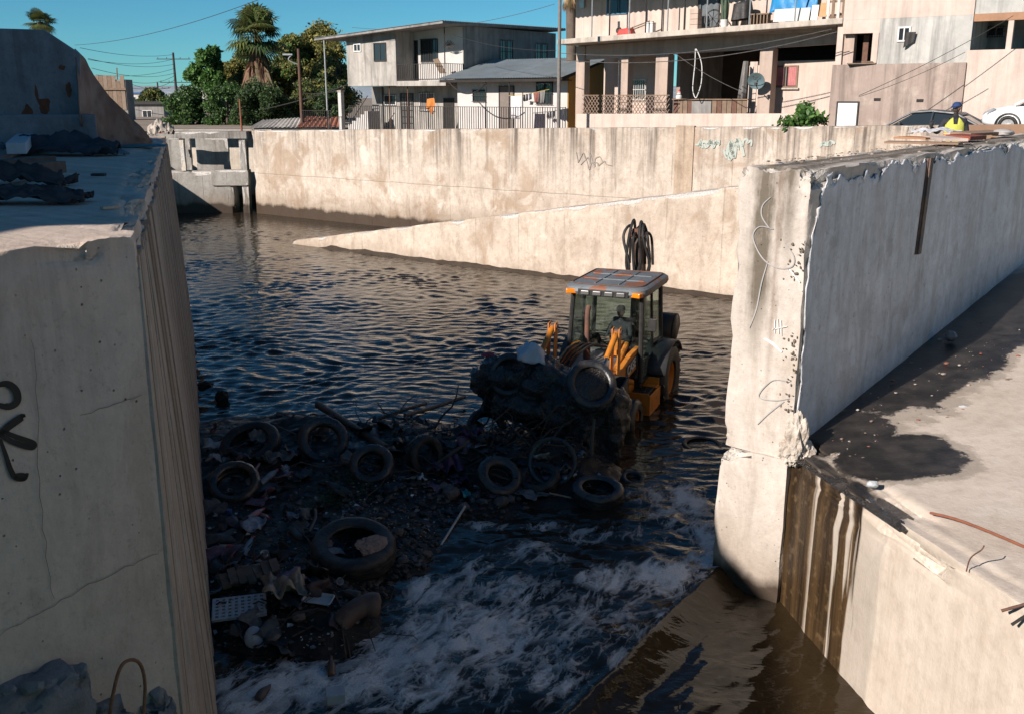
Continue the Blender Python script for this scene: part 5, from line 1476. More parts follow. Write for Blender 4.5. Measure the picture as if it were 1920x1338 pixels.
# loader arms
for sy in (1, -1):
    y = .62*sy
    mb = MB()
    outl = [(.55, 1.36), (.62, 1.58), (1.2, 1.56), (1.95, 1.42), (2.55, 1.5), (2.95, 1.42), (2.98, 1.22), (2.80, 1.2), (2.42, 1.22), (1.85, 1.08), (1.2, 1.16), (.55, 1.2)]
    mb.prism([(a, y-.05, b) for a, b in outl], (0, .10, 0))
    arm = bpart(mb, 'loader_arm', yellow, None, False, .012)
    if sy > 0: name_on(arm)
    mb = MB(); mb.cyl((2.88, y-.09, 1.32), (2.88, y+.09, 1.32), .06); mb.cyl((.64, y-.08, 1.47), (.64, y+.08, 1.47), .06); bpart(mb, 'pivot_pin', blackm, arm, True)
    # bell crank pair standing above the arm, and the rams
    for dy in (-.075, .055):
        mb = MB(); mb.prism([(2.12, y+dy, 1.3), (2.30, y+dy, 1.3), (2.27, y+dy, 1.8), (2.20, y+dy, 2.26), (2.08, y+dy, 2.28), (2.06, y+dy, 2.1), (2.10, y+dy, 1.65)], (0, .02, 0)); bpart(mb, 'bell_crank', yellow, None, False, .004)
    mb = MB(); mb.cyl((2.14, y-.1, 2.2), (2.14, y+.1, 2.2), .05); bpart(mb, 'crank_pin', rustpipe, None, True)
    mb = MB(); mb.cyl((2.14, y, 2.18), (2.72, y, 1.85), .055); ram = bpart(mb, 'bucket_ram', yellow, None, True)
    mb = MB(); mb.cyl((2.72, y, 1.85), (3.0, y, 1.68), .032); bpart(mb, 'piston_rod', steel, ram, True)
    mb = MB(); mb.cyl((1.0, y, .95), (1.55, y, 1.12), .055); ram = bpart(mb, 'lift_ram', yellow, None, True)
    mb = MB(); mb.cyl((1.55, y, 1.12), (1.92, y, 1.24), .032); bpart(mb, 'piston_rod', steel, ram, True)
mb = MB(); mb.cyl((2.35, -.62, 1.02), (2.35, .62, 1.02), .07); bpart(mb, 'cross_tube', yellow, None, True)
mb = MB()
for k in range(4): mb.tube(bez([(1.0, .1*k-.2, 1.6), (1.8, -.3+.1*k, 1.8), (2.3, -.45+.06*k, 1.5), (2.5, -.5, 1.1)], 5), .022, 6)
bpart(mb, 'hydraulic_hoses', blackm, None, True)
# loader bucket
BW = 1.2; BZ = .60
prof = [(a, b+BZ) for a, b in [(2.95, 1.02), (2.93, .40), (3.02, .24), (3.25, .18), (3.92, .36), (3.93, .40), (3.27, .24), (3.06, .29), (2.98, .43), (3.0, 1.02)]]
mb = MB(); nP = len(prof)
vs = [(a, -BW-.1, b) for a, b in prof]+[(a, BW-.1, b) for a, b in prof]
mb.add(vs, [(k, (k+1) % nP, nP+(k+1) % nP, nP+k) for k in range(nP)])
for sy in (1, -1): mb.prism([(a, BW*sy-.1, b+BZ) for a, b in ((2.93, .40), (3.02, .24), (3.25, .18), (3.92, .36), (3.78, .62), (3.35, .92), (3.0, 1.02), (2.95, 1.02))], (0, -.03*sy, 0))
bpart(mb, 'loader_bucket', pm('muddy_bucket_steel', (.025, .02, .017), (.05, .038, .028), 5, .5, .008, objspace=True), None, False)
# back boom, folded upright, hoses looping over its top
mb = MB(); mb.prism([(-1.05, -.08, .75), (-1.45, -.08, .75), (-1.72, -.08, 2.4), (-1.62, -.08, 3.25), (-1.50, -.08, 3.45), (-1.40, -.08, 3.3), (-1.44, -.08, 2.4)], (0, .16, 0)); bpart(mb, 'boom', pm('oily_brown_boom', (.07, .04, .025), (.035, .025, .02), 6, .5, .004, objspace=True), None, False, .015)
mb = MB(); mb.prism([(-1.48, -.07, 3.62), (-1.70, -.07, 3.66), (-2.08, -.07, 2.2), (-2.04, -.07, 1.1), (-1.86, -.07, 1.1), (-1.80, -.07, 2.2)], (0, .14, 0)); bpart(mb, 'dipper_arm', rustpipe, None, False, .015)
mb = MB(); mb.cyl((-1.25, 0, 1.5), (-1.33, 0, 2.6), .07); bpart(mb, 'boom_ram', dkgrey, None, True)
mb = MB(); r_ = random.Random(8)
for k, y_ in enumerate((-.27, -.15, -.05, .08, .16, .25)):
    tp = 3.68+.16*math.sin(k*2.3)
    mb.tube(bez([(-1.30, y_*.7+r_.gauss(0, .05), 2.5), (-1.24-.03*k, y_*1.1+r_.gauss(0, .07), 3.0+r_.uniform(-.2, .2)), (-1.26, y_*1.0, 3.45), (-1.46, y_*.7, tp), (-1.72, y_*.9, 3.4), (-1.82, y_, 2.8)], 6), .03, 6)
bpart(mb, 'boom_hoses', blackm, None, True)
mb = MB(); mb.box((-1.46, 0, 3.55), (.14, .24, .14)); mb.cyl((-1.46, -.2, 3.5), (-1.46, .2, 3.5), .08); bpart(mb, 'boom_head', rustpipe, None, False, .01)
# digging bucket curled up on the machine's left behind the cab
mb = MB(); cx, cy, cz = -1.55, .62, 1.42; rb = .40
pr = [(rb*math.cos(R(a)), rb*math.sin(R(a))) for a in range(-70, 171, 20)]
vs = [(cx+a*.95, cy-.27, cz+b) for a, b in pr]+[(cx+a*.95, cy+.27, cz+b) for a, b in pr]; n = len(pr)
mb.add(vs, [(k, k+1, n+k+1, n+k) for k in range(n-1)]); mb.add([(cx+a*.95, cy-.27, cz+b) for a, b in pr], [tuple(range(n))]); mb.add([(cx+a*.95, cy+.27, cz+b) for a, b in pr], [tuple(range(n))])
o = bpart(mb, 'digging_bucket', blackm, None, True)
o.modifiers.new('thick', 'SOLIDIFY').thickness = .03
mb = MB(); mb.box((-1.5, .3, 1.3), (.14, .5, .14)); mb.box((-1.3, .72, 1.12), (.12, .2, .3), M=Matrix.Rotation(.5, 3, 'X')); bpart(mb, 'bucket_link', rustpipe, None, False, .01)
mb = MB()
for sy in (-.95, .95): mb.box((-1.15, sy, .55), (.22, .18, .7)); mb.box((-1.15, sy, .25), (.36, .3, .06))
bpart(mb, 'stabiliser_leg', blackm, None, False, .01)
# cab interior
mb = MB(); mb.box((-.28, 0, 1.22), (.5, .5, .14)); mb.box((-.52, 0, 1.56), (.14, .48, .62), M=Matrix.Rotation(R(-8), 3, 'Y')); mb.cyl((-.28, 0, .85), (-.28, 0, 1.16), .12); bpart(mb, 'seat', seatm, None, False, .04)
mb = MB(); M = Matrix.Translation((.30, 0, 1.52)) @ Matrix.Rotation(R(-35), 4, 'Y')
mb.tube([M @ Vector((.19*math.cos(a), .19*math.sin(a), 0)) for a in np.linspace(0, 2*math.pi, 21)], .016, 6); mb.cyl(M @ Vector((-.19, 0, 0)), M @ Vector((.19, 0, 0)), .012); mb.cyl(M @ Vector((0, 0, 0)), (.62, 0, 1.2), .03)
bpart(mb, 'steering_wheel', blackm, None, True)
mb = MB(); mb.tube([(.55, .35, 1.0), (.5, .35, 1.45)], .012, 6); mb.tube([(-.1, -.42, .9), (-.08, -.42, 1.55)], .012, 6); bpart(mb, 'levers', blackm, None, True)
def W2(x, y, z):
    v = Matrix.Translation(BC) @ Matrix.Rotation(BRZ, 4, 'Z') @ Vector((x, y, z)); return v

# ------------------------------------------------------------------ people
def skin_body(name, joints, edges, mat, parent=None, root=0, sub=2):
    me = bpy.data.meshes.new(name); me.from_pydata([j[0] for j in joints], edges, [])
    o = bpy.data.objects.new(name, me); COL.objects.link(o)
    o.modifiers.new('skin', 'SKIN'); me.materials.append(mat)
    if not me.skin_vertices: pass
    for i, j in enumerate(joints):
        r = j[1] if isinstance(j[1], tuple) else (j[1], j[1])
        me.skin_vertices[0].data[i].radius = r
        me.skin_vertices[0].data[i].use_root = (i == root)
    s = o.modifiers.new('sub', 'SUBSURF'); s.levels = sub; s.render_levels = sub
    dg = bpy.context.evaluated_depsgraph_get()
    m2 = bpy.data.meshes.new_from_object(o.evaluated_get(dg))
    bpy.data.objects.remove(o)
    o = bpy.data.objects.new(name, m2); COL.objects.link(o)
    m2.polygons.foreach_set('use_smooth', [True]*len(m2.polygons))
    if parent is not None: o.parent = parent
    return o
skinm = pm('skin', (.30, .16, .10), (.25, .13, .085), 8, .55, .001)
darkcl = pm('dark_workwear', (.028, .030, .036), (.018, .019, .023), 6, .85, .006)
trousers = pm('dark_trousers', (.03, .034, .05), (.02, .022, .03), 6, .9, .006)
def head(parent, c, s=1.0, yaw=0, capcol=None, tilt=0):
    """head with brow, nose, lips, chin and ears; faces local -Y turned by yaw"""
    M = Matrix.Translation(c) @ Matrix.Rotation(yaw, 4, 'Z') @ Matrix.Rotation(tilt, 4, 'X')
    mb = MB(); bm = bmesh.new(); bmesh.ops.create_uvsphere(bm, u_segments=20, v_segments=14, radius=1)
    for v in bm.verts:
        x, y, z = v.co
        X_, Y_, Z_ = x*.075, y*.095, z*.115
        if z < 0: X_ *= 1-.28*z*z; Y_ = Y_*(1-.10*z*z)-(.012*-z if y < 0 else -.0)
        if y < -.6 and abs(x) < .28 and -.35 < z < .15: Y_ -= .022*(1-abs(x)/.28)*(1-abs(z+.12)/.3)      # nose
        if y < -.5 and .08 < z < .3 and .15 < abs(x) < .6: Y_ += .010                                      # eye sockets
        if y < -.5 and -.62 < z < -.42 and abs(x) < .4: Y_ -= .006                                          # mouth
        v.co = (X_*s, Y_*s, Z_*s)
    mb.add([M @ v.co for v in bm.verts], [[v.index for v in f.verts] for f in bm.faces]); bm.free()
    for sx in (-1, 1): mb.blob(M @ Vector((sx*.078*s, .01, 0)), (.012*s, .022*s, .032*s), 3, .1, 1)
    return mb, M
def hand(mb, wrist, d, side, s=1.0, curl=.5):
    """palm, four fingers and a thumb"""
    d = Vector(d).normalized(); side = Vector(side).normalized(); nrm = d.cross(side)
    w0 = Vector(wrist)
    mb.tube([w0, w0+d*.05*s, w0+d*.095*s], [.026*s, .040*s, .036*s], 8)
    for k, L in enumerate((.068, .078, .073, .058)):
        b = w0+d*.09*s+side*(.03-.02*k)*s
        p1 = b+d*L*.5*s; p2 = p1+(d*math.cos(curl*1.6)+nrm*math.sin(curl*1.6))*L*.45*s
        mb.tube([b, p1, p2], [.0095*s, .009*s, .007*s], 6)
    b = w0+d*.035*s+side*.034*s
    mb.tube([b, b+(d*.5+side*.8).normalized()*.035*s, b+(d*.8+side*.6).normalized()*.065*s], [.012*s, .011*s, .008*s], 6)
# driver, seated
drv = thing('person', 'digger driver in dark clothes seated behind the windscreen', 'person', W2(-.28, 0, 1.29), BRZ+math.pi/2)
# local: faces -Y
J = [((0, .02, .05), (.15, .12)), ((0, .04, .25), (.14, .105)), ((0, .05, .44), (.165, .105)), ((0, .03, .56), (.05, .05)), ((0, .02, .62), (.045, .045)),
     ((-.19, .04, .47), .062), ((-.25, -.12, .26), .048), ((-.13, -.36, .27), .036), ((.19, .04, .47), .062), ((.25, -.12, .26), .048), ((.13, -.36, .27), .036),
     ((-.10, -.05, .02), .09), ((-.15, -.42, .02), .07), ((-.15, -.48, -.36), .05), ((.10, -.05, .02), .09), ((.15, -.42, .02), .07), ((.15, -.48, -.36), .05)]
Eg = [(0, 1), (1, 2), (2, 3), (3, 4), (2, 5), (5, 6), (6, 7), (2, 8), (8, 9), (9, 10), (0, 11), (11, 12), (12, 13), (0, 14), (14, 15), (15, 16)]
skin_body('body', J, Eg, darkcl, drv)
mbh, Mh = head(drv, (0, 0, .74)); mbh.build('head', skinm, drv, True, False)
mb = MB()
for x_ in (-.13, .13): hand(mb, (x_, -.36, .27), (-.2*x_, -1, .1), (-1 if x_ > 0 else 1, 0, 0), 1, .9)
mb.build('hands', skinm, drv, True, False)
mb = MB(); mb.lathe([(.001, .10), (.06, .09), (.09, .04), (.096, 0), (.09, -.005), (.001, .0)], 16, Matrix.Translation((0, 0, .79))); mb.box((0, -.11, .80), (.13, .10, .012)); mb.build('cap', darkcl, drv, True, False)

# ------------------------------------------------------------------ load in the bucket
def heap(name, label, pts, seed, mat, cat, dens=3):
    root = thing(name, label, cat, W2(3.3, 0, .6), BRZ)
    mb = MB(); r_ = random.Random(seed)
    L = Matrix.Translation((-3.3, -.14, -.6+.50))
    for x, y, z, rx, ry, rz in pts: mb.blob(L @ Vector((x, y, z)), (rx, ry, rz), r_.randrange(999), .55, dens, 2.2)
    o = mb.build('mud_body', mat, root, 'all', False)
    o.modifiers.new('remesh', 'REMESH').mode = 'VOXEL'; o.modifiers['remesh'].voxel_size = .035; o.modifiers['remesh'].use_smooth_shade = True
    tx = bpy.data.textures.new('clods', 'CLOUDS'); tx.noise_scale = .11; tx.noise_depth = 5
    d = o.modifiers.new('disp', 'DISPLACE'); d.texture = tx; d.strength = .13; d.mid_level = .5; d.texture_coords = 'LOCAL'
    return root
t = NT('glistening_mud')
col = t.mix(t.mr(t.noise(t.pos, 5, 6, .65), .36, .66), (.016, .013, .011), (.045, .034, .026))
loadm = t.done(col, t.mr(t.noise(t.pos, 14, 4), .3, .7, .12, .45), t.bump(t.noise(t.pos, 30, 6, .75), .05), 0, .7, Coat_Weight=.45, Coat_Roughness=.12)
hp = heap('mud_load', 'glistening black mud heaped in and hanging over the loader bucket', [(3.35, -.75, .95, .50, .55, .42), (3.4, -.1, .95, .5, .6, .42), (3.4, .5, .75, .5, .5, .38), (3.45, .95, .62, .45, .36, .38), (3.25, -1.0, .8, .4, .3, .4), (3.65, .3, .62, .4, .5, .35), (3.7, -.4, .62, .4, .6, .3),
    (3.45, -1.15, .95, .42, .36, .42), (3.72, .75, .20, .34, .40, .48), (3.70, 1.0, -.1, .24, .22, .42), (3.62, .35, .22, .3, .3, .30), (3.1, -.3, 1.05, .3, .5, .3), (3.55, 1.22, .62, .34, .22, .42), (3.7, 1.2, .25, .2, .2, .4), (3.68, .95, -.45, .2, .2, .35), (3.62, .7, -.4, .16, .2, .4), (3.6, 1.15, -.6, .14, .14, .3), (3.3, -.5, 1.3, .22, .25, .2), (3.2, -1.05, 1.15, .2, .2, .2)], 4, loadm, 'mud')
r_ = random.Random(17); mb = MB()
for k in range(70):
    y_ = r_.uniform(-1.1, 1.15); x_ = r_.uniform(3.3, 3.9); z_ = r_.uniform(.3, 1.1)
    p = Vector((x_-3.3, y_-.14, z_)); L = r_.uniform(.15, .6)
    q = [p, p+Vector((r_.uniform(.0, .2), r_.gauss(0, .1), r_.uniform(-.1, .15)))*L*2, p+Vector((r_.uniform(.1, .3), r_.gauss(0, .15), -r_.uniform(.3, 1)*L))]
    mb.tube(bez(q, 3), r_.uniform(.004, .014), 4)
tag(mb.build('roots', twig_m, hp, False, False), kind='stuff')
def loose_tyre(c, nrm, Ro, Ri, Wd, seed, label, mat):
    o = tyre_mesh(Ro, Ri, Wd, seed).build('tyre', mat, None, True); o.location = c; o.rotation_euler = Vector(nrm).to_track_quat('Z', 'Y').to_euler()
    tag(o, label, 'tyre', 'tyres carried in the loader bucket'); return o
def onb(px, py, Y): return at_d(px, py, Y)
T11 = onb(1108, 722, 15.75)
loose_tyre(T11, (.12, -.80, .58), .44, .30, .20, 3, 'mud packed tyre hanging over the right end of the loader bucket', rubber)
mb = MB(); mb.blob((0, 0, 0), (.34, .34, .10), 5, .3, 3, 2.5); o = mb.build('mud_plug', loadm, None, 'all'); o.location = T11+Vector((0, .02, 0)); o.rotation_euler = Vector((.12, -.80, .58)).to_track_quat('Z', 'Y').to_euler(); tag(o, 'black mud filling the hole of the tyre on the bucket', 'mud')
loose_tyre(onb(955, 704, 16.7), (-.25, -.85, .45), .40, .27, .2, 6, 'tyre half buried on top of the mud behind the white bag', rubber)
cl = onb(996, 648, 16.6)
us = np.linspace(-1, 1, 18); U, V = np.meshgrid(us, us, indexing='ij'); U = U.ravel(); V = V.ravel()
P = np.stack([U*.25, V*.2, (.32-.34*np.maximum(np.abs(U), np.abs(V))**1.2)+(fbm(np.stack([U*2.5, V*2.5, U*0], axis=1), 5, 4)-.5)*.20], axis=1)
mb = MB(); mb.add(P.tolist(), [(i*18+j, (i+1)*18+j, (i+1)*18+j+1, i*18+j+1) for i in range(17) for j in range(17)])
o = mb.build('plastic_bag', pm('white_bag', (.60, .62, .66), (.45, .47, .52), 6, .45, .003), None, 'all'); o.location = (cl.x, cl.y, cl.z-.18); o.rotation_euler = (.35, .1, .1); o.modifiers.new('thick', 'SOLIDIFY').thickness = .004
tag(o, 'white plastic bag lying on top of the mud in the loader bucket', 'bag')
mb = MB(); mb.blob((0, 0, 0), (.12, .09, .05), 3, .5, 2, 2.2); o = mb.build('cloth', pm('pink_red_cloth', (.35, .08, .12), (.2, .05, .07), 5, .8, .004), None, 'all'); o.location = onb(916, 664, 16.9); tag(o, 'small pink red rag at the left end of the bucket load', 'cloth')
# ================================================================== houses above the far wall
AX = Vector((.8, -.6)); BX = Vector((.6, .8)); TRZ = math.atan2(-.6, .8); ZS = 4.1
class Site:
    """house frame: x to the right along the street, y away from it, z above the street"""
    def __init__(s, o): s.o = Vector(o)
    def f(s, px, py, y=0.0):            # photo point on a front plane -> x, z
        r = ray(px, py); t = (s.o+BX*y).dot(BX)/Vector((r.x, r.y)).dot(BX); p = Vector((r.x*t, r.y*t))
        return (p-s.o).dot(AX), CAMZ+r.z*t-ZS
    def g(s, px, py, x=0.0):            # photo point on a side plane -> y, z
        r = ray(px, py); t = (s.o+AX*x).dot(AX)/Vector((r.x, r.y)).dot(AX); p = Vector((r.x*t, r.y*t))
        return (p-s.o).dot(BX), CAMZ+r.z*t-ZS
    def w(s, x, y, z=0): p = s.o+AX*x+BX*y; return Vector((p.x, p.y, ZS+z))
def P_(mb, name, mat, root, sm=False, bev=0, lab=None):
    o = mb.build(name, mat, root, sm, False, bev)
    if lab: o['label'] = lab
    return o
plas_grey = pm('grey_plaster', (.42, .39, .35), (.31, .285, .25), .9, .9, .006, dirt=(.16, .14, .12), dirtamt=.5, streak=.7)
plas_dark = pm('dark_cement_render', (.27, .255, .235), (.20, .19, .175), .8, .9, .006, dirt=(.11, .10, .09), dirtamt=.55, streak=.6)
plas_white = pm('white_wall_paint', (.54, .515, .48), (.46, .435, .405), 1.2, .8, .003, dirt=(.4, .34, .28), dirtamt=.25)
plas_peach = pm('peach_render', (.46, .36, .295), (.39, .305, .25), .8, .9, .005, dirt=(.36, .25, .18), dirtamt=.35, streak=.4)
plas_peach2 = pm('pale_peach_render', (.57, .46, .39), (.49, .395, .335), .6, .9, .004, dirt=(.45, .33, .25), dirtamt=.3, streak=.35)
plas_brown = pm('brown_render', (.35, .275, .23), (.285, .22, .185), .9, .9, .006, dirt=(.50, .43, .36), dirtamt=.6, streak=.6)
plas_blotch = pm('grey_blotched_render', (.46, .44, .40), (.35, .345, .32), .8, .9, .006, dirt=(.55, .52, .47), dirtamt=.5, streak=.7)
ochre = pm('ochre_paint', (.45, .25, .055), (.38, .2, .045), 2, .8, .003)
darkroom = pm('painted_dark_interior', (.03, .025, .022), (.02, .018, .016), 2, .9, 0)  # near-black colour standing in for the shade in rooms and openings
iron = pm('black_iron', (.02, .019, .018), (.035, .028, .024), 8, .6, .002)
alu = pm('aluminium_frame', (.45, .45, .44), (.36, .36, .35), 6, .4, .001, metal=.6)
whitef = pm('white_frame', (.68, .66, .62), (.55, .53, .5), 6, .6, .001)
glassd = NT('window_glass').done((.02, .026, .03), .06, None, 0, .6)
zinc = pm('zinc_roof_sheet', (.30, .345, .36), (.23, .265, .275), 1.0, .5, .003, metal=.35, dirt=(.2, .15, .11), dirtamt=.25)
woodb = pm('bare_wood', (.22, .15, .10), (.14, .095, .065), 5, .8, .004)
orange_m = pm('orange_cloth', (.55, .19, .04), (.42, .14, .03), 5, .85, .004)
conc_b = pm('slab_edge_concrete', (.50, .44, .37), (.36, .31, .26), 1.4, .9, .008, dirt=(.2, .16, .12), dirtamt=.5, streak=.5)

def window(root, x0, x1, z0, z1, y, fm=alu, mull=1, bars=0, curtain=None, side=False, sill=False, barm=iron):
    def V(a, d, z): return (a, y+d, z) if not side else (y-d, a, z)
    def bx(mb, a0, d0, z0_, a1, d1, z1_):
        p, q = V(a0, d0, z0_), V(a1, d1, z1_); mb.bbox([min(p[i], q[i]) for i in range(3)], [max(p[i], q[i]) for i in range(3)])
    fw_ = .055
    mb = MB(); bx(mb, x0, -.05, z0, x0+fw_, .02, z1); bx(mb, x1-fw_, -.05, z0, x1, .02, z1); bx(mb, x0+fw_, -.05, z0, x1-fw_, .02, z0+fw_); bx(mb, x0+fw_, -.05, z1-fw_, x1-fw_, .02, z1)
    for k in range(1, mull+1):
        xm = x0+(x1-x0)*k/(mull+1); bx(mb, xm-.022, -.045, z0+fw_, xm+.022, .02, z1-fw_)
    wn_ = P_(mb, 'window', fm, root)
    mb = MB(); bx(mb, x0+fw_*.9, -.018, z0+fw_*.9, x1-fw_*.9, -.008, z1-fw_*.9); P_(mb, 'pane', glassd if curtain is None else curtain, wn_)
    if bars:
        mb = MB()
        for k in range(bars):
            xm = x0+(x1-x0)*(k+.5)/bars; bx(mb, xm-.009, -.11, z0-.03, xm+.009, -.09, z1+.03)
        for zz in (z0, (z0+z1)/2, z1): bx(mb, x0-.03, -.115, zz-.01, x1+.03, -.095, zz+.01)
        tag(P_(mb, 'window_bars', barm, wn_), kind='stuff')
    if sill:
        mb = MB(); bx(mb, x0-.08, -.12, z0-.07, x1+.08, .0, z0-.005); P_(mb, 'sill', conc_b, wn_)
    return wn_
def door(root, x0, x1, z0, z1, y, m, grille=0, fm=iron):
    mb = MB(); mb.bbox((x0, y-.04, z0), (x1, y-.01, z1)); d = P_(mb, 'door', m, root)
    mb = MB(); f_ = .05
    mb.bbox((x0-f_, y-.07, z0), (x0, y+.0, z1+f_)); mb.bbox((x1, y-.07, z0), (x1+f_, y, z1+f_)); mb.bbox((x0, y-.07, z1), (x1, y, z1+f_)); tag(P_(mb, 'door_frame', fm, d), kind='stuff')
    mb = MB(); mb.cyl((x1-.09, y-.05, (z0+z1)/2), (x1-.09, y-.10, (z0+z1)/2), .02, n=6); P_(mb, 'handle', alu, d)
    if grille:
        mb = MB()
        for k in range(grille): xm = x0+(x1-x0)*(k+.5)/grille; mb.bbox((xm-.012, y-.085, z0), (xm+.012, y-.06, z1))
        for k in range(6): zz = z0+(z1-z0)*(k+.5)/6; mb.bbox((x0, y-.09, zz-.012), (x1, y-.06, zz+.012))
        tag(P_(mb, 'grille', iron, d), kind='stuff')
    return d
def wall_box(root, x0, x1, y0, y1, z0, z1, mat, name='wall'):
    mb = MB(); mb.bbox((min(x0, x1), y0, z0), (max(x0, x1), y1, z1)); return P_(mb, name, mat, root)
def rail(root, pts, h, name='railing', step=.14, mat=iron, bottom=.08):
    """rails and posts; the thin bars are one mass"""
    mb = MB(); bars = MB(); pts = [Vector(p) for p in pts]
    for i in range(len(pts)-1):
        p, q = pts[i], pts[i+1]; d = q-p; n = max(1, int(d.length/step))
        for zz in (bottom, h): mb.cyl(p+Vector((0, 0, zz)), q+Vector((0, 0, zz)), .018, n=4)
        for k in range(1, n): c = p+d*k/n; bars.cyl(c+Vector((0, 0, bottom)), c+Vector((0, 0, h)), .018, n=4, caps=False)
    for p in pts: mb.cyl(p, p+Vector((0, 0, h+.03)), .024, n=5)
    o = P_(mb, name, mat, root); tag(o, kind='stuff'); tag(P_(bars, 'railing_bars', mat, o), kind='stuff'); return o
def corrugated(pts, amp=.02, period=.13, ny=2):
    """sheet between 4 corners (p00,p10,p11,p01), ribs run from the first edge to the opposite one"""
    p00, p10, p11, p01 = [Vector(p) for p in pts]; L = (p10-p00).length; n = int(L/period*4)
    mb = MB()
    us = [i/n for i in range(n+1)]; vs = [j/ny for j in range(ny+1)]
    def fn(u, v):
        p = p00.lerp(p10, u).lerp(p01.lerp(p11, u), v); return p+Vector((0, 0, amp*math.sin(u*L/period*2*math.pi)))
    mb.grid(fn, us, vs); return mb

# ---- two-storey house ----------------------------------------------
H1 = Site((-3.47, 53.0))
h1 = thing('house', 'two storey grey plastered house with a recessed balcony and a flat overhanging roof', 'house', H1.w(0, 0), TRZ)
xl, _ = H1.f(650, 100); z1 = H1.f(650, 165)[1]; xb, _ = H1.f(742, 100); zt = H1.f(690, 74)[1]
z1r = H1.f(833, 157)[1]
zf = (z1+z1r)/2
wall_box(h1, xl, xb, 0, 10, zf, 5.25, plas_grey)
wall_box(h1, xb+.003, 0, 1.5, 10, zf, 5.4, plas_white)
mb = MB(); mb.bbox((xb, -.02, zf-.02), (.06, 1.5, zf+.24)); P_(mb, 'balcony_slab', plas_grey, h1)
# side face: darker render standing 3 cm proud of the inner wall
wall_box(h1, .003, .05, 1.48, 10.02, -.2, 5.45, plas_dark, 'side_wall')
wall_box(h1, xl+1.1, -.003, 1.7, 9.9, -.3, zf-.02, plas_grey, 'ground_floor_wall')
wall_box(h1, xl-.05, xl+.75, 1.9, 9.8, -.3, zf-.02, plas_dark, 'ground_floor_wall')
# roof
a = (xl-1.75, -.75); zz = [4.88, 5.42, 5.62, 5.15]
mb = MB(); cn = [(xl-1.75, -.75), (.55, -.75), (.35, 10.6), (xl-1.75, 10.6)]
mb.hexa([(*c, z_) for c, z_ in zip(cn, zz)], [(*c, z_+.10) for c, z_ in zip(cn, zz)]); P_(mb, 'roof', plas_dark, h1)
mb = corrugated([(*cn[1], zz[1]+.13), (*cn[2], zz[2]+.13), (*cn[3], zz[3]+.13), (*cn[0], zz[0]+.13)], .025, .2)
P_(mb, 'roof_sheet', zinc, h1, True)
mb = MB(); mb.bbox((xl, -.02, 4.75), (xb+.0, .05, 5.1)); P_(mb, 'fascia', plas_dark, h1)
def fwin(site, root, x0, y0, x1, y1, yo, **kw):
    a0, za = site.f(x0, y1, yo); a1, zb = site.f(x1, y0, yo); return window(root, a0, a1, za, zb, yo, **kw)
fwin(H1, h1, 664, 82, 677, 98, 0, fm=whitef); fwin(H1, h1, 702, 80, 724, 116, 0, fm=iron, bars=0)
fwin(H1, h1, 790, 73, 821, 117, 1.5, fm=iron, bars=7)
a0, za = H1.f(761, 142, 1.5); a1, zb = H1.f(782, 78, 1.5); door(h1, a0, a1, zf+.24, zb, 1.5, darkroom, 4)
fwin(H1, h1, 721, 178, 743, 198, 1.7, fm=whitef, bars=6); fwin(H1, h1, 788, 174, 815, 208, 1.7, fm=whitef, bars=6, curtain=pm('grey_curtain', (.28, .25, .23), (.15, .13, .13), 4, .9, .01))
a0, _ = H1.f(753, 200, 1.7); a1, zb = H1.f(774, 177, 1.7); door(h1, a0, a1, -.1, zb, 1.7, plas_dark, 5)
a0, _ = H1.f(834, 200, 1.7); a1, zb = H1.f(851, 186, 1.7); door(h1, a0, a1-.02, -.1, zb, 1.7, darkroom, 0)
for x0, y0, x1, y1 in ((937, 77, 961, 118), (1003, 83, 1026, 114)):
    a0, za = H1.g(x0, y1, .05); a1, zb = H1.g(x1, y0, .05); window(h1, a0, a1, za, zb, .05, fm=plas_dark, bars=5, side=True, mull=1)
rail(h1, [(xb, .03, zf+.24), (0, .03, zf+.24), (.02, 1.45, zf+.24)], .85, 'balcony_railing', .13)
mb = MB(); mb.cyl((-.02, .04, zf+.24), (-.02, .04, 5.3), .03, n=6); P_(mb, 'balcony_post', iron, h1)
for px in (731, 765): 
    x_, _ = H1.f(px, 200, .3); mb = MB(); mb.cyl((x_, .3, -.2), (x_, .3, zf), .025, n=6); P_(mb, 'porch_post', rustpipe, h1)
# spiky fan of blades hung on the balcony side, leaning board
mb = MB(); x_, z_ = H1.f(842, 92, 1.0)
for k in range(11): 
    an = R(15+15*k); mb.box((x_+.22*math.cos(an), 1.0, z_+.22*math.sin(an)), (.42, .02, .03), M=Matrix.Rotation(-an, 3, 'Y'))
tag(P_(mb, 'sun_ornament', iron, h1), kind='stuff')
mb = MB(); p = H1.f(812, 112, .3); q = H1.f(830, 138, .3); mb.prism([(p[0], .28, p[1]), (p[0]+.35, .28, p[1]+.05), (q[0]+.25, .28, q[1]), (q[0]-.2, .28, q[1])], (0, .03, 0)); P_(mb, 'leaning_board', woodb, h1)
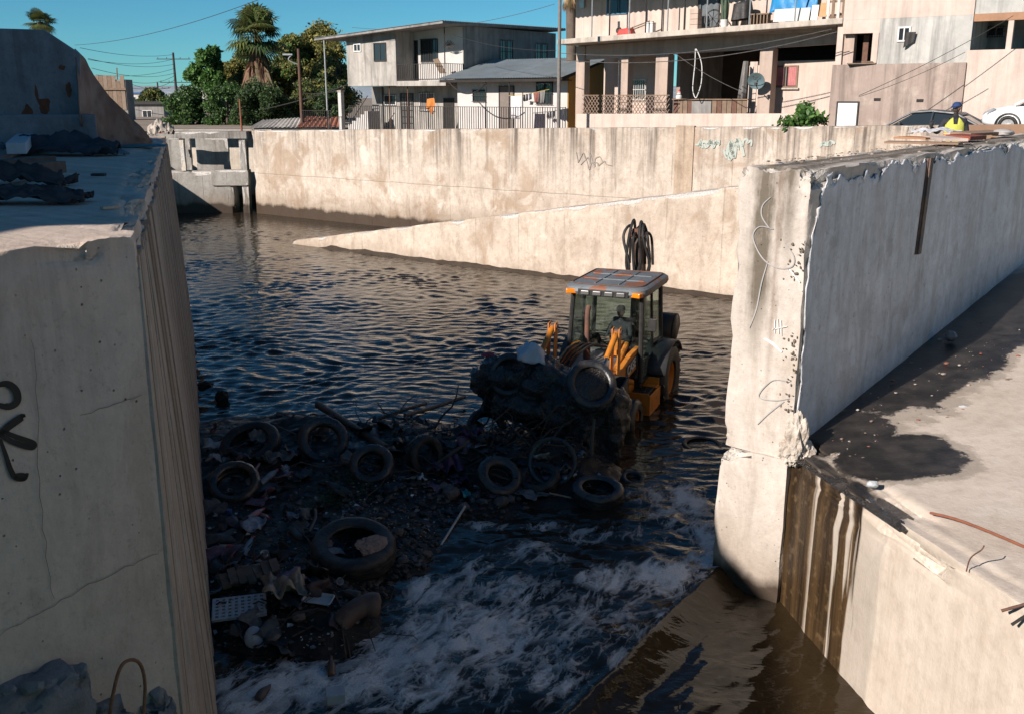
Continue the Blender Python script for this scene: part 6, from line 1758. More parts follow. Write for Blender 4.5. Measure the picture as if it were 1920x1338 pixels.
# steps at its left end
st = thing('stairs', 'short white concrete steps with a rail at the left end of the grey house', 'stairs', H1.w(xl+.5, -.1), TRZ)
for k in range(5): mb = MB(); mb.bbox((-.5+k*.32, 0, -.1), (.9-.0, .9, .18+.18*k) if False else (-.5+k*.32+.32, .9, .18+.18*(k+1))); P_(mb, 'step', plas_white, st)
mb = MB(); mb.cyl((-.45, 0, .3), (1.1, 0, 1.9), .025, n=5); P_(mb, 'handrail', iron, st)
px_ = H1.w(*[H1.f(640, 200, -.2)[0], -.2]); tp = thing('post', 'white square post at the left end of the balustrade', 'post', px_, TRZ)
mb = MB(); mb.bbox((-.12, -.12, -.1), (.12, .12, 2.1)); P_(mb, 'shaft', plas_white, tp); mb = MB(); mb.bbox((-.15, -.15, 2.1), (.15, .15, 2.2)); P_(mb, 'cap', conc_b, tp)

# ---- small white house with the zinc roof ---------------------------
H2 = Site((2.65, 48.8))
h2 = thing('house', 'small white house with ochre side wall and sloping zinc roof', 'house', H2.w(0, 0), TRZ)
xl2, _ = H2.f(858, 200); ze = H2.f(1062, 142)[1]
wall_box(h2, xl2, 0, 0, 7, -.3, ze-.05, plas_white)
mb = MB(); zr_ = ze+.95
mb.prism([(0.004, .02, -.3), (0.004, 7.0, -.3), (.004, 7.0, ze), (.004, 3.5, zr_-.08), (.004, .02, ze-.02)], (.04, 0, 0)); P_(mb, 'side_wall', ochre, h2)
mb = corrugated([(xl2-.4, -1.05, ze-.10), (.35, -1.05, ze-.10), (.35, 3.5, zr_), (xl2-.4, 3.5, zr_)], .022, .16); P_(mb, 'roof', zinc, h2, True)
mb = corrugated([(xl2-.4, 3.5, zr_+.005), (.35, 3.5, zr_+.005), (.35, 7.4, ze), (xl2-.4, 7.4, ze)], .022, .16); P_(mb, 'roof', zinc, h2, True)
mb = MB(); mb.bbox((xl2-.35, -1.0, ze-.28), (.3, -.94, ze-.15)); mb.bbox((xl2-.3, -.94, ze-.24), (.25, .0, ze-.20)); P_(mb, 'eave_board', darkroom, h2)
mb = MB(); mb.prism([(.30, -1.0, ze-.24), (.30, 3.5, zr_-.12), (.30, 3.5, zr_-.02), (.30, -1.0, ze-.13)], (.05, 0, 0)); P_(mb, 'verge_board', darkroom, h2)
fwin(H2, h2, 887, 169, 912, 191, 0, fm=iron, bars=6); fwin(H2, h2, 1006, 154, 1037, 196, 0, fm=iron, bars=5, mull=1)
a0, _ = H2.f(938, 200, 0); a1, zb = H2.f(963, 163, 0); door(h2, a0, a1, -.1, zb, 0, pm('grey_brown_door', (.19, .155, .13), (.14, .115, .1), 4, .7, .003), 0)
mb = MB(); mb.bbox((xl2-.2, -2.2, -.3), (.3, -.0, .04)); P_(mb, 'terrace', pm('red_tile_terrace', (.30, .12, .07), (.22, .09, .06), 4, .8, .004), h2)
for px in (911, 955):
    x_, _ = H2.f(px, 200, -.9); mb = MB(); mb.cyl((x_, -.9, 0), (x_, -.9, ze-.25), .03, n=6); P_(mb, 'porch_post', iron, h2)
mb = MB(); r_ = random.Random(4)
x_a, x_b = H2.f(872, 160, -.3)[0], H2.f(1030, 160, -.3)[0]
L = [Vector((x_a+(x_b-x_a)*k/30, -.3, ze-.34-.06*abs(math.sin(k*.55)))) for k in range(31)]
mb.tube(L, .008, 4); 
for p in L[::2]: mb.blob(p+Vector((0, 0, -.04)), .03, 2, 0, 0)
tag(P_(mb, 'light_string', whitef, h2), kind='stuff')
# ---- balustrade along the terraces
Fn = Site((2.65, 48.8))
xf0 = Fn.f(655, 215, -2.4)[0]; xf1 = Fn.f(1060, 215, -2.4)[0]
fn = thing('balustrade', 'long black iron railing in front of the grey and white houses', 'fence', Fn.w(xf1, -2.4), TRZ)
n = 11; pts = [((xf0-xf1)*(1-k/n), 0, -.05) for k in range(n+1)]
zh = Fn.f(900, 201, -2.4)[1]
rail(fn, pts, zh+.05, 'rails', .14)
fn2 = thing('balustrade', 'short iron railing with white posts left of the grey house', 'fence', H1.w(xl-.4, -1.0), TRZ)
rail(fn2, [(-2.4, 0, 0), (-1.2, 0, 0), (0, 0, 0)], 1.1, 'rails', .16)

# washing
def hung(name, label, pts, site, y, mat, cat='laundry', group='washing hung on the line'):
    """cloth with a little swing; pts: photo corners, top-left, top-right, bottom-right, bottom-left"""
    c = [site.f(*p, y) for p in pts]; N = 8; mb = MB()
    def fn(u, v):
        x = (1-v)*((1-u)*c[0][0]+u*c[1][0])+v*((1-u)*c[3][0]+u*c[2][0]); z = (1-v)*((1-u)*c[0][1]+u*c[1][1])+v*((1-u)*c[3][1]+u*c[2][1])
        return Vector((x, .06*math.sin(u*9+v*2)*(.3+v), z))
    mb.grid(fn, [i/N for i in range(N+1)], [i/N for i in range(N+1)])
    o = mb.build(name, mat, None, 'all'); o.location = site.w(0, y); o.rotation_euler = (0, 0, TRZ); o.modifiers.new('thick', 'SOLIDIFY').thickness = .012
    return tag(o, label, cat, group)
def fabric(n, c): return pm('fabric_'+n, c, tuple(x*.7 for x in c), 5, .9, .004)
hung('bed_sheet', 'large white sheet hanging in front of the dark door', [(958, 181), (977, 181), (977, 224), (956, 222)], H2, -1.6, fabric('white', (.68, .66, .66)))
hung('sock', 'black sock, first from the white sheet on the line', [(981, 178), (985, 178), (985, 191), (981, 189)], H2, -1.6, iron)
hung('sock', 'dark grey sock, second from the white sheet on the line', [(986, 177), (990, 177), (990, 189), (986, 190)], H2, -1.6, fabric('dark_grey', (.06, .06, .07)))
hung('sock', 'blue grey sock, third from the white sheet on the line', [(991, 176), (997, 175), (997, 186), (992, 188)], H2, -1.6, fabric('blue_grey', (.10, .12, .16)))
hung('shirt', 'dull red shirt hanging by the right window of the white house', [(1000, 174), (1011, 172), (1011, 193), (1001, 193)], H2, -1.6, fabric('dull_red', (.25, .10, .08)))
hung('shirt', 'grey shirt hanging at the right end of the line', [(1012, 172), (1022, 170), (1021, 195), (1012, 194)], H2, -1.6, fabric('grey', (.22, .21, .20)))
hung('shirt', 'dark cloth hanging lowest beside the red shirt', [(993, 190), (1001, 191), (1000, 197), (993, 197)], H2, -1.6, fabric('charcoal', (.07, .07, .07)))
mb = MB(); p = H2.f(954, 180, -1.6); q = H2.f(1030, 168, -1.6); mb.tube([(p[0], 0, p[1]), ((p[0]+q[0])/2, 0, (p[1]+q[1])/2-.05), (q[0], 0, q[1])], .012, 4)
o = mb.build('clothesline', fabric('yellow_cord', (.5, .36, .05))); o.location = H2.w(0, -1.6); o.rotation_euler = (0, 0, TRZ); tag(o, 'yellowish washing line strung in front of the white house', 'clothesline')
hung('towel', 'orange towel thrown over the railing of the grey house', [(801, 186), (814, 184), (818, 200), (797, 205)], H1, -.4, orange_m, 'towel', 'orange towel')
hung('towel', 'small lower flap of orange cloth hanging on the railing', [(799, 204), (813, 200), (813, 215), (808, 212)], H1, -.38, orange_m, 'towel', 'orange towel')

# ---- porch building --------------------------------------------------
Q = Site((2.05, 46.65))
pb = thing('house', 'peach house with a deep columned porch and a cluttered balcony above it', 'house', Q.w(0, 0), TRZ)
xs0, zs0 = Q.f(1044, 80); xs1, zs1 = Q.f(1580, 40)
mb = MB(); th = .30
cn = [(xs0, 0), (xs1, 0), (xs1, 8), (xs0, 8)]; zc = [zs0-.1, zs1-.1, zs1-.1, zs0-.1]
mb.hexa([(*c, z_) for c, z_ in zip(cn, zc)], [(*c, z_+th*.75) for c, z_ in zip(cn, zc)]); P_(mb, 'balcony_slab', conc_b, pb, False, .03)
mb = MB(); mb.hexa([(xs0+.6, 1.5, zs0-.72), (xs1, 1.5, zs1-.72), (xs1, 1.75, zs1-.72), (xs0+.6, 1.75, zs0-.72)], [(xs0+.6, 1.5, zs0-.11), (xs1, 1.5, zs1-.11), (xs1, 1.75, zs1-.11), (xs0+.6, 1.75, zs0-.11)]); P_(mb, 'beam', plas_peach, pb)
def zs_at(x): return zs0+(zs1-zs0)*(x-xs0)/(xs1-xs0)
for pa, pz in ((1079, 1095), (1158, 1176), (1227, 1250), (1420, 1444)):
    a0, _ = Q.f(pa, 180, 1.45); a1, _ = Q.f(pz, 180, 1.45)
    mb = MB(); mb.bbox((a0, 1.45, -.2), (a1, 1.45+(a1-a0), zs_at(a0)-.12 if pa < 1100 else zs_at(a0)-.715))
    P_(mb, 'column', plas_peach, pb, False, .02)
a0, _ = Q.f(1568, 90, .2); a1, _ = Q.f(1579, 90, .2); mb = MB(); mb.bbox((a0, .2, 2.2), (a1, .2+a1-a0, zs1-.11)); P_(mb, 'column', plas_peach2, pb)
# back walls
b0, _ = Q.f(1112, 180, 3.6); b1, _ = Q.f(1256, 180, 3.6); b2, _ = Q.f(1395, 180, 3.6); b3, _ = Q.f(1452, 180, 2.4); b4, _ = Q.f(1560, 180, 2.4)
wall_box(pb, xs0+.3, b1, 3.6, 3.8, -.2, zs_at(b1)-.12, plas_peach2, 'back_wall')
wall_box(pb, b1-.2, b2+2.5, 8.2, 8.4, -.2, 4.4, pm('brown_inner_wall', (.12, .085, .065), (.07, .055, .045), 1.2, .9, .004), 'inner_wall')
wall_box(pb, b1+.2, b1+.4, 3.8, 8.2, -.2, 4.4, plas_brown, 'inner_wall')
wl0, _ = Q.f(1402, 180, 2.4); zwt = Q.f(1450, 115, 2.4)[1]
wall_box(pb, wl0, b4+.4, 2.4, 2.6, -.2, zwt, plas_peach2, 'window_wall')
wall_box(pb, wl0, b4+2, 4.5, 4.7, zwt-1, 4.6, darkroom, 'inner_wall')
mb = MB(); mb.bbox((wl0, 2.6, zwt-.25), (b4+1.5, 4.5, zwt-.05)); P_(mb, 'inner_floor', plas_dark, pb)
curt = pm('pink_curtain', (.50, .20, .19), (.36, .13, .13), 3, .9, .004)
x0, za = Q.f(1451, 165, 2.4); x1, zb = Q.f(1498, 123, 2.4)
wnd = window(pb, x0, x1, za, zb, 2.4, fm=woodb, mull=1, sill=True)
mb = MB()
for s0, s1 in ((x0+.06, (x0+x1)/2-.1), ((x0+x1)/2+.1, x1-.06)):
    n = 24; mb.grid(lambda u, v: Vector((s0+(s1-s0)*u, 2.40-.05-.012*math.sin(u*30), za+.08+(zb-za-.14)*v)), [i/n for i in range(n+1)], [0, .5, 1])
P_(mb, 'curtain', curt, wnd, 'all')
x0, za = Q.f(1180, 188, 3.6); x1, zb = Q.f(1213, 149, 3.6); window(pb, x0, x1, za, zb, 3.6, fm=whitef, mull=0, bars=8, barm=whitef)
x0, za = Q.f(1276, 186, 8.2); x1, zb = Q.f(1290, 150, 8.2); window(pb, x0, x1, za, zb+.1, 8.2, fm=whitef, mull=0)
# plinth and low wall in front
pw0, _ = Q.f(1080, 225, -.6); pw1, zt_ = Q.f(1400, 220, -.6)
mb = MB(); mb.hexa([(pw0, -.6, -.4), (pw1+2.4, -.6, -.4), (pw1+2.4, -.35, -.4), (pw0, -.35, -.4)], [(pw0, -.6, Q.f(1085, 214, -.6)[1]), (pw1+2.4, -.6, Q.f(1400, 212, -.6)[1]), (pw1+2.4, -.35, Q.f(1400, 212, -.6)[1]), (pw0, -.35, Q.f(1085, 214, -.6)[1])])
P_(mb, 'low_wall', plas_peach2, pb, False, .03)
# lattice of bent strips behind the low wall
la0, lz0 = Q.f(1092, 214, .2); la1, lz1 = Q.f(1256, 180, .2)
mb = MB(); n = 26
for k in range(-8, n+8):
    for sg in (1, -1):
        xa = la0+(la1-la0)*k/n; xb_ = xa+sg*(lz1-lz0)*.75
        za_, zb_ = lz0, lz1
        if xa < la0 or xa > la1: continue
        if xb_ < la0: zb_ = lz0+(lz1-lz0)*(xa-la0)/(xa-xb_+1e-6); xb_ = la0
        if xb_ > la1: zb_ = lz0+(lz1-lz0)*(la1-xa)/(xb_-xa+1e-6); xb_ = la1
        mb.cyl((xa, .2, za_), (xb_, .2, zb_), .018, n=4, caps=False)
lt_ = thing('lattice_screen', 'brown diamond lattice screen between the porch columns', 'lattice', Q.w(0, 0), TRZ)
tag(P_(mb, 'strips', pm('lattice_wood', (.26, .18, .13), (.2, .14, .1), 6, .8, .003), lt_), kind='stuff')
mb = MB(); mb.bbox((la0, .17, lz1-.0), (la1, .23, lz1+.04)); P_(mb, 'top_rail', woodb, lt_)
# upper storey
u0, _ = Q.f(1079, 60, 1.3); u1 = xs1+.4; zro = Q.f(1110, 32, 1.3)[1]+.95
mb = MB(); mb.bbox((u0, 1.3, zs0+.1), (u1, 7.5, zro+.1)); P_(mb, 'upper_wall', plas_peach2, pb)
zro = Q.f(1110, 32, 1.3)[1]+.95; mb = corrugated([(u0-.6, -.6, zro), (u1+.4, -.6, zro+.5), (u1+.4, 8, zro+1.2), (u0-.6, 8, zro+.7)], .03, .25); P_(mb, 'upper_roof', zinc, pb, True)
x0, za = Q.f(1138, 29, 1.3); x1, zb = Q.f(1178, -14, 1.3); window(pb, x0, x1, za, zb, 1.3, fm=pm('blue_frame', (.06, .16, .24), None, 5, .5, .001), mull=1)
x0, za = Q.f(1310, 52, 1.3); x1, zb = Q.f(1350, -20, 1.3); door(pb, x0, x1, za, zb+.6, 1.3, pm('grey_blue_door', (.12, .14, .15), (.07, .075, .08), 3, .7, .003), 0)
for px in (1110, 1143, 1180, 1211, 1241, 1252, 1283, 1325, 1405, 1490):
    x_, _ = Q.f(px, 40, .12); mb = MB(); mb.cyl((x_, .12, zs_at(x_)+.1), (x_, .12, zro+.1), .03, n=6); P_(mb, 'balcony_post', alu if px not in (1143, 1211, 1241, 1283) else iron, pb)
x_, z_ = Q.f(1093, 8, 1.27); mb = MB(); mb.bbox((x_-.12, 1.15, z_-.18), (x_+.12, 1.298, z_+.2)); P_(mb, 'meter_box', alu, pb)
# joints of the blockwork
# --- clutter on the balcony, each its own thing
def bz(px, y): x, _ = Q.f(px, 45, y); return x, zs_at(x)+.13
def place(name, label, cat, px, y): x, z = bz(px, y); return thing(name, label, cat, Q.w(x, y, z), TRZ)
wb = place('wheelbarrow', 'upturned red wheelbarrow with wooden handles on the balcony slab', 'wheelbarrow', 1178, .55)
mb = MB(); mb.hexa([(-.45, -.25, 0), (.30, -.25, 0), (.30, .25, 0), (-.45, .25, 0)], [(-.36, -.18, .24), (.18, -.18, .30), (.18, .18, .30), (-.36, .18, .24)]); P_(mb, 'tray', pm('red_paint', (.5, .04, .025), (.36, .03, .02), 4, .4, .002), wb, False, .04)
for sy in (-.2, .2): mb = MB(); mb.cyl((.1, sy, .22), (1.15, sy*.9, .52), .025, n=6); P_(mb, 'handle', woodb, wb, True)
mb = MB(); mb.lathe([(.10, -.03), (.14, -.03), (.15, 0), (.14, .03), (.10, .03)], 14, Matrix.Translation((-.46, 0, .2)) @ Matrix.Rotation(R(90), 4, 'X'), True); P_(mb, 'wheel', iron, wb, True)
cb = place('cool_box', 'white cool box beside the red wheelbarrow', 'box', 1220, .5)
mb = MB(); mb.box((0, 0, .19), (.36, .3, .38)); P_(mb, 'box_body', whitef, cb, False, .02); mb = MB(); mb.box((0, 0, .41), (.38, .32, .05)); P_(mb, 'lid', whitef, cb, False, .015)
bkp = place('brick_pier', 'low pinkish block pier left of the cluttered balcony corner', 'pier', 1304, .6)
for k in range(4): mb = MB(); mb.box((.0, 0, .105+.21*k), (.38, .38, .20)); P_(mb, 'block', plas_peach, bkp, False, .008)
bw = place('spoked_wheel', 'dark spoked cart wheel leaning on the balcony', 'wheel', 1336, .5)
mb = MB(); Mx = Matrix.Translation((0, 0, .38)) @ Matrix.Rotation(R(78), 4, 'X'); mb.tube([Mx @ Vector((.36*math.cos(a_), .36*math.sin(a_), 0)) for a_ in np.linspace(0, 2*math.pi, 25)], .03, 6); P_(mb, 'rim', iron, bw, True)
for k in range(8): mb = MB(); an = k*math.pi/4; mb.cyl(Mx @ Vector((0, 0, 0)), Mx @ Vector((.35*math.cos(an), .35*math.sin(an), 0)), .014, n=4); P_(mb, 'spoke', iron, bw)
ct = place('potted_cactus', 'tall columnar cactus growing from a white bucket on the balcony', 'plant', 1358, .5)
mb = MB(); mb.lathe([(.001, 0), (.13, 0), (.165, .30), (.17, .31), (.155, .31), (.12, .02)], 16); P_(mb, 'bucket', whitef, ct, True)
cg = pm('cactus_green', (.07, .10, .06), (.05, .075, .045), 5, .8, .004)
r_ = random.Random(31)
for k in range(7):
    a_ = k*.9; mb = MB(); x_, y_ = .07*math.cos(a_), .07*math.sin(a_); hh_ = r_.uniform(.8, 1.5)
    n = 10; mb.lathe([(.05, .25), (.062, .5), (.06, hh_*.8), (.045, hh_*.95), (.001, hh_)], 10, Matrix.Translation((x_*1.3, y_, 0)) @ Matrix.Rotation(r_.uniform(-.12, .12), 4, 'Y')); P_(mb, 'stem', cg, ct, True)
gr = place('covered_grill', 'barbecue under a slack black cover on the balcony', 'grill', 1390, .6)
us = np.linspace(0, 2*math.pi, 29); mb = MB()
mb.grid(lambda u, v: Vector(((.36+.05*v)*(1+.07*math.sin(5*u)*v)*math.cos(u)*(1 if v < 1.6 else 1), (.25+.05*v)*(1+.09*math.cos(6*u)*v)*math.sin(u), .95-.28*v**1.3+.05*math.cos(u)) if v > .02 else Vector((0, 0, .98))), list(us), [0, .25, .6, 1.0, 1.5, 2.0]); P_(mb, 'cover', iron, gr, 'all')
for sx in (-.3, .3):
    for sy in (-.18, .18): mb = MB(); mb.cyl((sx, sy, 0), (sx, sy, .5), .025, n=6); P_(mb, 'leg', iron, gr)
mb = MB(); mb.box((0, 0, .25), (.62, .36, .05)); P_(mb, 'shelf', iron, gr)
def panel(label, px0, px1, py0, py1, y, mat, lean=.12, name='panel'):
    x0, z0 = Q.f(px0, py1, y); x1, z1_ = Q.f(px1, py0, y); mb = MB()
    mb.prism([(0, 0, 0), (x1-x0, 0, 0), (x1-x0, lean, z1_-z0), (0, lean, z1_-z0)], (0, .05, 0)); o = mb.build(name, mat, None, False, True, .006); o.location = Q.w(x0, y, z0); o.rotation_euler = (0, 0, TRZ); return tag(o, label, name)
panel('cream sheet panel leaning at the balcony edge under the blue tarp', 1449, 1518, 14, 42, .35, plas_white)
panel('narrow white board beside the cream panel', 1519, 1534, 9, 38, .38, whitef, name='board')
panel('orange brown plywood leaning on the balcony', 1535, 1552, 5, 32, .42, pm('plywood', (.48, .27, .13), (.4, .22, .1), 4, .8, .003), name='plywood_sheet')
cr = place('slatted_crate', 'upright slatted wooden crate at the right end of the balcony', 'crate', 1565, .45)
for k in range(4): mb = MB(); mb.box((-.3+.2*k, 0, .36), (.11, .03, .72)); P_(mb, 'slat', woodb if k % 2 else plas_white, cr)
for zz in (.08, .64): mb = MB(); mb.box((0, .04, zz), (.76, .04, .08)); P_(mb, 'batten', woodb, cr)
x0, z0 = Q.f(1442, 26, .9); x1, z1_ = Q.f(1532, -10, .9)
mb = MB(); n = 16; mb.grid(lambda u, v: Vector(((x1-x0)*u, .25*v+.06*math.sin(u*14+v*3), (z1_-z0+.3)*v+.09*math.sin(u*7)*(1-v))), [i/n for i in range(n+1)], [i/6 for i in range(7)])
o = mb.build('tarp', pm('blue_tarp', (.02, .22, .46), (.015, .16, .36), 4, .5, .004), None, 'all'); o.location = Q.w(x0, .9, z0); o.rotation_euler = (0, 0, TRZ); o.modifiers.new('thick', 'SOLIDIFY').thickness = .01; tag(o, 'bright blue tarp slung above the cream panel on the balcony', 'tarp')
sh = place('storage_rack', 'dark low rack of junk behind the covered grill', 'rack', 1425, .7)
for k in range(6): mb = MB(); mb.box((-.35+.14*k, 0, .2), (.05, .3, .4)); P_(mb, 'slat', woodb, sh)
mb = MB(); mb.box((0, 0, .42), (.85, .34, .05)); P_(mb, 'shelf', woodb, sh)
# --- on the porch
def gl_(px, py, y): x, z = Q.f(px, py, y); return x, z
def chair(label, px, y, m):
    x, _ = gl_(px, 205, y); r0 = thing('chair', label, 'chair', Q.w(x, y, .15), TRZ, 'garden chairs behind the lattice')
    mb = MB(); mb.lathe([(.001, .44), (.2, .44), (.23, .42), (.2, .40), (.001, .4)], 14); P_(mb, 'seat', m, r0, True)
    for sx in (-.16, .16):
        for sy in (-.16, .16): mb = MB(); mb.cyl((sx*1.2, sy*1.2, 0), (sx, sy, .41), .02, n=6); P_(mb, 'leg', m, r0)
    mb = MB()
    mb.tube([Vector((.24*math.cos(a_), .18, .44+.42*math.sin(a_))) for a_ in np.linspace(0, math.pi, 13)], .022, 6)
    for k in range(-2, 3): mb.cyl((k*.08, .18, .44), (k*.08, .18, .44+.42*math.sqrt(max(0, 1-(k*.08/.24)**2))), .014, n=4)
    P_(mb, 'backrest', m, r0, True)
chair('dark green round backed chair behind the lattice', 1190, .9, pm('green_plastic', (.03, .055, .045), None, 4, .5, .002))
chair('black round backed chair right of the green one', 1211, .9, iron)
x0, _ = gl_(1262, 210, .9); x1, _ = gl_(1400, 210, .9); zc_ = gl_(1330, 188, .9)[1]
cnt = thing('counter', 'dark timber counter with a stone block front inside the porch', 'counter', Q.w(x0, .9, 0), TRZ)
n = 15
for k in range(n):
    if 4 <= k <= 7: continue
    mb = MB(); w_ = (x1-x0)/n; mb.bbox((k*w_+.012, 0, .05), ((k+1)*w_-.012, .03, zc_)); P_(mb, 'plank', woodb if k % 3 else rustpipe, cnt)
mb = MB(); w_ = (x1-x0)/n; mb.bbox((4*w_, -.06, .05), (8*w_, .1, zc_-.05)); P_(mb, 'stone_front', plas_dark, cnt)
mb = MB(); mb.bbox((-.05, -.06, zc_), (x1-x0+.05, .4, zc_+.05)); P_(mb, 'counter_top', woodb, cnt)
for px, lab in ((1378, 'slender wooden bar stool frame right in the porch'), (1268, 'wooden stool frame left end of the counter')):
    x, _ = gl_(px, 205, .5); s0 = thing('stool', lab, 'stool', Q.w(x, .5, 0), TRZ)
    for sx in (-.14, .14):
        for sy in (-.12, .12): mb = MB(); mb.cyl((sx, sy, 0), (sx*.8, sy*.8, .95), .02, n=5); P_(mb, 'leg', woodb, s0)
    for zz in (.3, .6, .95): mb = MB(); mb.bbox((-.14, -.12, zz), (.14, .12, zz+.03)); P_(mb, 'rung' if zz < .9 else 'seat', woodb, s0)
fg = thing('figurine', 'small white and red figurine standing on the counter', 'figurine', Q.w(gl_(1273, 185, 1.0)[0], 1.0, zc_+.05), TRZ)
mb = MB(); mb.lathe([(.001, 0), (.13, 0), (.14, .1), (.08, .18), (.09, .24), (.06, .3), (.001, .32)], 12); P_(mb, 'figure', whitef, fg, True)
mb = MB(); mb.lathe([(.092, .24), (.05, .32), (.001, .40)], 10); P_(mb, 'hat', pm('red_hat', (.5, .06, .04), None, 5, .6, .001), fg, True)
# white cable loop hanging from the beam
mb = MB(); L = [(1304, 92), (1303, 120), (1300, 150), (1299, 170), (1304, 184), (1309, 176), (1315, 155), (1316, 125), (1311, 104), (1305, 92)]
mb.tube(bez([(gl_(a_, b_, .4)[0], 0, gl_(a_, b_, .4)[1]) for a_, b_ in L], 4), .02, 6)
o = mb.build('hanging_cable', whitef, None, True); o.location = Q.w(0, .4, 0); o.rotation_euler = (0, 0, TRZ); tag(o, 'white cable loop hanging from the porch beam', 'cable')
# translucent sheet
x0, z0 = gl_(1382, 190, 1.0); x1, z1_ = gl_(1402, 115, 1.0); mb = MB(); mb.grid(lambda u, v: Vector(((x1-x0)*(u*(.5+.5*(1-v))+.5*v), .10*math.sin(u*8), (z1_-z0)*v)), [i/8 for i in range(9)], [0, .3, .6, 1])
o = mb.build('plastic_sheet', pm('grey_plastic_sheet', (.20, .19, .18), (.13, .12, .11), 3, .4, .004), None, 'all'); o.location = Q.w(x0, 1.0, z0); o.rotation_euler = (0, 0, TRZ); o.modifiers.new('thick', 'SOLIDIFY').thickness = .01; tag(o, 'dusty plastic sheet hanging by the right porch column', 'sheet')
# plywood partition right of it
x0, z0 = gl_(1401, 215, 1.5); x1, z1_ = gl_(1421, 116, 1.5); mb = MB(); mb.bbox((0, 0, 0), (x1-x0, .06, z1_-z0)); o = mb.build('partition_board', plas_peach2, None, False, True, .01); o.location = Q.w(x0, 1.5, z0); o.rotation_euler = (0, 0, TRZ); tag(o, 'plain pale partition board left of the right porch column', 'board')
# satellite dish on the right column
xd, zd = Q.f(1420, 152, 1.0); ds = thing('satellite_dish', 'weathered teal grey satellite dish on the right porch column', 'satellite dish', Q.w(xd, 1.2, zd), TRZ)
Md = Matrix.Rotation(R(112), 4, 'X') @ Matrix.Rotation(R(10), 4, 'Y'); rd = .34
mb = MB(); mb.lathe([(.001, -.07), (.12, -.06), (.24, -.03), (rd, .03), (rd+.012, .03), (rd+.01, .015), (.24, -.045), (.001, -.085)], 28, Matrix.Translation((0, -.3, 0)) @ Md); P_(mb, 'reflector', pm('dish_paint', (.13, .19, .20), (.09, .14, .15), 5, .6, .002), ds, True)
mb = MB(); mb.tube([(.06, -.28, -.30), (.2, -.62, -.30), (.18, -.72, -.16)], .02, 6); mb.box((.18, -.74, -.12), (.09, .14, .09)); P_(mb, 'feed_arm', iron, ds)
mb = MB(); mb.tube([(0, -.24, 0), (.10, -.02, -.1), (.12, .22, -.2)], .03, 6); P_(mb, 'bracket', iron, ds)
fc = bpy.data.curves.new('dish_lettering', 'FONT'); fc.body = 'DISH'; fc.size = .14; fc.extrude = .002; fc.align_x = 'CENTER'
tmp = bpy.data.objects.new('tmp', fc); COL.objects.link(tmp); dg = bpy.context.evaluated_depsgraph_get(); me = bpy.data.meshes.new_from_object(tmp.evaluated_get(dg)); bpy.data.objects.remove(tmp)
me.materials.clear(); me.materials.append(iron); lo = bpy.data.objects.new('lettering', me); COL.objects.link(lo); lo.parent = ds
lo.matrix_basis = Matrix.Translation((0, -.385, .10)) @ Matrix.Rotation(R(84), 4, 'X')

# ---- right-hand buildings ------------------------------------------
G = Site(Q.o+AX*(xs1+.02))
gh = thing('house', 'stacked peach and grey house with one small open window above a brown wall', 'house', G.w(0, 0), TRZ)
zu = G.f(1640, 62)[1]; xr = G.f(1822, 60)[0]; xd0 = G.f(1646, 90)[0]; zg = G.f(1700, 121)[1]; zp = G.f(1730, 32)[1]
wall_box(gh, 0, xr, .02, 7, zp-.0, 9, plas_peach2, 'upper_wall')
wall_box(gh, 0, xd0, .02, .25, zu, zp-.003, plas_peach2, 'upper_wall')
wall_box(gh, xd0+.003, xr, .02, 7, zg-.2, zp-.003, plas_blotch, 'wall')
wall_box(gh, xd0-.22, xd0, -.02, .2, zg-.1, zu, plas_peach2, 'door_jamb')
wall_box(gh, .0, .38, .3, .6, zg-.1, zu+.1, plas_peach, 'door_jamb')
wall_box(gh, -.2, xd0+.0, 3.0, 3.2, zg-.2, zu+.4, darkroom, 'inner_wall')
wall_box(gh, xd0-.75, xd0-.55, .6, .75, zg-.1, zu-.02, rustpipe, 'door_leaf')
fwin(G, gh, 1682, 50, 1709, 79, .02, fm=whitef, mull=1)
mb = MB(); x_, z_ = G.f(1698, 80, -.05); mb.grid(lambda u, v: Vector((x_+.35*u-.05*v, -.12-.03*math.sin(u*6), z_+.35-.55*v*(1-.4*u))), [i/6 for i in range(7)], [0, .5, 1]); P_(mb, 'hanging_rag', iron, gh, 'all')
xb0 = G.f(1557, 170, -.25)[0]; xb1 = G.f(1806, 170, -.25)[0]
wall_box(gh, xb0, xb1, -.25, .0, -.3, zg+.02, plas_brown, 'lower_wall')
x0, za = G.f(1569, 232, -.25); x1, zb = G.f(1609, 193, -.25); d = door(gh, x0, x1, -.1, zb, -.25, pm('white_door_paint', (.72, .71, .70), None, 5, .6, .001), 0)
mb = MB(); x_, z_ = G.f(1615, 122, -.2); mb.box((x_, -.15, z_+.04), (1.0, .5, .04), rz=.2); mb.box((x_+.2, -.2, z_+.1), (.4, .1, .05), rz=.5); P_(mb, 'loose_boards', woodb, gh)
mb = MB()
for px, py in ((1645, 187), (1725, 189)):
    x_, z_ = G.f(px, py, -.25); mb.bbox((x_-.12, -.27, z_-.05), (x_+.12, -.245, z_+.05))
tag(P_(mb, 'vent_slots', darkroom, gh), kind='stuff')
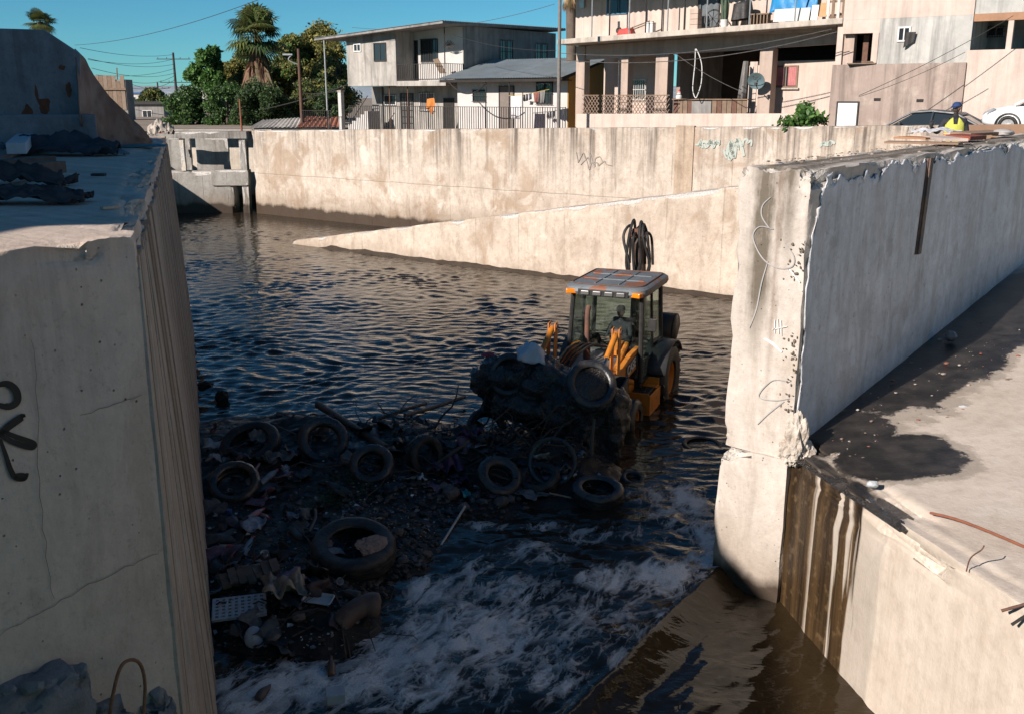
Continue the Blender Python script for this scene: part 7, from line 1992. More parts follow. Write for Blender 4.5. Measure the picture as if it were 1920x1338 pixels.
# far right: peach wall with an open gallery above
rh = thing('house', 'pale peach house at the right edge with an open posted gallery', 'house', G.w(xb1, 0), TRZ)
def rx_(px, py, y=-.15): x, z = G.f(px, py, y); return x-xb1, z
w0, _ = rx_(1808, 150); w1, zq = rx_(1990, 92)
mb = MB(); mb.bbox((w0, -.15, -.4), (w1, .1, zq+.03)); P_(mb, 'lower_wall', plas_peach2, rh)
g0, zg0 = rx_(1822, 27, .1); 
mb = MB(); mb.bbox((g0, .1, zg0), (w1, 6, zg0+3)); P_(mb, 'upper_wall', plas_blotch, rh)
mb = MB(); mb.bbox((g0-.5, 2.4, zq-.3), (w1, 2.6, zg0)); P_(mb, 'back_wall', plas_grey, rh)
mb = MB(); mb.bbox((g0-.15, .08, zg0-.25), (w1, .3, zg0-.003)); P_(mb, 'beam', pm('terracotta_beam', (.36, .2, .12), None, 3, .9, .003), rh)
for px in (1817, 1894):
    x_, _ = rx_(px, 60, .1); mb = MB(); mb.bbox((x_-.09, .1, zq), (x_+.09, .28, zg0-.25)); P_(mb, 'post', plas_peach2, rh, False, .01)
x0, z0 = rx_(1850, 70, 2.4); x1, z1_ = rx_(1885, 50, 2.4); window(rh, x0, x1, z0, z1_, 2.4, fm=plas_grey, mull=1, bars=7)
mb = MB(); x_, z_ = rx_(1830, 62, 2.3); mb.bbox((x_-.25, 1.9, zq), (x_+.3, 2.38, z_+.35)); P_(mb, 'water_tank', whitef, rh, False, .02)
# ================================================================== vehicles on the street
def car(name, label, loc, rz, paint, scale=1.0, cut=None):
    root = thing(name, label, 'car', loc, rz)
    # stations along the car: x, half width low, half width at belt, z bottom, z belt
    st = [(-2.18, .60, .62, .38, .62), (-2.05, .76, .78, .24, .80), (-1.5, .84, .86, .20, .93), (-.6, .86, .88, .20, .96), (.5, .86, .88, .20, .95), (1.1, .86, .87, .20, .93), (1.75, .83, .84, .22, .84), (2.08, .74, .74, .26, .68), (2.2, .58, .58, .36, .56)]
    mb = MB(); rings = []
    for x, a, b, z0, zb in st: rings.append([(x, -a*.9, z0), (x, -a, z0+.12), (x, -b, (z0+zb)/2+.08), (x, -b*.97, zb), (x, -b*.6, zb+.03), (x, 0, zb+.045), (x, b*.6, zb+.03), (x, b*.97, zb), (x, b, (z0+zb)/2+.08), (x, a, z0+.12), (x, a*.9, z0)])
    n = 11; mb.add(sum(rings, []), [(i*n+k, i*n+(k+1) % n, (i+1)*n+(k+1) % n, (i+1)*n+k) for i in range(len(st)-1) for k in range(n)]+[tuple(range(n)), tuple(range((len(st)-1)*n, len(st)*n))])
    body = P_(mb, 'body', paint, root, 'all'); s = body.modifiers.new('sub', 'SUBSURF'); s.levels = 1; s.render_levels = 1
    # greenhouse: glass shell and a painted roof
    gs = [(-1.75, .72, .94), (-1.0, .60, 1.36), (-.2, .60, 1.44), (.35, .60, 1.42), (1.15, .74, .93)]
    mb = MB(); rings = []
    for x, hw, z in gs: rings.append([(x, -max(hw, .78)-.0, .93 if z > 1 else z-.02), (x, -hw, z-.05), (x, -hw*.6, z), (x, hw*.6, z), (x, hw, z-.05), (x, max(hw, .78), .93 if z > 1 else z-.02)])
    n = 6; mb.add(sum(rings, []), [(i*n+k, i*n+k+1, (i+1)*n+k+1, (i+1)*n+k) for i in range(len(gs)-1) for k in range(n-1)])
    P_(mb, 'glasshouse', glassd, root, False)
    mb = MB(); rr_ = []
    for x, hw, z in ((-1.12, .585, 1.31), (-.9, .60, 1.40), (-.2, .60, 1.465), (.3, .60, 1.445), (.46, .60, 1.375)): rr_.append([(x, -hw-.035, z-.07), (x, -hw*.7, z+.0), (x, 0, z+.02), (x, hw*.7, z+.0), (x, hw+.035, z-.07)])
    mb.add(sum(rr_, []), [(i*5+k, i*5+k+1, (i+1)*5+k+1, (i+1)*5+k) for i in range(4) for k in range(4)]); P_(mb, 'roof', paint, root, 'all')
    for sy in (-1, 1):
        mb = MB()
        mb.tube([(1.18, .80*sy, .94), (.75, .71*sy, 1.2), (.42, .63*sy, 1.385), (-.2, .63*sy, 1.43), (-.95, .63*sy, 1.36), (-1.45, .73*sy, 1.1), (-1.8, .80*sy, .94)], .038, 6)
        mb.tube([(-.22, .80*sy, .93), (-.25, .635*sy, 1.42)], .035, 6); P_(mb, 'window_pillar', paint, root, True)
        mb = MB(); mb.box((.72, .93*sy, 1.02), (.10, .18, .12)); P_(mb, 'wing_mirror', paint, root, False, .03)
        for x in (1.32, -1.32):
            w_ = tyre_mesh(.31, .20, .19, 0, 24); mb = MB(); mb.add([Matrix.Rotation(R(90), 4, 'X') @ Vector(v)+Vector((x, .78*sy, .31)) for v in w_.v], w_.f); o = P_(mb, 'wheel', rubber, root, True)
            mb = MB(); mb.lathe([(.21, .06), (.19, .075), (.08, .06), (.001, .07)], 16, Matrix.Translation((x, .78*sy, .31)) @ Matrix.Rotation(R(-90*sy), 4, 'X')); P_(mb, 'rim', alu, o, True)
            mb = MB(); mb.tube([Vector((x+.37*math.cos(a), .872*sy, .31+.37*math.sin(a))) for a in np.linspace(.05, math.pi-.05, 14)], .028, 6); P_(mb, 'wheel_arch', blackm, root, True)
        mb = MB(); mb.prism([(2.14, .44*sy, .60), (1.95, .74*sy, .62), (1.70, .80*sy, .80), (1.78, .70*sy, .83), (2.08, .46*sy, .70)], (.03, .02*sy, .02)); P_(mb, 'headlight', NT('headlight_glass').done((.30, .32, .34), .1, None, .2, .6), root)
        mb = MB(); mb.box((-2.1, .62*sy, .72), (.10, .26, .12)); P_(mb, 'tail_light', pm('red_lens', (.4, .02, .02), None, 5, .3, 0), root)
    mb = MB(); mb.box((2.15, 0, .42), (.1, 1.0, .12)); P_(mb, 'grille', blackm, root)
    if cut: 
        mb = MB(); mb.cyl((-.7, 0, 1.45), (-1.0, 0, 1.75), .008, n=4); P_(mb, 'aerial', iron, root)
    return root
carp = pm('dark_blue_grey_paint', (.025, .034, .042), (.03, .04, .05), 2, .38, 0, spec=.3, dirt=(.08, .07, .06), dirtamt=.3)
white_car = pm('white_car_paint', (.75, .74, .72), (.70, .69, .67), 2, .3, 0, spec=.6)
def street_at(px, back):
    p = on_far(px, 232, 0); q = Vector((p.x, p.y))+wn*back; return Vector((q.x, q.y, 4.1))
CRZ = math.atan2(wd_.y, wd_.x)+math.pi
p = street_at(1716, 1.75); car('parked_car', 'dark blue grey saloon parked behind the wall below the brown house', (p.x, p.y, 4.08), CRZ, carp, cut=True)
p = street_at(1965, 2.0); car('parked_car', 'white car nosing in at the right edge of the picture', (p.x, p.y, 4.78), CRZ, white_car)

# ------------------------------------------------------------------ worker in the yellow vest
wkp = at_d(1787, 262, 21.5)
zgw = CAMZ+ray(1787, 199).z/ray(1787, 199).y*21.5-1.70
wk = thing('person', 'worker in a yellow high visibility vest and blue cap behind the dividing wall', 'person', (wkp.x, wkp.y, zgw), R(-14))
# faces local -Y, right arm (image left) bent with the fist raised
J = [((0, .0, .95), (.15, .11)), ((0, .01, 1.12), (.14, .10)), ((0, .01, 1.32), (.175, .115)), ((0, .01, 1.44), (.10, .07)), ((0, -.01, 1.52), .052), ((0, -.015, 1.58), .05),
     ((-.20, .02, 1.39), .068), ((-.34, -.04, 1.14), .054), ((-.47, -.22, 1.24), .040), ((-.50, -.27, 1.27), .034),
     ((.20, .02, 1.39), .068), ((.27, .04, 1.12), .052), ((.28, -.04, .88), .038), ((.28, -.06, .82), .034),
     ((-.10, 0, .88), .10), ((-.11, -.02, .48), .072), ((-.11, .02, .08), .05), ((-.11, -.12, .04), .045), ((.10, 0, .88), .10), ((.12, -.02, .48), .072), ((.13, .02, .08), .05), ((.13, -.12, .04), .045)]
Eg = [(0, 1), (1, 2), (2, 3), (3, 4), (4, 5), (2, 6), (6, 7), (7, 8), (8, 9), (2, 10), (10, 11), (11, 12), (12, 13), (0, 14), (14, 15), (15, 16), (16, 17), (0, 18), (18, 19), (19, 20), (20, 21)]
skin_body('body', J, Eg, darkcl, wk)
hiv = pm('high_vis_yellow', (.52, .53, .09), (.45, .46, .08), 8, .8, .003)
hio = pm('high_vis_orange', (.62, .16, .03), (.52, .13, .02), 8, .7, .002)
mb = MB(); n = 24
def vest(u, v):
    z = .90+.56*v; a = u*2*math.pi
    rx, ry = .185+.02*math.sin(math.pi*v)-.02*(v > .85), .155-.02*v
    if v > .8: rx = .20-.12*(v-.8)/.2
    return Vector((rx*math.sin(a), ry*math.cos(a)+.01, z-(.0 if not (v > .55 and math.cos(a) < -.75) else (v-.55)*.30)))
mb.grid(vest, [i/n for i in range(n+1)], [i/9 for i in range(10)])
vo = mb.build('safety_vest', hiv, wk, 'all', False); vo.modifiers.new('thick', 'SOLIDIFY').thickness = .012
mb = MB(); mb.grid(lambda u, v: (lambda q: Vector((q.x*1.035, (q.y-.01)*1.035+.01, q.z)))(vest(u, .36+.085*v)), [i/n for i in range(n+1)], [0, 1]); mb.build('orange_band', hio, vo, 'all', False)
mb = MB(); mb.grid(lambda u, v: (lambda q: Vector((q.x*1.035, (q.y-.01)*1.035+.01, q.z)))(vest(u, .04+.06*v)), [i/n for i in range(n+1)], [0, 1]); mb.build('orange_band', hio, vo, 'all', False)
mb = MB(); mb.grid(lambda u, v: (lambda q: Vector((q.x*1.045, (q.y-.01)*1.045+.01, q.z)))(vest(u, .388+.028*v)), [i/n for i in range(n+1)], [0, 1]); mb.build('reflective_band', whitef, vo, 'all', False)
mbh, Mh = head(wk, (0, -.03, 1.66), 1.0, R(-35), tilt=.12); mbh.build('head', skinm, wk, True, False)
mb = MB(); Mc = Matrix.Translation((0, -.025, 1.70)) @ Matrix.Rotation(R(-35), 4, 'Z') @ Matrix.Rotation(.10, 4, 'X')
mb.lathe([(.001, .085), (.05, .078), (.085, .045), (.098, 0), (.092, -.012), (.001, -.01)], 18, Mc)
mb.prism([Mc @ Vector(v) for v in ((-.075, -.075, -.004), (-.05, -.17, -.018), (.05, -.17, -.018), (.075, -.075, -.004))], (0, 0, .012)); mb.build('cap', pm('blue_cap', (.02, .045, .14), (.015, .035, .1), 8, .8, .002), wk, True, False)
mb = MB(); mb.box(Mc @ Vector((0, -.10, -.075)), (.13, .03, .035), rz=R(-35)); mb.build('sunglasses', iron, wk, False, False)
glv = pm('work_glove', (.05, .05, .055), None, 8, .8, .003)
mb = MB(); hand(mb, (-.50, -.27, 1.27), (-.15, -.45, .9), (.9, -.3, .1), 1.1, 1.0); mb.build('raised_hand', glv, wk, True, False)
mb = MB(); hand(mb, (.28, -.06, .82), (0, -.15, -1), (-.3, -1, 0), 1.05, .4); mb.build('lowered_hand', glv, wk, True, False)

# ------------------------------------------------------------------ boards and sheets on the dividing wall
def on_wall(px, py): return at_z(px, py, 5.24)
def board(name, label, a, b, wd, th, mat, lift=.02, tilt=0, cat='board'):
    p, q = on_wall(*a), on_wall(*b); d = q-p; mb = MB(); mb.box((0, 0, 0), (d.length, wd, th)); o = mb.build(name, mat, None, False, True, .004)
    c = (p+q)/2; o.location = (c.x, c.y, 5.22+lift+th/2); o.rotation_euler = (tilt, 0, math.atan2(d.y, d.x)); return tag(o, label, cat)
ply = pm('weathered_plywood', (.30, .19, .12), (.20, .125, .085), 3, .85, .004)
board('board', 'long thin weathered plank jutting over the wall edge', (1662, 267), (1800, 270), .45, .03, ply, .01, .0)
board('board', 'pale board on the stack in front of the worker', (1748, 262), (1792, 268), .4, .05, plas_peach2, .04, .0)
board('board', 'orange brown sheet under the white plastic', (1690, 262), (1750, 264), .6, .03, pm('orange_ply', (.42, .20, .09), (.3, .15, .07), 3, .8, .003), .045, .0)
board('red_tile_sheet', 'dark red sheet right of the pale board', (1795, 263), (1826, 261), .45, .07, pm('red_sheet', (.25, .06, .03), (.18, .045, .025), 4, .7, .003), .03, .05, 'sheet')
board('board', 'long tilted dark plank at the right of the stack', (1800, 258), (1870, 254), .4, .05, ply, .06, .06)
c = on_wall(1752, 254)
us = np.linspace(-1, 1, 26); U, V = np.meshgrid(us, us, indexing='ij'); U = U.ravel(); V = V.ravel()
P = np.stack([U*.5, V*.25, (1-U**4)*(1-V**2)*.06+(fbm(np.stack([U*4, V*3, U*0], axis=1), 9, 4)-.5)*.12], axis=1)
mb = MB(); mb.add(P.tolist(), [(i*26+j, (i+1)*26+j, (i+1)*26+j+1, i*26+j+1) for i in range(25) for j in range(25)])
o = mb.build('plastic_sheet', pm('white_sheet', (.66, .65, .66), (.5, .49, .5), 5, .6, .003), None, 'all'); o.location = (c.x, c.y, 5.32); o.rotation_euler = (0, 0, math.atan2(dR.y, dR.x)-.5); tag(o, 'crumpled white plastic sheet lying on the boards by the worker', 'sheet')
c = on_wall(1880, 256); mb = MB(); mb.blob((0, 0, 0), (.22, .12, .07), 6, .4, 3, 2.5); o = mb.build('plastic_bag', pm('grey_bag', (.4, .38, .36), (.3, .28, .27), 5, .6, .003), None, 'all'); o.location = (c.x+.1, c.y+.2, 5.3); tag(o, 'grey plastic bag on the wall top right of the worker', 'bag')
# loose rubble along the top of the dividing wall
r_ = random.Random(41); mb = MB(); cols = []
for k in range(300):
    s_ = r_.uniform(.6, 9); q = r_.random(); p = P0.lerp(P1, .05+.9*q*q)+dR*s_; sz = .005*(5)**(r_.random()**2.5)
    m = MB(); m.blob((0, 0, 0), 1, r_.randrange(9), .5, 0, 1.3); M = Matrix.Translation((p.x, p.y, 5.215+sz*.3)) @ Matrix.Diagonal((sz*1.5, sz, sz*.6, 1)) 
    mb.add([M @ Vector(v) for v in m.v], m.f); c = r_.choice([(.3, .24, .18), (.2, .15, .11), (.42, .35, .28), (.1, .08, .06)]); cols += [(*c, 1)]*len(m.v)
o = mb.build('rubble', pebble_m); cattr(o, 'tone', cols); o['kind'] = 'stuff'
# brown timber behind, at the right
mb = MB(); a = on_far(1812, 240, .1); b = on_far(1990, 240, .1); d = (b-a); mb.hexa([(a.x, a.y, 4.6), (b.x, b.y, 4.6), (b.x+.1, b.y+.1, 4.6), (a.x+.1, a.y+.1, 4.6)], [(a.x, a.y, 5.12), (b.x, b.y, 5.2), (b.x+.1, b.y+.1, 5.2), (a.x+.1, a.y+.1, 5.12)])
o = mb.build('timber_hoarding', pm('brown_board', (.26, .16, .10), (.19, .115, .075), 1.5, .85, .005), None); tag(o, 'long brown board along the far wall right of the worker', 'board')

# ------------------------------------------------------------------ things on the floor of the side channel
def on_floor(px, py):
    z = 2.0
    for _ in range(5):
        p = at_z(px, py, z); s_ = max(0, (p-Vector((P1.x, P1.y, 0))).dot(Vector((dR.x, dR.y, 0)))); u = max(0, p.x-3.4)
        z = 1.88+.088*s_*.85
    return p
c = on_floor(1782, 640); mb = MB(); mb.blob((0, 0, .08), (.10, .09, .09), 8, .35, 2, 2); o = mb.build('plastic_bag', pm('clear_grey_bag', (.17, .165, .17), (.1, .1, .1), 6, .25, .003)); o.location = c; tag(o, 'small crumpled grey bag lying in the shade on the side channel floor', 'bag')
mb = MB(); c = on_floor(1632, 917); mb.blob((0, 0, .04), (.07, .045, .04), 8, .4, 2, 2.4); o = mb.build('paper_scrap', white_pl); o.location = c+Vector((.02, 0, .02)); tag(o, 'white scrap of plastic on the wet lip of the side channel', 'scrap')
mb = MB(); c = on_floor(1806, 763); mb.blob((0, 0, .015), (.07, .03, .02), 3, .3, 1, 2); o = mb.build('paper_scrap', white_pl); o.location = c; tag(o, 'small white scrap at the edge of the damp floor', 'scrap')
r_ = random.Random(51); mb = MB(); cols = []
for k in range(260):
    px = r_.uniform(1560, 1915); py = r_.uniform(590, 900); c = on_floor(px, py); sz = .006*(5)**(r_.random()**2.2)
    m = MB(); m.blob((0, 0, 0), 1, r_.randrange(9), .5, 0, 1.3); M = Matrix.Translation((c.x, c.y, c.z+.01)) @ Matrix.Diagonal((sz*1.4, sz, sz*.7, 1))
    mb.add([M @ Vector(v) for v in m.v], m.f); cc = r_.choice([(.35, .3, .25), (.5, .45, .38), (.2, .15, .12), (.3, .12, .08)]); cols += [(*cc, 1)]*len(m.v)
o = mb.build('grit', pebble_m); cattr(o, 'tone', cols); o['kind'] = 'stuff'
# black muck heaped on the weeping lip
mb = MB(); tt = np.linspace(.0, 2.3, 80); wwd = np.linspace(-.06, .26, 16)
T_, W_ = np.meshgrid(tt, wwd, indexing='ij'); T_ = T_.ravel(); W_ = W_.ravel()
P = np.stack([3.42+.21*T_+W_*.98, 11.28-.98*T_+W_*.21, T_*0], axis=1); nz = fbm(P*5, 531, 4); n2 = fbm(P*17, 535, 3)
edge_ = np.clip(1-np.abs(W_-.06-.12*(fbm(P*2.2, 537, 3)-.5))/(.15-.035*T_), 0, 1)
P[:, 2] = 1.82+.022*T_+.05*W_-.012+edge_*np.clip((nz-.38)*4, 0, 1)*(.02+.07*nz)+(n2-.5)*.05*edge_-.03
mb.add(P.tolist(), [(i*16+j, (i+1)*16+j, (i+1)*16+j+1, i*16+j+1) for i in range(79) for j in range(15)])
o = mb.build('muck', loadm, None, 'all'); o['kind'] = 'stuff'
# reinforcing bars
def bar(label, pts, r0, m=None):
    pts = [Vector(p) for p in pts]; mb = MB(); L = bez(pts, 5); rs = [r0*(1+.10*(k % 2)) for k in range(len(L))]
    mb.tube([p-pts[0] for p in L], rs, 7); o = mb.build('steel_bar', m or rustpipe, None, True); o.location = pts[0]; return tag(o, label, 'steel bar')
rustred = pm('red_rust', (.26, .09, .045), (.17, .06, .035), 9, .85, .005)
def fl(px, py, dz=.02): p = at_z(px, py, 2.0); return Vector((p.x, p.y, 1.98+dz))
bar('rusty bar half cast into the edge of the side channel floor', [fl(1745, 952, -.03), fl(1790, 968, .0), fl(1850, 993, .015), fl(1925, 1026, .02)], .013, rustred)
def face_pt(px, py, out=0.0):
    r = ray(px, py); nf = Vector((-.98, -.21, 0)); p0 = Vector((3.4, 11.33, 0))+nf*out; t_ = (p0-Vector((0, 0, CAMZ))).dot(nf)/r.dot(nf); return Vector((0, 0, CAMZ))+r*t_
bar('rusty bar stub sticking out of the sunlit slab face, upper one', [face_pt(1935, 1128, -.05), face_pt(1878, 1144, .12)], .013)
bar('dark bar stub sticking out of the sunlit slab face, lower one', [face_pt(1935, 1145, -.05), face_pt(1897, 1170, .12)], .013, iron)
bar('thin rusty wire loop on the broken edge of the slab', [face_pt(1812, 1070, .02), face_pt(1820, 1045, .05), face_pt(1840, 1030, .05), face_pt(1845, 1022, .02)], .006)

# ------------------------------------------------------------------ left foreground
# broken ledge and the bent bar at the foot of the left wall
lg = thing('rubble_block', 'broken blue grey concrete lump at the foot of the left wall, bottom left corner', 'rubble', on_left(80, 1300), 0)
rubm = pm('rubble_concrete', (.24, .235, .235), (.15, .145, .145), 5, .95, .02, 20)
nl = Vector((.8, -.6))
def ledge(pa, pb, out, dz, seed, nm='chunk'):
    a = on_left(*pa); b = on_left(*pb); zt_ = min(a.z, b.z)+out*.42
    rough_block(nm, rubm, [a.xy+nl*out, b.xy+nl*(out*.8), b.xy-nl*.05, a.xy-nl*.05], zt_-1.2, [zt_, zt_+dz, zt_+dz+.05, zt_+.06], base=.06, edge=.03, Rr=.12, amp=.018, chip=.07, thr=.35, freq=6, seed=seed, parent=lg, chipR=.14)
ledge((-120, 1262), (150, 1262), .30, .03, 201); ledge((150, 1322), (235, 1312), .16, -.03, 203); ledge((262, 1312), (322, 1300), .14, .03, 205)
for k, (px, py, out, r0) in enumerate(((60, 1288, .2, .06), (122, 1280, .12, .045), (10, 1292, .25, .05), (190, 1328, .1, .04))):
    c = on_left(px, py, out); mb = MB(); mb.blob(c, (r0*1.4, r0, r0*.7), 70+k, .6, 2, 1.6); mb.build('chunk', rubm, lg, False)
pts = [on_left(205, 1345, .18), on_left(212, 1300, .2), on_left(226, 1250, .2), on_left(246, 1236, .2), on_left(264, 1246, .2), on_left(272, 1285, .2), on_left(268, 1350, .2)]
mb = MB(); L = bez(pts, 8); mb.tube([p-pts[0] for p in L], [.0125*(1+.09*(k % 2)) for k in range(len(L))], 10)
o = mb.build('steel_bar', pm('orange_rust', (.34, .15, .08), (.2, .085, .05), 14, .85, .005), None, True); o.location = pts[0]; tag(o, 'bent rusty bar hooped out of the rubble at the bottom left', 'steel bar')
# big block standing on the left wall
blkm = concrete('block_concrete', (.27, .285, .30), (.19, .20, .215), ztop=7.1, zr=1.5, streak=.5, u=(1, 0, 0), lines=0, pits=.5, mott=.5)
bl = thing('concrete_block', 'big blue grey concrete block with rust stains standing on the left wall', 'block', (-8.6, 17.9, 5.05), 0)
prof = [at_d(x, y, 17.7) for x, y in ((-160, 290), (150, 232), (152, 100), (140, 93), (84, 56), (-20, 53), (-160, 40))]
mb = MB(); mb.prism([(p.x, 17.7, max(p.z, 5.0)) for p in prof], (-.9, 1.5, 0)); o = mb.build('upper_block', blkm, bl, False, True, .03); fattr(o, 'chip', np.zeros(len(o.data.vertices)))
a = at_d(-160, 215, 17.4); b = at_d(187, 287, 17.4)
mb = MB(); mb.prism([(a.x, 17.4, 5.0), (b.x, 17.4, 5.0), (b.x, 17.4, a.z), (a.x, 17.4, a.z)], (-1.2, 1.8, 0)); o = mb.build('base_block', blkm, bl, False, True, .03); fattr(o, 'chip', np.zeros(len(o.data.vertices)))
rs = pm('rust_stain', (.22, .075, .03), (.10, .045, .03), 9, .9, .003)
for pts in ([(112, 122), (121, 124), (120, 131), (110, 130)], [(122, 160), (130, 155), (134, 170), (131, 184), (124, 176)], [(65, 158), (70, 170), (73, 185), (92, 187), (90, 212), (78, 213), (72, 195), (66, 180)], [(45, 205), (50, 195), (62, 214), (40, 214)]):
    mb = MB(); q = [at_d(v.x+r_.uniform(-1, 1), v.y+r_.uniform(-1, 1), 17.69) for v in bez([(x, y, 0) for x, y in pts+pts[:1]], 5)[:-1]]; mb.prism([(p.x, 17.698, p.z) for p in q], (0, .01, 0)); mb.build('rust_stain', rs, bl)
# draped tarpaulin down its right side
tm = pm('brown_tarp', (.20, .13, .095), (.11, .075, .06), 2.2, .8, .006, dirt=(.3, .27, .25), dirtamt=.3)
n = 46; m_ = 24
topl = [(140, 92), (158, 110), (175, 142), (205, 182), (232, 208), (262, 236), (284, 262)]
botl = [(150, 232), (165, 252), (180, 268), (205, 284), (232, 288), (262, 282), (286, 268)]
def lerp_list(L, u):
    k = min(int(u*(len(L)-1)), len(L)-2); f = u*(len(L)-1)-k; return L[k][0]+(L[k+1][0]-L[k][0])*f, L[k][1]+(L[k+1][1]-L[k][1])*f
def tarp(u, v):
    a = lerp_list(topl, u); b = lerp_list(botl, u); Yt = 17.75+u*2.6; Yb = 17.3+u*3.0
    p = at_d(*a, Yt); q = at_d(*b, Yb); q.z = max(q.z, 5.06)
    r = p.lerp(q, v); nz = fbm(np.array([[u*7, v*2.2, 1.5]]), 12, 4)[0]-.5; n2 = fbm(np.array([[u*16, v*5, 4.5]]), 15, 3)[0]-.5
    fold = .30*nz*(.4+v)+.12*n2
    return r+Vector((.25*fold, -1.0*fold, .10*n2*math.sin(math.pi*v)))
mb = MB(); mb.grid(tarp, [i/n for i in range(n+1)], [j/m_ for j in range(m_+1)])
o = mb.build('tarpaulin', tm, None, 'all'); o.modifiers.new('thick', 'SOLIDIFY').thickness = .015; tag(o, 'brown tarpaulin draped over the right side of the concrete block', 'tarp')
# heaps of cloth, planks and pipe on the wall top
def on_top(px, py): return at_z(px, py, 5.05)
def cloth2(label, px, py, sx, sy, amp, mat, seed, rz=0, name='cloth', cat='cloth'):
    c = on_top(px, py); N = 28; us = np.linspace(-1, 1, N); U, V = np.meshgrid(us, us, indexing='ij'); U = U.ravel(); V = V.ravel()
    wob = 1+.5*(fbm(np.stack([U*1.3+seed, V*1.3, U*0], axis=1), seed, 3)-.5)
    P = np.stack([U*sx*wob, V*sy*wob, amp*np.clip(1-U**2*.8-V**2*.8, 0, 1)+amp*3.2*np.abs(fbm(np.stack([U*3.0, V*6.5, U*0+seed], axis=1), seed+3, 5)-.5)], axis=1)
    mb = MB(); mb.add(P.tolist(), [(i*N+j, (i+1)*N+j, (i+1)*N+j+1, i*N+j+1) for i in range(N-1) for j in range(N-1)])
    o = mb.build(name, mat, None, 'all'); o.location = (c.x, c.y, 5.07); o.rotation_euler = (0, 0, rz); o.modifiers.new('thick', 'SOLIDIFY').thickness = .01; return tag(o, label, cat)
dkcl = pm('dark_sodden_cloth', (.06, .06, .065), (.03, .03, .034), 5, .85, .008)
cloth2('dark crumpled blanket lying on the left wall top, nearest the edge', 50, 382, .55, .22, .10, dkcl, 4, .1, 'blanket', 'blanket')
cloth2('dark clothes heap behind the near blanket on the left wall', 25, 350, .62, .25, .16, dkcl, 6, -.1)
cloth2('dark heap of cloth at the foot of the concrete block', 120, 292, .9, .4, .22, pm('navy_cloth', (.05, .06, .075), (.03, .035, .045), 4, .85, .006), 9, 0)
cloth2('pale blue rag lying right of the cloth heap on the wall', 205, 292, .28, .12, .06, pm('pale_blue_rag', (.22, .32, .38), (.1, .14, .17), 8, .8, .004), 11, .2)
cloth2('turquoise sheet spread near the far end of the left wall top', 268, 276, .42, .3, .02, pm('turquoise_sheet', (.07, .26, .30), (.05, .17, .2), 4, .7, .004), 13, .3, 'plastic_sheet', 'sheet')
cloth2('small red scrap at the far end of the left wall top', 312, 252, .18, .12, .08, pm('red_scrap', (.45, .05, .04), None, 5, .7, .003), 15, .3, 'scrap', 'scrap')
cloth2('light bundle beside the red scrap', 303, 255, .3, .2, .2, pm('light_bundle', (.42, .37, .31), (.3, .26, .22), 5, .8, .004), 17, .3, 'bundle', 'bundle')
def timber(name, label, a, b, wd, th, mat, za=.05, zb=.05, cat='timber'):
    p, q = on_top(*a), on_top(*b); p.z = 5.07+za+th/2; q.z = 5.07+zb+th/2; d = q-p; mb = MB()
    ex = d.normalized(); ey = Vector((0, 0, 1)).cross(ex).normalized(); ez = ex.cross(ey); M = Matrix((ex, ey, ez)).transposed()
    mb.box((0, 0, 0), (d.length, wd, th), M=M); o = mb.build(name, mat, None, False, True, .008); o.location = (p+q)/2; return tag(o, label, cat)
timber('timber', 'short white painted square timber lying on the pile', (34, 308), (58, 278), .26, .16, pm('bluish_white_paint', (.46, .50, .54), (.36, .40, .43), 6, .7, .003), .12, .16)
timber('plank', 'light plank beside the white timber', (62, 292), (78, 285), .16, .1, pm('dusty_wood', (.30, .27, .24), (.22, .2, .18), 6, .8, .004), .05, .05, 'plank')
timber('plank', 'brown plank lying left under the white timber', (-20, 315), (45, 286), .2, .08, pm('pinkish_wood', (.24, .19, .17), (.17, .135, .12), 6, .8, .004), .0, .05, 'plank')
timber('plank', 'blue grey plank at the left edge of the wall pile', (-20, 296), (30, 292), .2, .08, pm('bluish_wood', (.17, .21, .25), (.12, .15, .18), 6, .8, .004), .1, .1, 'plank')
timber('timber', 'thick dark beam end below the white timber', (-20, 330), (92, 318), .26, .16, pm('dark_beam', (.10, .085, .075), (.06, .05, .045), 6, .8, .006), .0, .0)
timber('timber', 'broken brown beam lying towards the edge of the left wall', (20, 345), (110, 330), .22, .14, pm('brown_beam', (.12, .09, .075), (.075, .057, .048), 6, .8, .006), .05, .02)
timber('plank', 'thin bright strip of wood on the bare wall top', (190, 394), (222, 391), .06, .03, pm('pale_strip_wood', (.45, .38, .3), None, 5, .8, .003), -.02, -.02, 'plank')
timber('plank', 'dark flat strip on the wall top right of the beams', (172, 330), (198, 330), .08, .03, dkcl, -.02, -.02, 'plank')

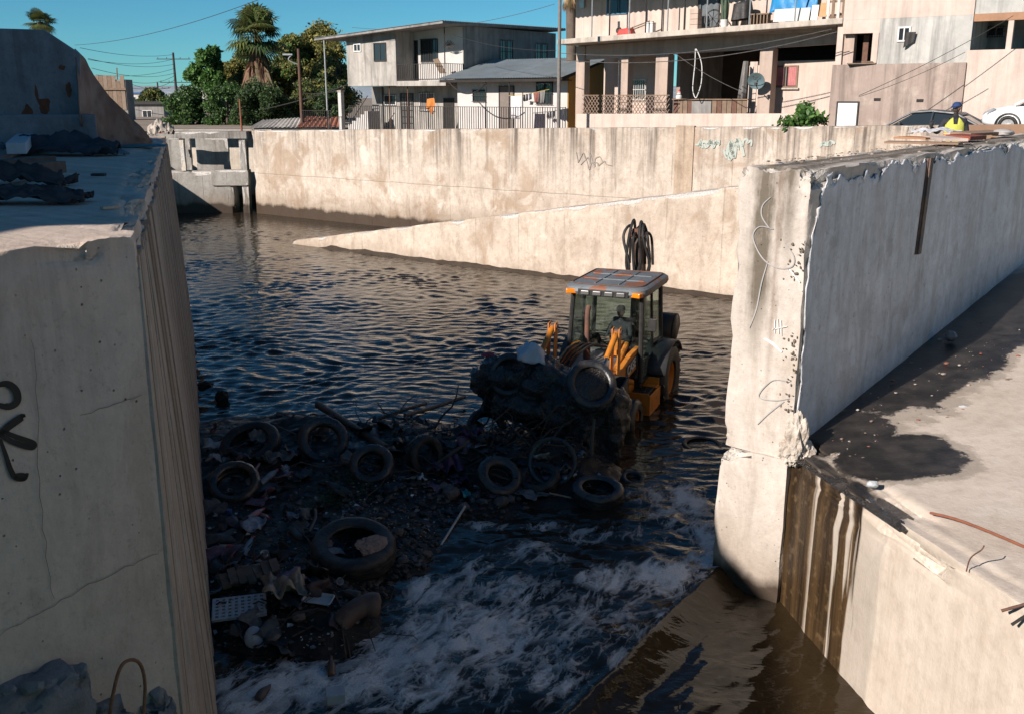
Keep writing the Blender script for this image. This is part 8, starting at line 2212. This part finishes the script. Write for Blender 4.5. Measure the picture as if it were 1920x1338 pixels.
# ================================================================== trees
t = NT('leaf')
tone = t.attr('tone', 'Color')
b2 = t.n('ShaderNodeBsdfTranslucent'); t.set(b2.inputs[0], tone)
t.set(t.b.inputs['Base Color'], tone); t.b.inputs['Roughness'].default_value = .5; t.b.inputs['Specular IOR Level'].default_value = .3
ms = t.n('ShaderNodeMixShader'); ms.inputs[0].default_value = .3; t.t.links.new(t.b.outputs[0], ms.inputs[1]); t.t.links.new(b2.outputs[0], ms.inputs[2]); t.t.links.new(ms.outputs[0], t.out.inputs['Surface'])
leaf_m = t.m
bark = pm('bark', (.13, .10, .075), (.08, .06, .045), 3, .9, .02)
def crown_mesh(clumps, n_leaf, size, tones, seed, elong=1.0):
    """leaf cards scattered in clumps; clumps: (x,y,z,r)"""
    rs_ = np.random.RandomState(seed); tot = sum(c[3]**2 for c in clumps); V = []; T = []
    for (x, y, z, r) in clumps:
        n = int(n_leaf*r*r/tot); d = rs_.normal(size=(n, 3)); d /= np.linalg.norm(d, axis=1)[:, None]+1e-9
        rad = r*(rs_.uniform(0, 1, n)**.55)*(.6+1.0*vnoise(d*2.3+seed, seed))
        c = np.array([x, y, z])+d*rad[:, None]*np.array([1, 1, .85])
        u = rs_.normal(size=(n, 3)); u /= np.linalg.norm(u, axis=1)[:, None]; w_ = np.cross(u, rs_.normal(size=(n, 3))); w_ /= np.linalg.norm(w_, axis=1)[:, None]+1e-9
        s = size*rs_.uniform(.55, 1.25, n)[:, None]
        V.append(np.stack([c-u*s*elong, c+w_*s*.45, c+u*s*elong, c-w_*s*.45], axis=1).reshape(-1, 3))
        tc = np.array(tones)[rs_.randint(0, len(tones), n)]*rs_.uniform(.8, 1.9, (n, 1)); T.append(np.repeat(np.concatenate([tc, np.ones((n, 1))], axis=1), 4, axis=0))
    return np.concatenate(V), np.concatenate(T)
def quads_obj(name, V, T, parent):
    me = bpy.data.meshes.new(name); n = len(V)//4
    me.vertices.add(len(V)); me.vertices.foreach_set('co', V.ravel()); me.loops.add(n*4); me.loops.foreach_set('vertex_index', np.arange(n*4, dtype=np.int32)); me.polygons.add(n); me.polygons.foreach_set('loop_start', np.arange(n, dtype=np.int32)*4); me.update(); me.validate()
    me.materials.append(leaf_m); o = bpy.data.objects.new(name, me); COL.objects.link(o); cattr(o, 'tone', T); o.parent = parent; return o
def tree(label, px, py_top, Y, half_px, base_z, tones, seed, n=9000, size=.12, name='tree', cat='tree', low=.25, nclump=16, trunk=True):
    nclump = int(nclump*1.7)
    top = at_d(px, py_top, Y); rad = half_px/FPX*Y*1.2; n = int(n*2.6); H = top.z-base_z
    root = thing(name, label, cat, (top.x, Y, base_z)); r_ = random.Random(seed); cl = []
    for k in range(nclump):
        a = r_.uniform(0, 6.28); q = math.sqrt(r_.random()); zz = low+(1-low)*r_.random(); wid = rad*math.sin(math.pi*min(.97, .18+.75*zz))**.7
        cl.append((math.cos(a)*q*wid*.8, math.sin(a)*q*wid*.8, H*zz-rad*.15, rad*r_.uniform(.13, .36)))
    V, T = crown_mesh(cl, n, size, tones, seed); quads_obj('crown', V, T, root)
    if trunk:
        mb = MB(); mb.tube([(0, 0, -.3), (.05*rad, 0, H*.2), (0, .03*rad, H*.45), (.04*rad, 0, H*.75)], [.05*H*.5, .04*H*.5, .03*H*.5, .01*H], 7)
        for x, y, z, r in cl[:9]: mb.tube([(0, 0, H*.3), (x*.5, y*.5, (H*.3+z)/2+.1), (x, y, z)], [.022*H*.5, .014*H*.5, .004*H], 5)
        mb.build('trunk', bark, root, True, False)
    return root
dk = [(.035, .06, .02), (.05, .08, .026), (.04, .065, .03)]
gr_ = [(.05, .11, .025), (.07, .14, .03), (.04, .085, .022)]
yl = [(.17, .155, .045), (.13, .13, .04), (.22, .18, .05), (.09, .10, .035)]
ol = [(.12, .12, .035), (.08, .095, .03), (.17, .15, .045)]
GZ = 2.5
tree('bright green leafy tree with an uneven crown at the left of the group', 385, 92, 76, 42, GZ, gr_, 1, 9000, .17, nclump=15, low=.45)
tree('wide yellowing tree behind the big palm on its right', 590, 42, 82, 60, GZ, yl+ol, 2, 13000, .15, low=.4, nclump=22)
tree('olive yellow tree left of the big palm', 455, 90, 80, 40, GZ, ol+yl, 3, 8000, .15, low=.4)
tree('dark olive tree right of the palm above the street lamp', 530, 78, 84, 46, GZ, ol+dk, 4, 9000, .15, low=.35)
tree('yellow tree against the grey house at the right of the group', 628, 88, 78, 30, GZ, yl, 5, 6000, .13, low=.3)
tree('dark green bushy tree lowest at the left of the group', 345, 165, 70, 44, GZ, gr_+dk, 6, 9000, .11, low=.05, nclump=20)
tree('dense dark evergreen bush below the big palm', 485, 152, 68, 56, GZ, dk, 7, 14000, .10, low=.05, nclump=24)
tree('dense dark bush left of the dark evergreen', 420, 158, 69, 48, GZ, gr_+dk, 8, 10000, .10, low=.05, nclump=20)
tree('dark bush behind the wooden pole', 560, 150, 70, 45, GZ, dk+ol, 9, 9000, .10, low=.05, nclump=20)
tree('low dark bush against the grey house corner', 622, 155, 69, 34, GZ, dk, 10, 7000, .10, low=.05, nclump=16)
tree('pale yellow green tree between the palm and the street lamp', 545, 70, 80, 38, GZ, yl+gr_, 21, 8000, .14, low=.3)
tree('thin leaved olive tree directly behind the palm skirt', 480, 105, 79, 42, GZ, ol+dk, 22, 8000, .14, low=.25)
tree('yellow olive tree between street lamp and grey house', 606, 110, 76, 34, GZ, yl+dk, 23, 7000, .13, low=.15)
tree('round dark tree far behind the wooden tower', 282, 168, 170, 24, 3.5, dk+ol, 11, 2500, .35, low=.2)
tree('small far tree right of the round dark one', 318, 190, 150, 22, 3.5, gr_, 12, 2000, .3, low=.1)
# fig-like plant by the white door
def shrub(label, px, py, Y, w_, h_, seed, n, size, tones, base=4.1):
    p = at_d(px, py, Y); root = thing('shrub', label, 'shrub', (p.x, p.y, base)); r_ = random.Random(seed)
    cl = [(r_.gauss(0, .42)*w_, r_.gauss(0, .25)*w_, h_*r_.uniform(.25, .85), w_*r_.uniform(.22, .38)) for _ in range(12)]
    V, T = crown_mesh(cl, n, size, tones, seed, .8); quads_obj('foliage', V, T, root)
    mb = MB()
    for x, y, z, r in cl: mb.tube([(0, 0, 0), (x*.4, y*.4, z*.5), (x, y, z)], [.03, .02, .008], 5)
    mb.build('stems', bark, root, True, False)
p = street_at(1512, 1.1)
shrub('broad leaved green shrub growing behind the wall left of the white door', 1515, 210, p.y, 1.05, 1.75, 3, 1500, .13, [(.05, .11, .025), (.035, .085, .02), (.07, .13, .03)])
# palms
def palm(label, px, py_top, Y, crown_px, base_z, seed, dead=True):
    top = at_d(px, py_top, Y); cr = crown_px/FPX*Y; root = thing('palm_tree', label, 'palm', (top.x, Y, base_z)); H = top.z-base_z-cr*.9; r_ = random.Random(seed)
    mb = MB(); mb.tube([(0, 0, -.5), (.05, 0, H*.5), (0, 0, H)], [.32, .26, .28], 9); mb.build('trunk', bark, root, True, False)
    def fans(n, pitch0, pitch1, lo, hi, tones, name, L, sp_=105):
        V = []; T = []
        for k in range(n):
            a = r_.uniform(0, 6.28); e = r_.uniform(pitch0, pitch1); l_ = L*r_.uniform(lo, hi)
            d = Vector((math.cos(a)*math.cos(e), math.sin(a)*math.cos(e), math.sin(e))); hub = Vector((0, 0, H))+d*l_*.5
            sd = d.cross(Vector((0, 0, 1))); sd = sd.normalized() if sd.length > .01 else Vector((1, 0, 0)); up = sd.cross(d).normalized()
            V += [Vector((0, 0, H))-sd*.02, Vector((0, 0, H))+sd*.02, hub+sd*.02, hub-sd*.02]; c = r_.choice(tones); kk = r_.uniform(.7, 1.2); T += [(*(x*kk for x in c), 1)]*4
            for j in range(17):
                f = R(-sp_+2*sp_*j/16); dd = (d*math.cos(f)+sd*math.sin(f)).normalized(); tip = hub+dd*l_*.62*(1-.25*abs(f)/1.8)+Vector((0, 0, -l_*.22*(1-.3*math.cos(f))))+up*r_.gauss(0, .03)
                mid = hub+dd*l_*.35; s2 = dd.cross(up).normalized()*l_*.032
                V += [hub, mid+s2, tip, mid-s2]; c2 = tuple(x*kk*r_.uniform(.8, 1.2) for x in c); T += [(*c2, 1)]*4
        V = np.array([tuple(v) for v in V]); quads_obj(name, V, np.array(T), root)
    fans(60, -.8, 1.4, .8, 1.35, [(.10, .125, .045), (.13, .15, .05), (.07, .10, .04)], 'fronds', cr)
    if dead: fans(60, -1.57, -1.28, .5, 1.75, [(.30, .20, .11), (.22, .145, .085), (.36, .26, .15)], 'dead_fronds', cr*.95, 38)
    return root
palm('big fan palm with a skirt of hanging dead fronds between the trees', 478, 18, 74, 50, GZ, 1)
palm('small fan palm top showing above the concrete block', 73, 18, 95, 24, 3, 2, True)
palm('shaggy palm with hanging dead fronds beside the peach house', 1072, -70, 52, 30, 4, 3)

# ================================================================== poles, lamp, wires, far things
def pole(name, label, px, py0, py1, Y, r0, mat, cat='pole', arms=None, lamp=False):
    a = at_d(px, py1, Y); b = at_d(px, py0, Y); root = thing(name, label, cat, (a.x, Y, a.z-1)); H = b.z-a.z+1
    mb = MB(); mb.tube([(0, 0, 0), (0, 0, H*.5), (0, 0, H)], [r0, r0*.9, r0*.75], 9); mb.build('shaft', mat, root, True, False)
    for k, (zz, L) in enumerate(arms or []): mb = MB(); mb.box((0, -.05, H-zz), (L, .12, .12)); mb.build('crossarm', mat, root, False, False)
    for k, (zz, L) in enumerate(arms or []):
        for sx in (-.46, -.2, .2, .46): mb = MB(); mb.cyl((sx*L, -.05, H-zz+.06), (sx*L, -.05, H-zz+.30), .05, n=6); mb.build('insulator', iron, root, False, False)
    if lamp:
        q = at_d(536, 104, Y); mb = MB(); mb.tube(bez([(0, 0, H-.9), (-.6, 0, H-.62), (q.x-a.x+.35, 0, q.z-(a.z-1)+.02)], 6), .035, 6); mb.build('lamp_arm', alu, root, True, False)
        mb = MB(); mb.box((q.x-a.x+.1, 0, q.z-a.z+1+.04), (.55, .18, .09)); mb.build('lamp_head', alu, root, False, False)
    return root
polew = pm('brown_pole_wood', (.13, .07, .045), (.085, .05, .035), 3, .9, .01)
pole('utility_pole', 'brown wooden pole carrying a street lamp in front of the trees', 567, 92, 238, 60, .11, polew, 'pole', None, True)
pole('post', 'short rust brown post in front of the bushes', 453, 186, 242, 57, .06, rustred, 'post')
pole('pole', 'thin pale metal pole left of the grey house', 615, 76, 238, 57, .05, alu)
pole('utility_pole', 'grey pole in front of the white house, rising past the peach balcony', 1047, -60, 236, 43.6, .085, pm('grey_pole_wood', (.20, .18, .16), (.14, .125, .11), 4, .9, .008), 'pole')
pole('utility_pole', 'distant dark pole with three crossarms at the far left', 332, 99, 190, 165, .22, iron, 'pole', [(1.0, 5.4), (4.6, 5.0), (8.6, 5.2)])
pole('utility_pole', 'small far pole with one crossarm left of the distant pole', 299, 155, 200, 220, .2, iron, 'pole', [(1.2, 5)])
pole('pole', 'thin light pole on the far road at the left', 293, 200, 240, 100, .08, alu)
pole('pole', 'thin pale pole beside the far grey building', 254, 195, 235, 92, .08, alu)
def wire(label, a, b, sag, r0=.02, grp='wires across the sky'):
    p = at_d(*a); q = at_d(*b); n = 16; mb = MB(); L = []
    for k in range(n+1): t_ = k/n; v = p.lerp(q, t_); v.z -= sag*4*t_*(1-t_); L.append(v-p)
    mb.tube(L, r0, 4); o = mb.build('wire', iron); o.location = p; tag(o, label, 'wire', grp)
wire('long wire rising to the upper right of the left sky', (140, 85, 90), (490, -2, 60), .5, .018)
wire('wire from the distant pole to the left, highest one', (150, 90, 110), (323, 103, 165), .5, .03)
wire('wire from the distant pole, second highest', (165, 112, 110), (326, 111, 165), .6, .03)
wire('wire from the distant pole, third, slightly sagging', (165, 110, 110), (326, 121, 165), .6, .03)
wire('wire from the distant pole middle arm', (172, 128, 110), (326, 138, 165), .7, .03)
wire('wire crossing below the middle arm', (180, 141, 110), (326, 129, 165), .5, .03)
wire('low wire near the wooden tower', (240, 153, 120), (328, 142, 165), .6, .03)
wire('lower wire near the wooden tower', (240, 156, 120), (320, 164, 165), .5, .03)
wire('lowest wire right of the wooden tower', (240, 165, 120), (328, 150, 165), .6, .03)
wire('cable from the grey house across the trees to the left', (650, 160, 57), (255, 206, 90), 1.1, .03)
wire('second cable beside the first one at the grey house', (648, 165, 57), (567, 175, 60), .15, .02)
wire('faint cable slanting across the sky to the peach house', (660, 52, 90), (1040, 8, 80), .8, .02)
wire('cable from the white house eave to the grey house corner', (838, 150, 50.6), (910, 158, 48.5), .55, .03)
wire('cable across the grey house side wall', (850, 66, 51.5), (1043, 95, 43.8), .2, .014)
wire('cable stretched along the porch beam, upper one', (1047, 100, 43.6), (1560, 55, 38), .4, .016)
wire('cable stretched along the porch beam, lower one', (1047, 112, 43.6), (1570, 60, 38), .5, .018)
wire('cable running down from the porch to the counter', (1265, 100, 42), (1385, 170, 40), .1, .014)
wire('cable slanting over the grey and brown walls, upper', (1610, 180, 35.5), (1900, 30, 34), .1, .012)
wire('cable slanting over the brown wall, lower', (1610, 182, 35.5), (1810, 98, 34), .1, .012)
# wooden tower
tw = thing('wooden_hut', 'weathered wooden board hut on the skyline right of the tarpaulin', 'hut', at_d(213, 215, 82)); tl = tw.location
wk_ = 1/FPX*82*1.02
for k in range(7):
    x0 = (185+7.5*k-213)*wk_; mb = MB(); mb.bbox((x0+.01, 0, (215-207)*wk_), (x0+7.5*wk_-.01, .05, (215-150+(2 if k != 5 else -8))*wk_)); P_(mb, 'board', woodb if k % 2 else pm('grey_brown_board', (.26, .19, .14), (.19, .14, .1), 3, .85, .004), tw)
mb = MB(); mb.bbox((-30*wk_, -.12, 42*wk_), (27*wk_, -.004, 46*wk_)); P_(mb, 'ledge', woodb, tw)
mb = MB(); mb.bbox((-26*wk_, .06, -1), (26*wk_, 1.6, 60*wk_)); P_(mb, 'body', plas_dark, tw)
mb = MB(); mb.cyl((12*wk_, .1, 60*wk_), (13*wk_, .1, 80*wk_), .05, n=5); P_(mb, 'finial', woodb, tw)
# far low buildings
def block(label, px0, px1, py0, py1, Y, mat, rm=None, name='building'):
    a = at_d(px0, py1, Y); b = at_d(px1, py0, Y); root = thing(name, label, 'building', (a.x, Y, a.z))
    mb = MB(); mb.bbox((0, 0, -2), (b.x-a.x, 6, b.z-a.z)); P_(mb, 'wall', mat, root)
    mb = MB(); mb.bbox((-.2, -.3, b.z-a.z+.003), (b.x-a.x+.2, 6.2, b.z-a.z+.25)); P_(mb, 'roof', rm or mat, root)
    n = max(1, int((b.x-a.x)/3))
    for k in range(n): x_ = (k+.35)*(b.x-a.x)/n; window(root, x_, x_+.9, (b.z-a.z)*.35, (b.z-a.z)*.75, 0, fm=whitef)
    return root
block('dark low warehouse far behind at the left', 248, 306, 196, 240, 95, plas_dark, iron)
block('pale shed roofed building behind the bushes', 340, 400, 166, 182, 120, plas_white, zinc)
block('small white building on the left skyline', 238, 262, 176, 200, 190, plas_white, pm('blue_roof', (.05, .13, .3), None, 5, .6, 0))
block('grey distant building on the left skyline', 262, 320, 182, 205, 230, plas_grey)
block('pale distant building beside the distant pole', 318, 352, 176, 200, 210, plas_white, zinc)
# low roofs just behind the wall at left centre
lr = thing('shed', 'low shed with a pale bent sheet and red tile roof behind the wall', 'shed', at_d(540, 240, 59))
k_ = 59/FPX*1.02
def lrx(px): return (px-540)*k_
mb = corrugated([(lrx(470), 0, .02), (lrx(560), 0, .02), (lrx(556), 2.0, .55), (lrx(480), 2.0, .40)], .03, .25); P_(mb, 'roof_sheet', plas_grey, lr, True)
mb = corrugated([(lrx(556), -.2, .05), (lrx(634), -.2, .05), (lrx(625), 2.5, .55), (lrx(560), 2.5, .6)], .04, .3); P_(mb, 'tile_roof', pm('red_tile', (.30, .11, .06), (.22, .085, .05), 3, .85, .004), lr, True)
mb = MB(); mb.bbox((lrx(475), .3, -2.5), (lrx(620), 2.2, -.02)); P_(mb, 'wall', plas_white, lr)
# low wall beyond the sluice
mb = MB(); a = at_d(278, 250, 62); b = at_d(470, 240, 62); mb.bbox((0, 0, -1.5), (b.x-a.x, .3, b.z-a.z)); o = mb.build('low_wall', plas_dark); o.location = (a.x, 62, a.z); tag(o, 'low dark wall beyond the sluice frame', 'wall')
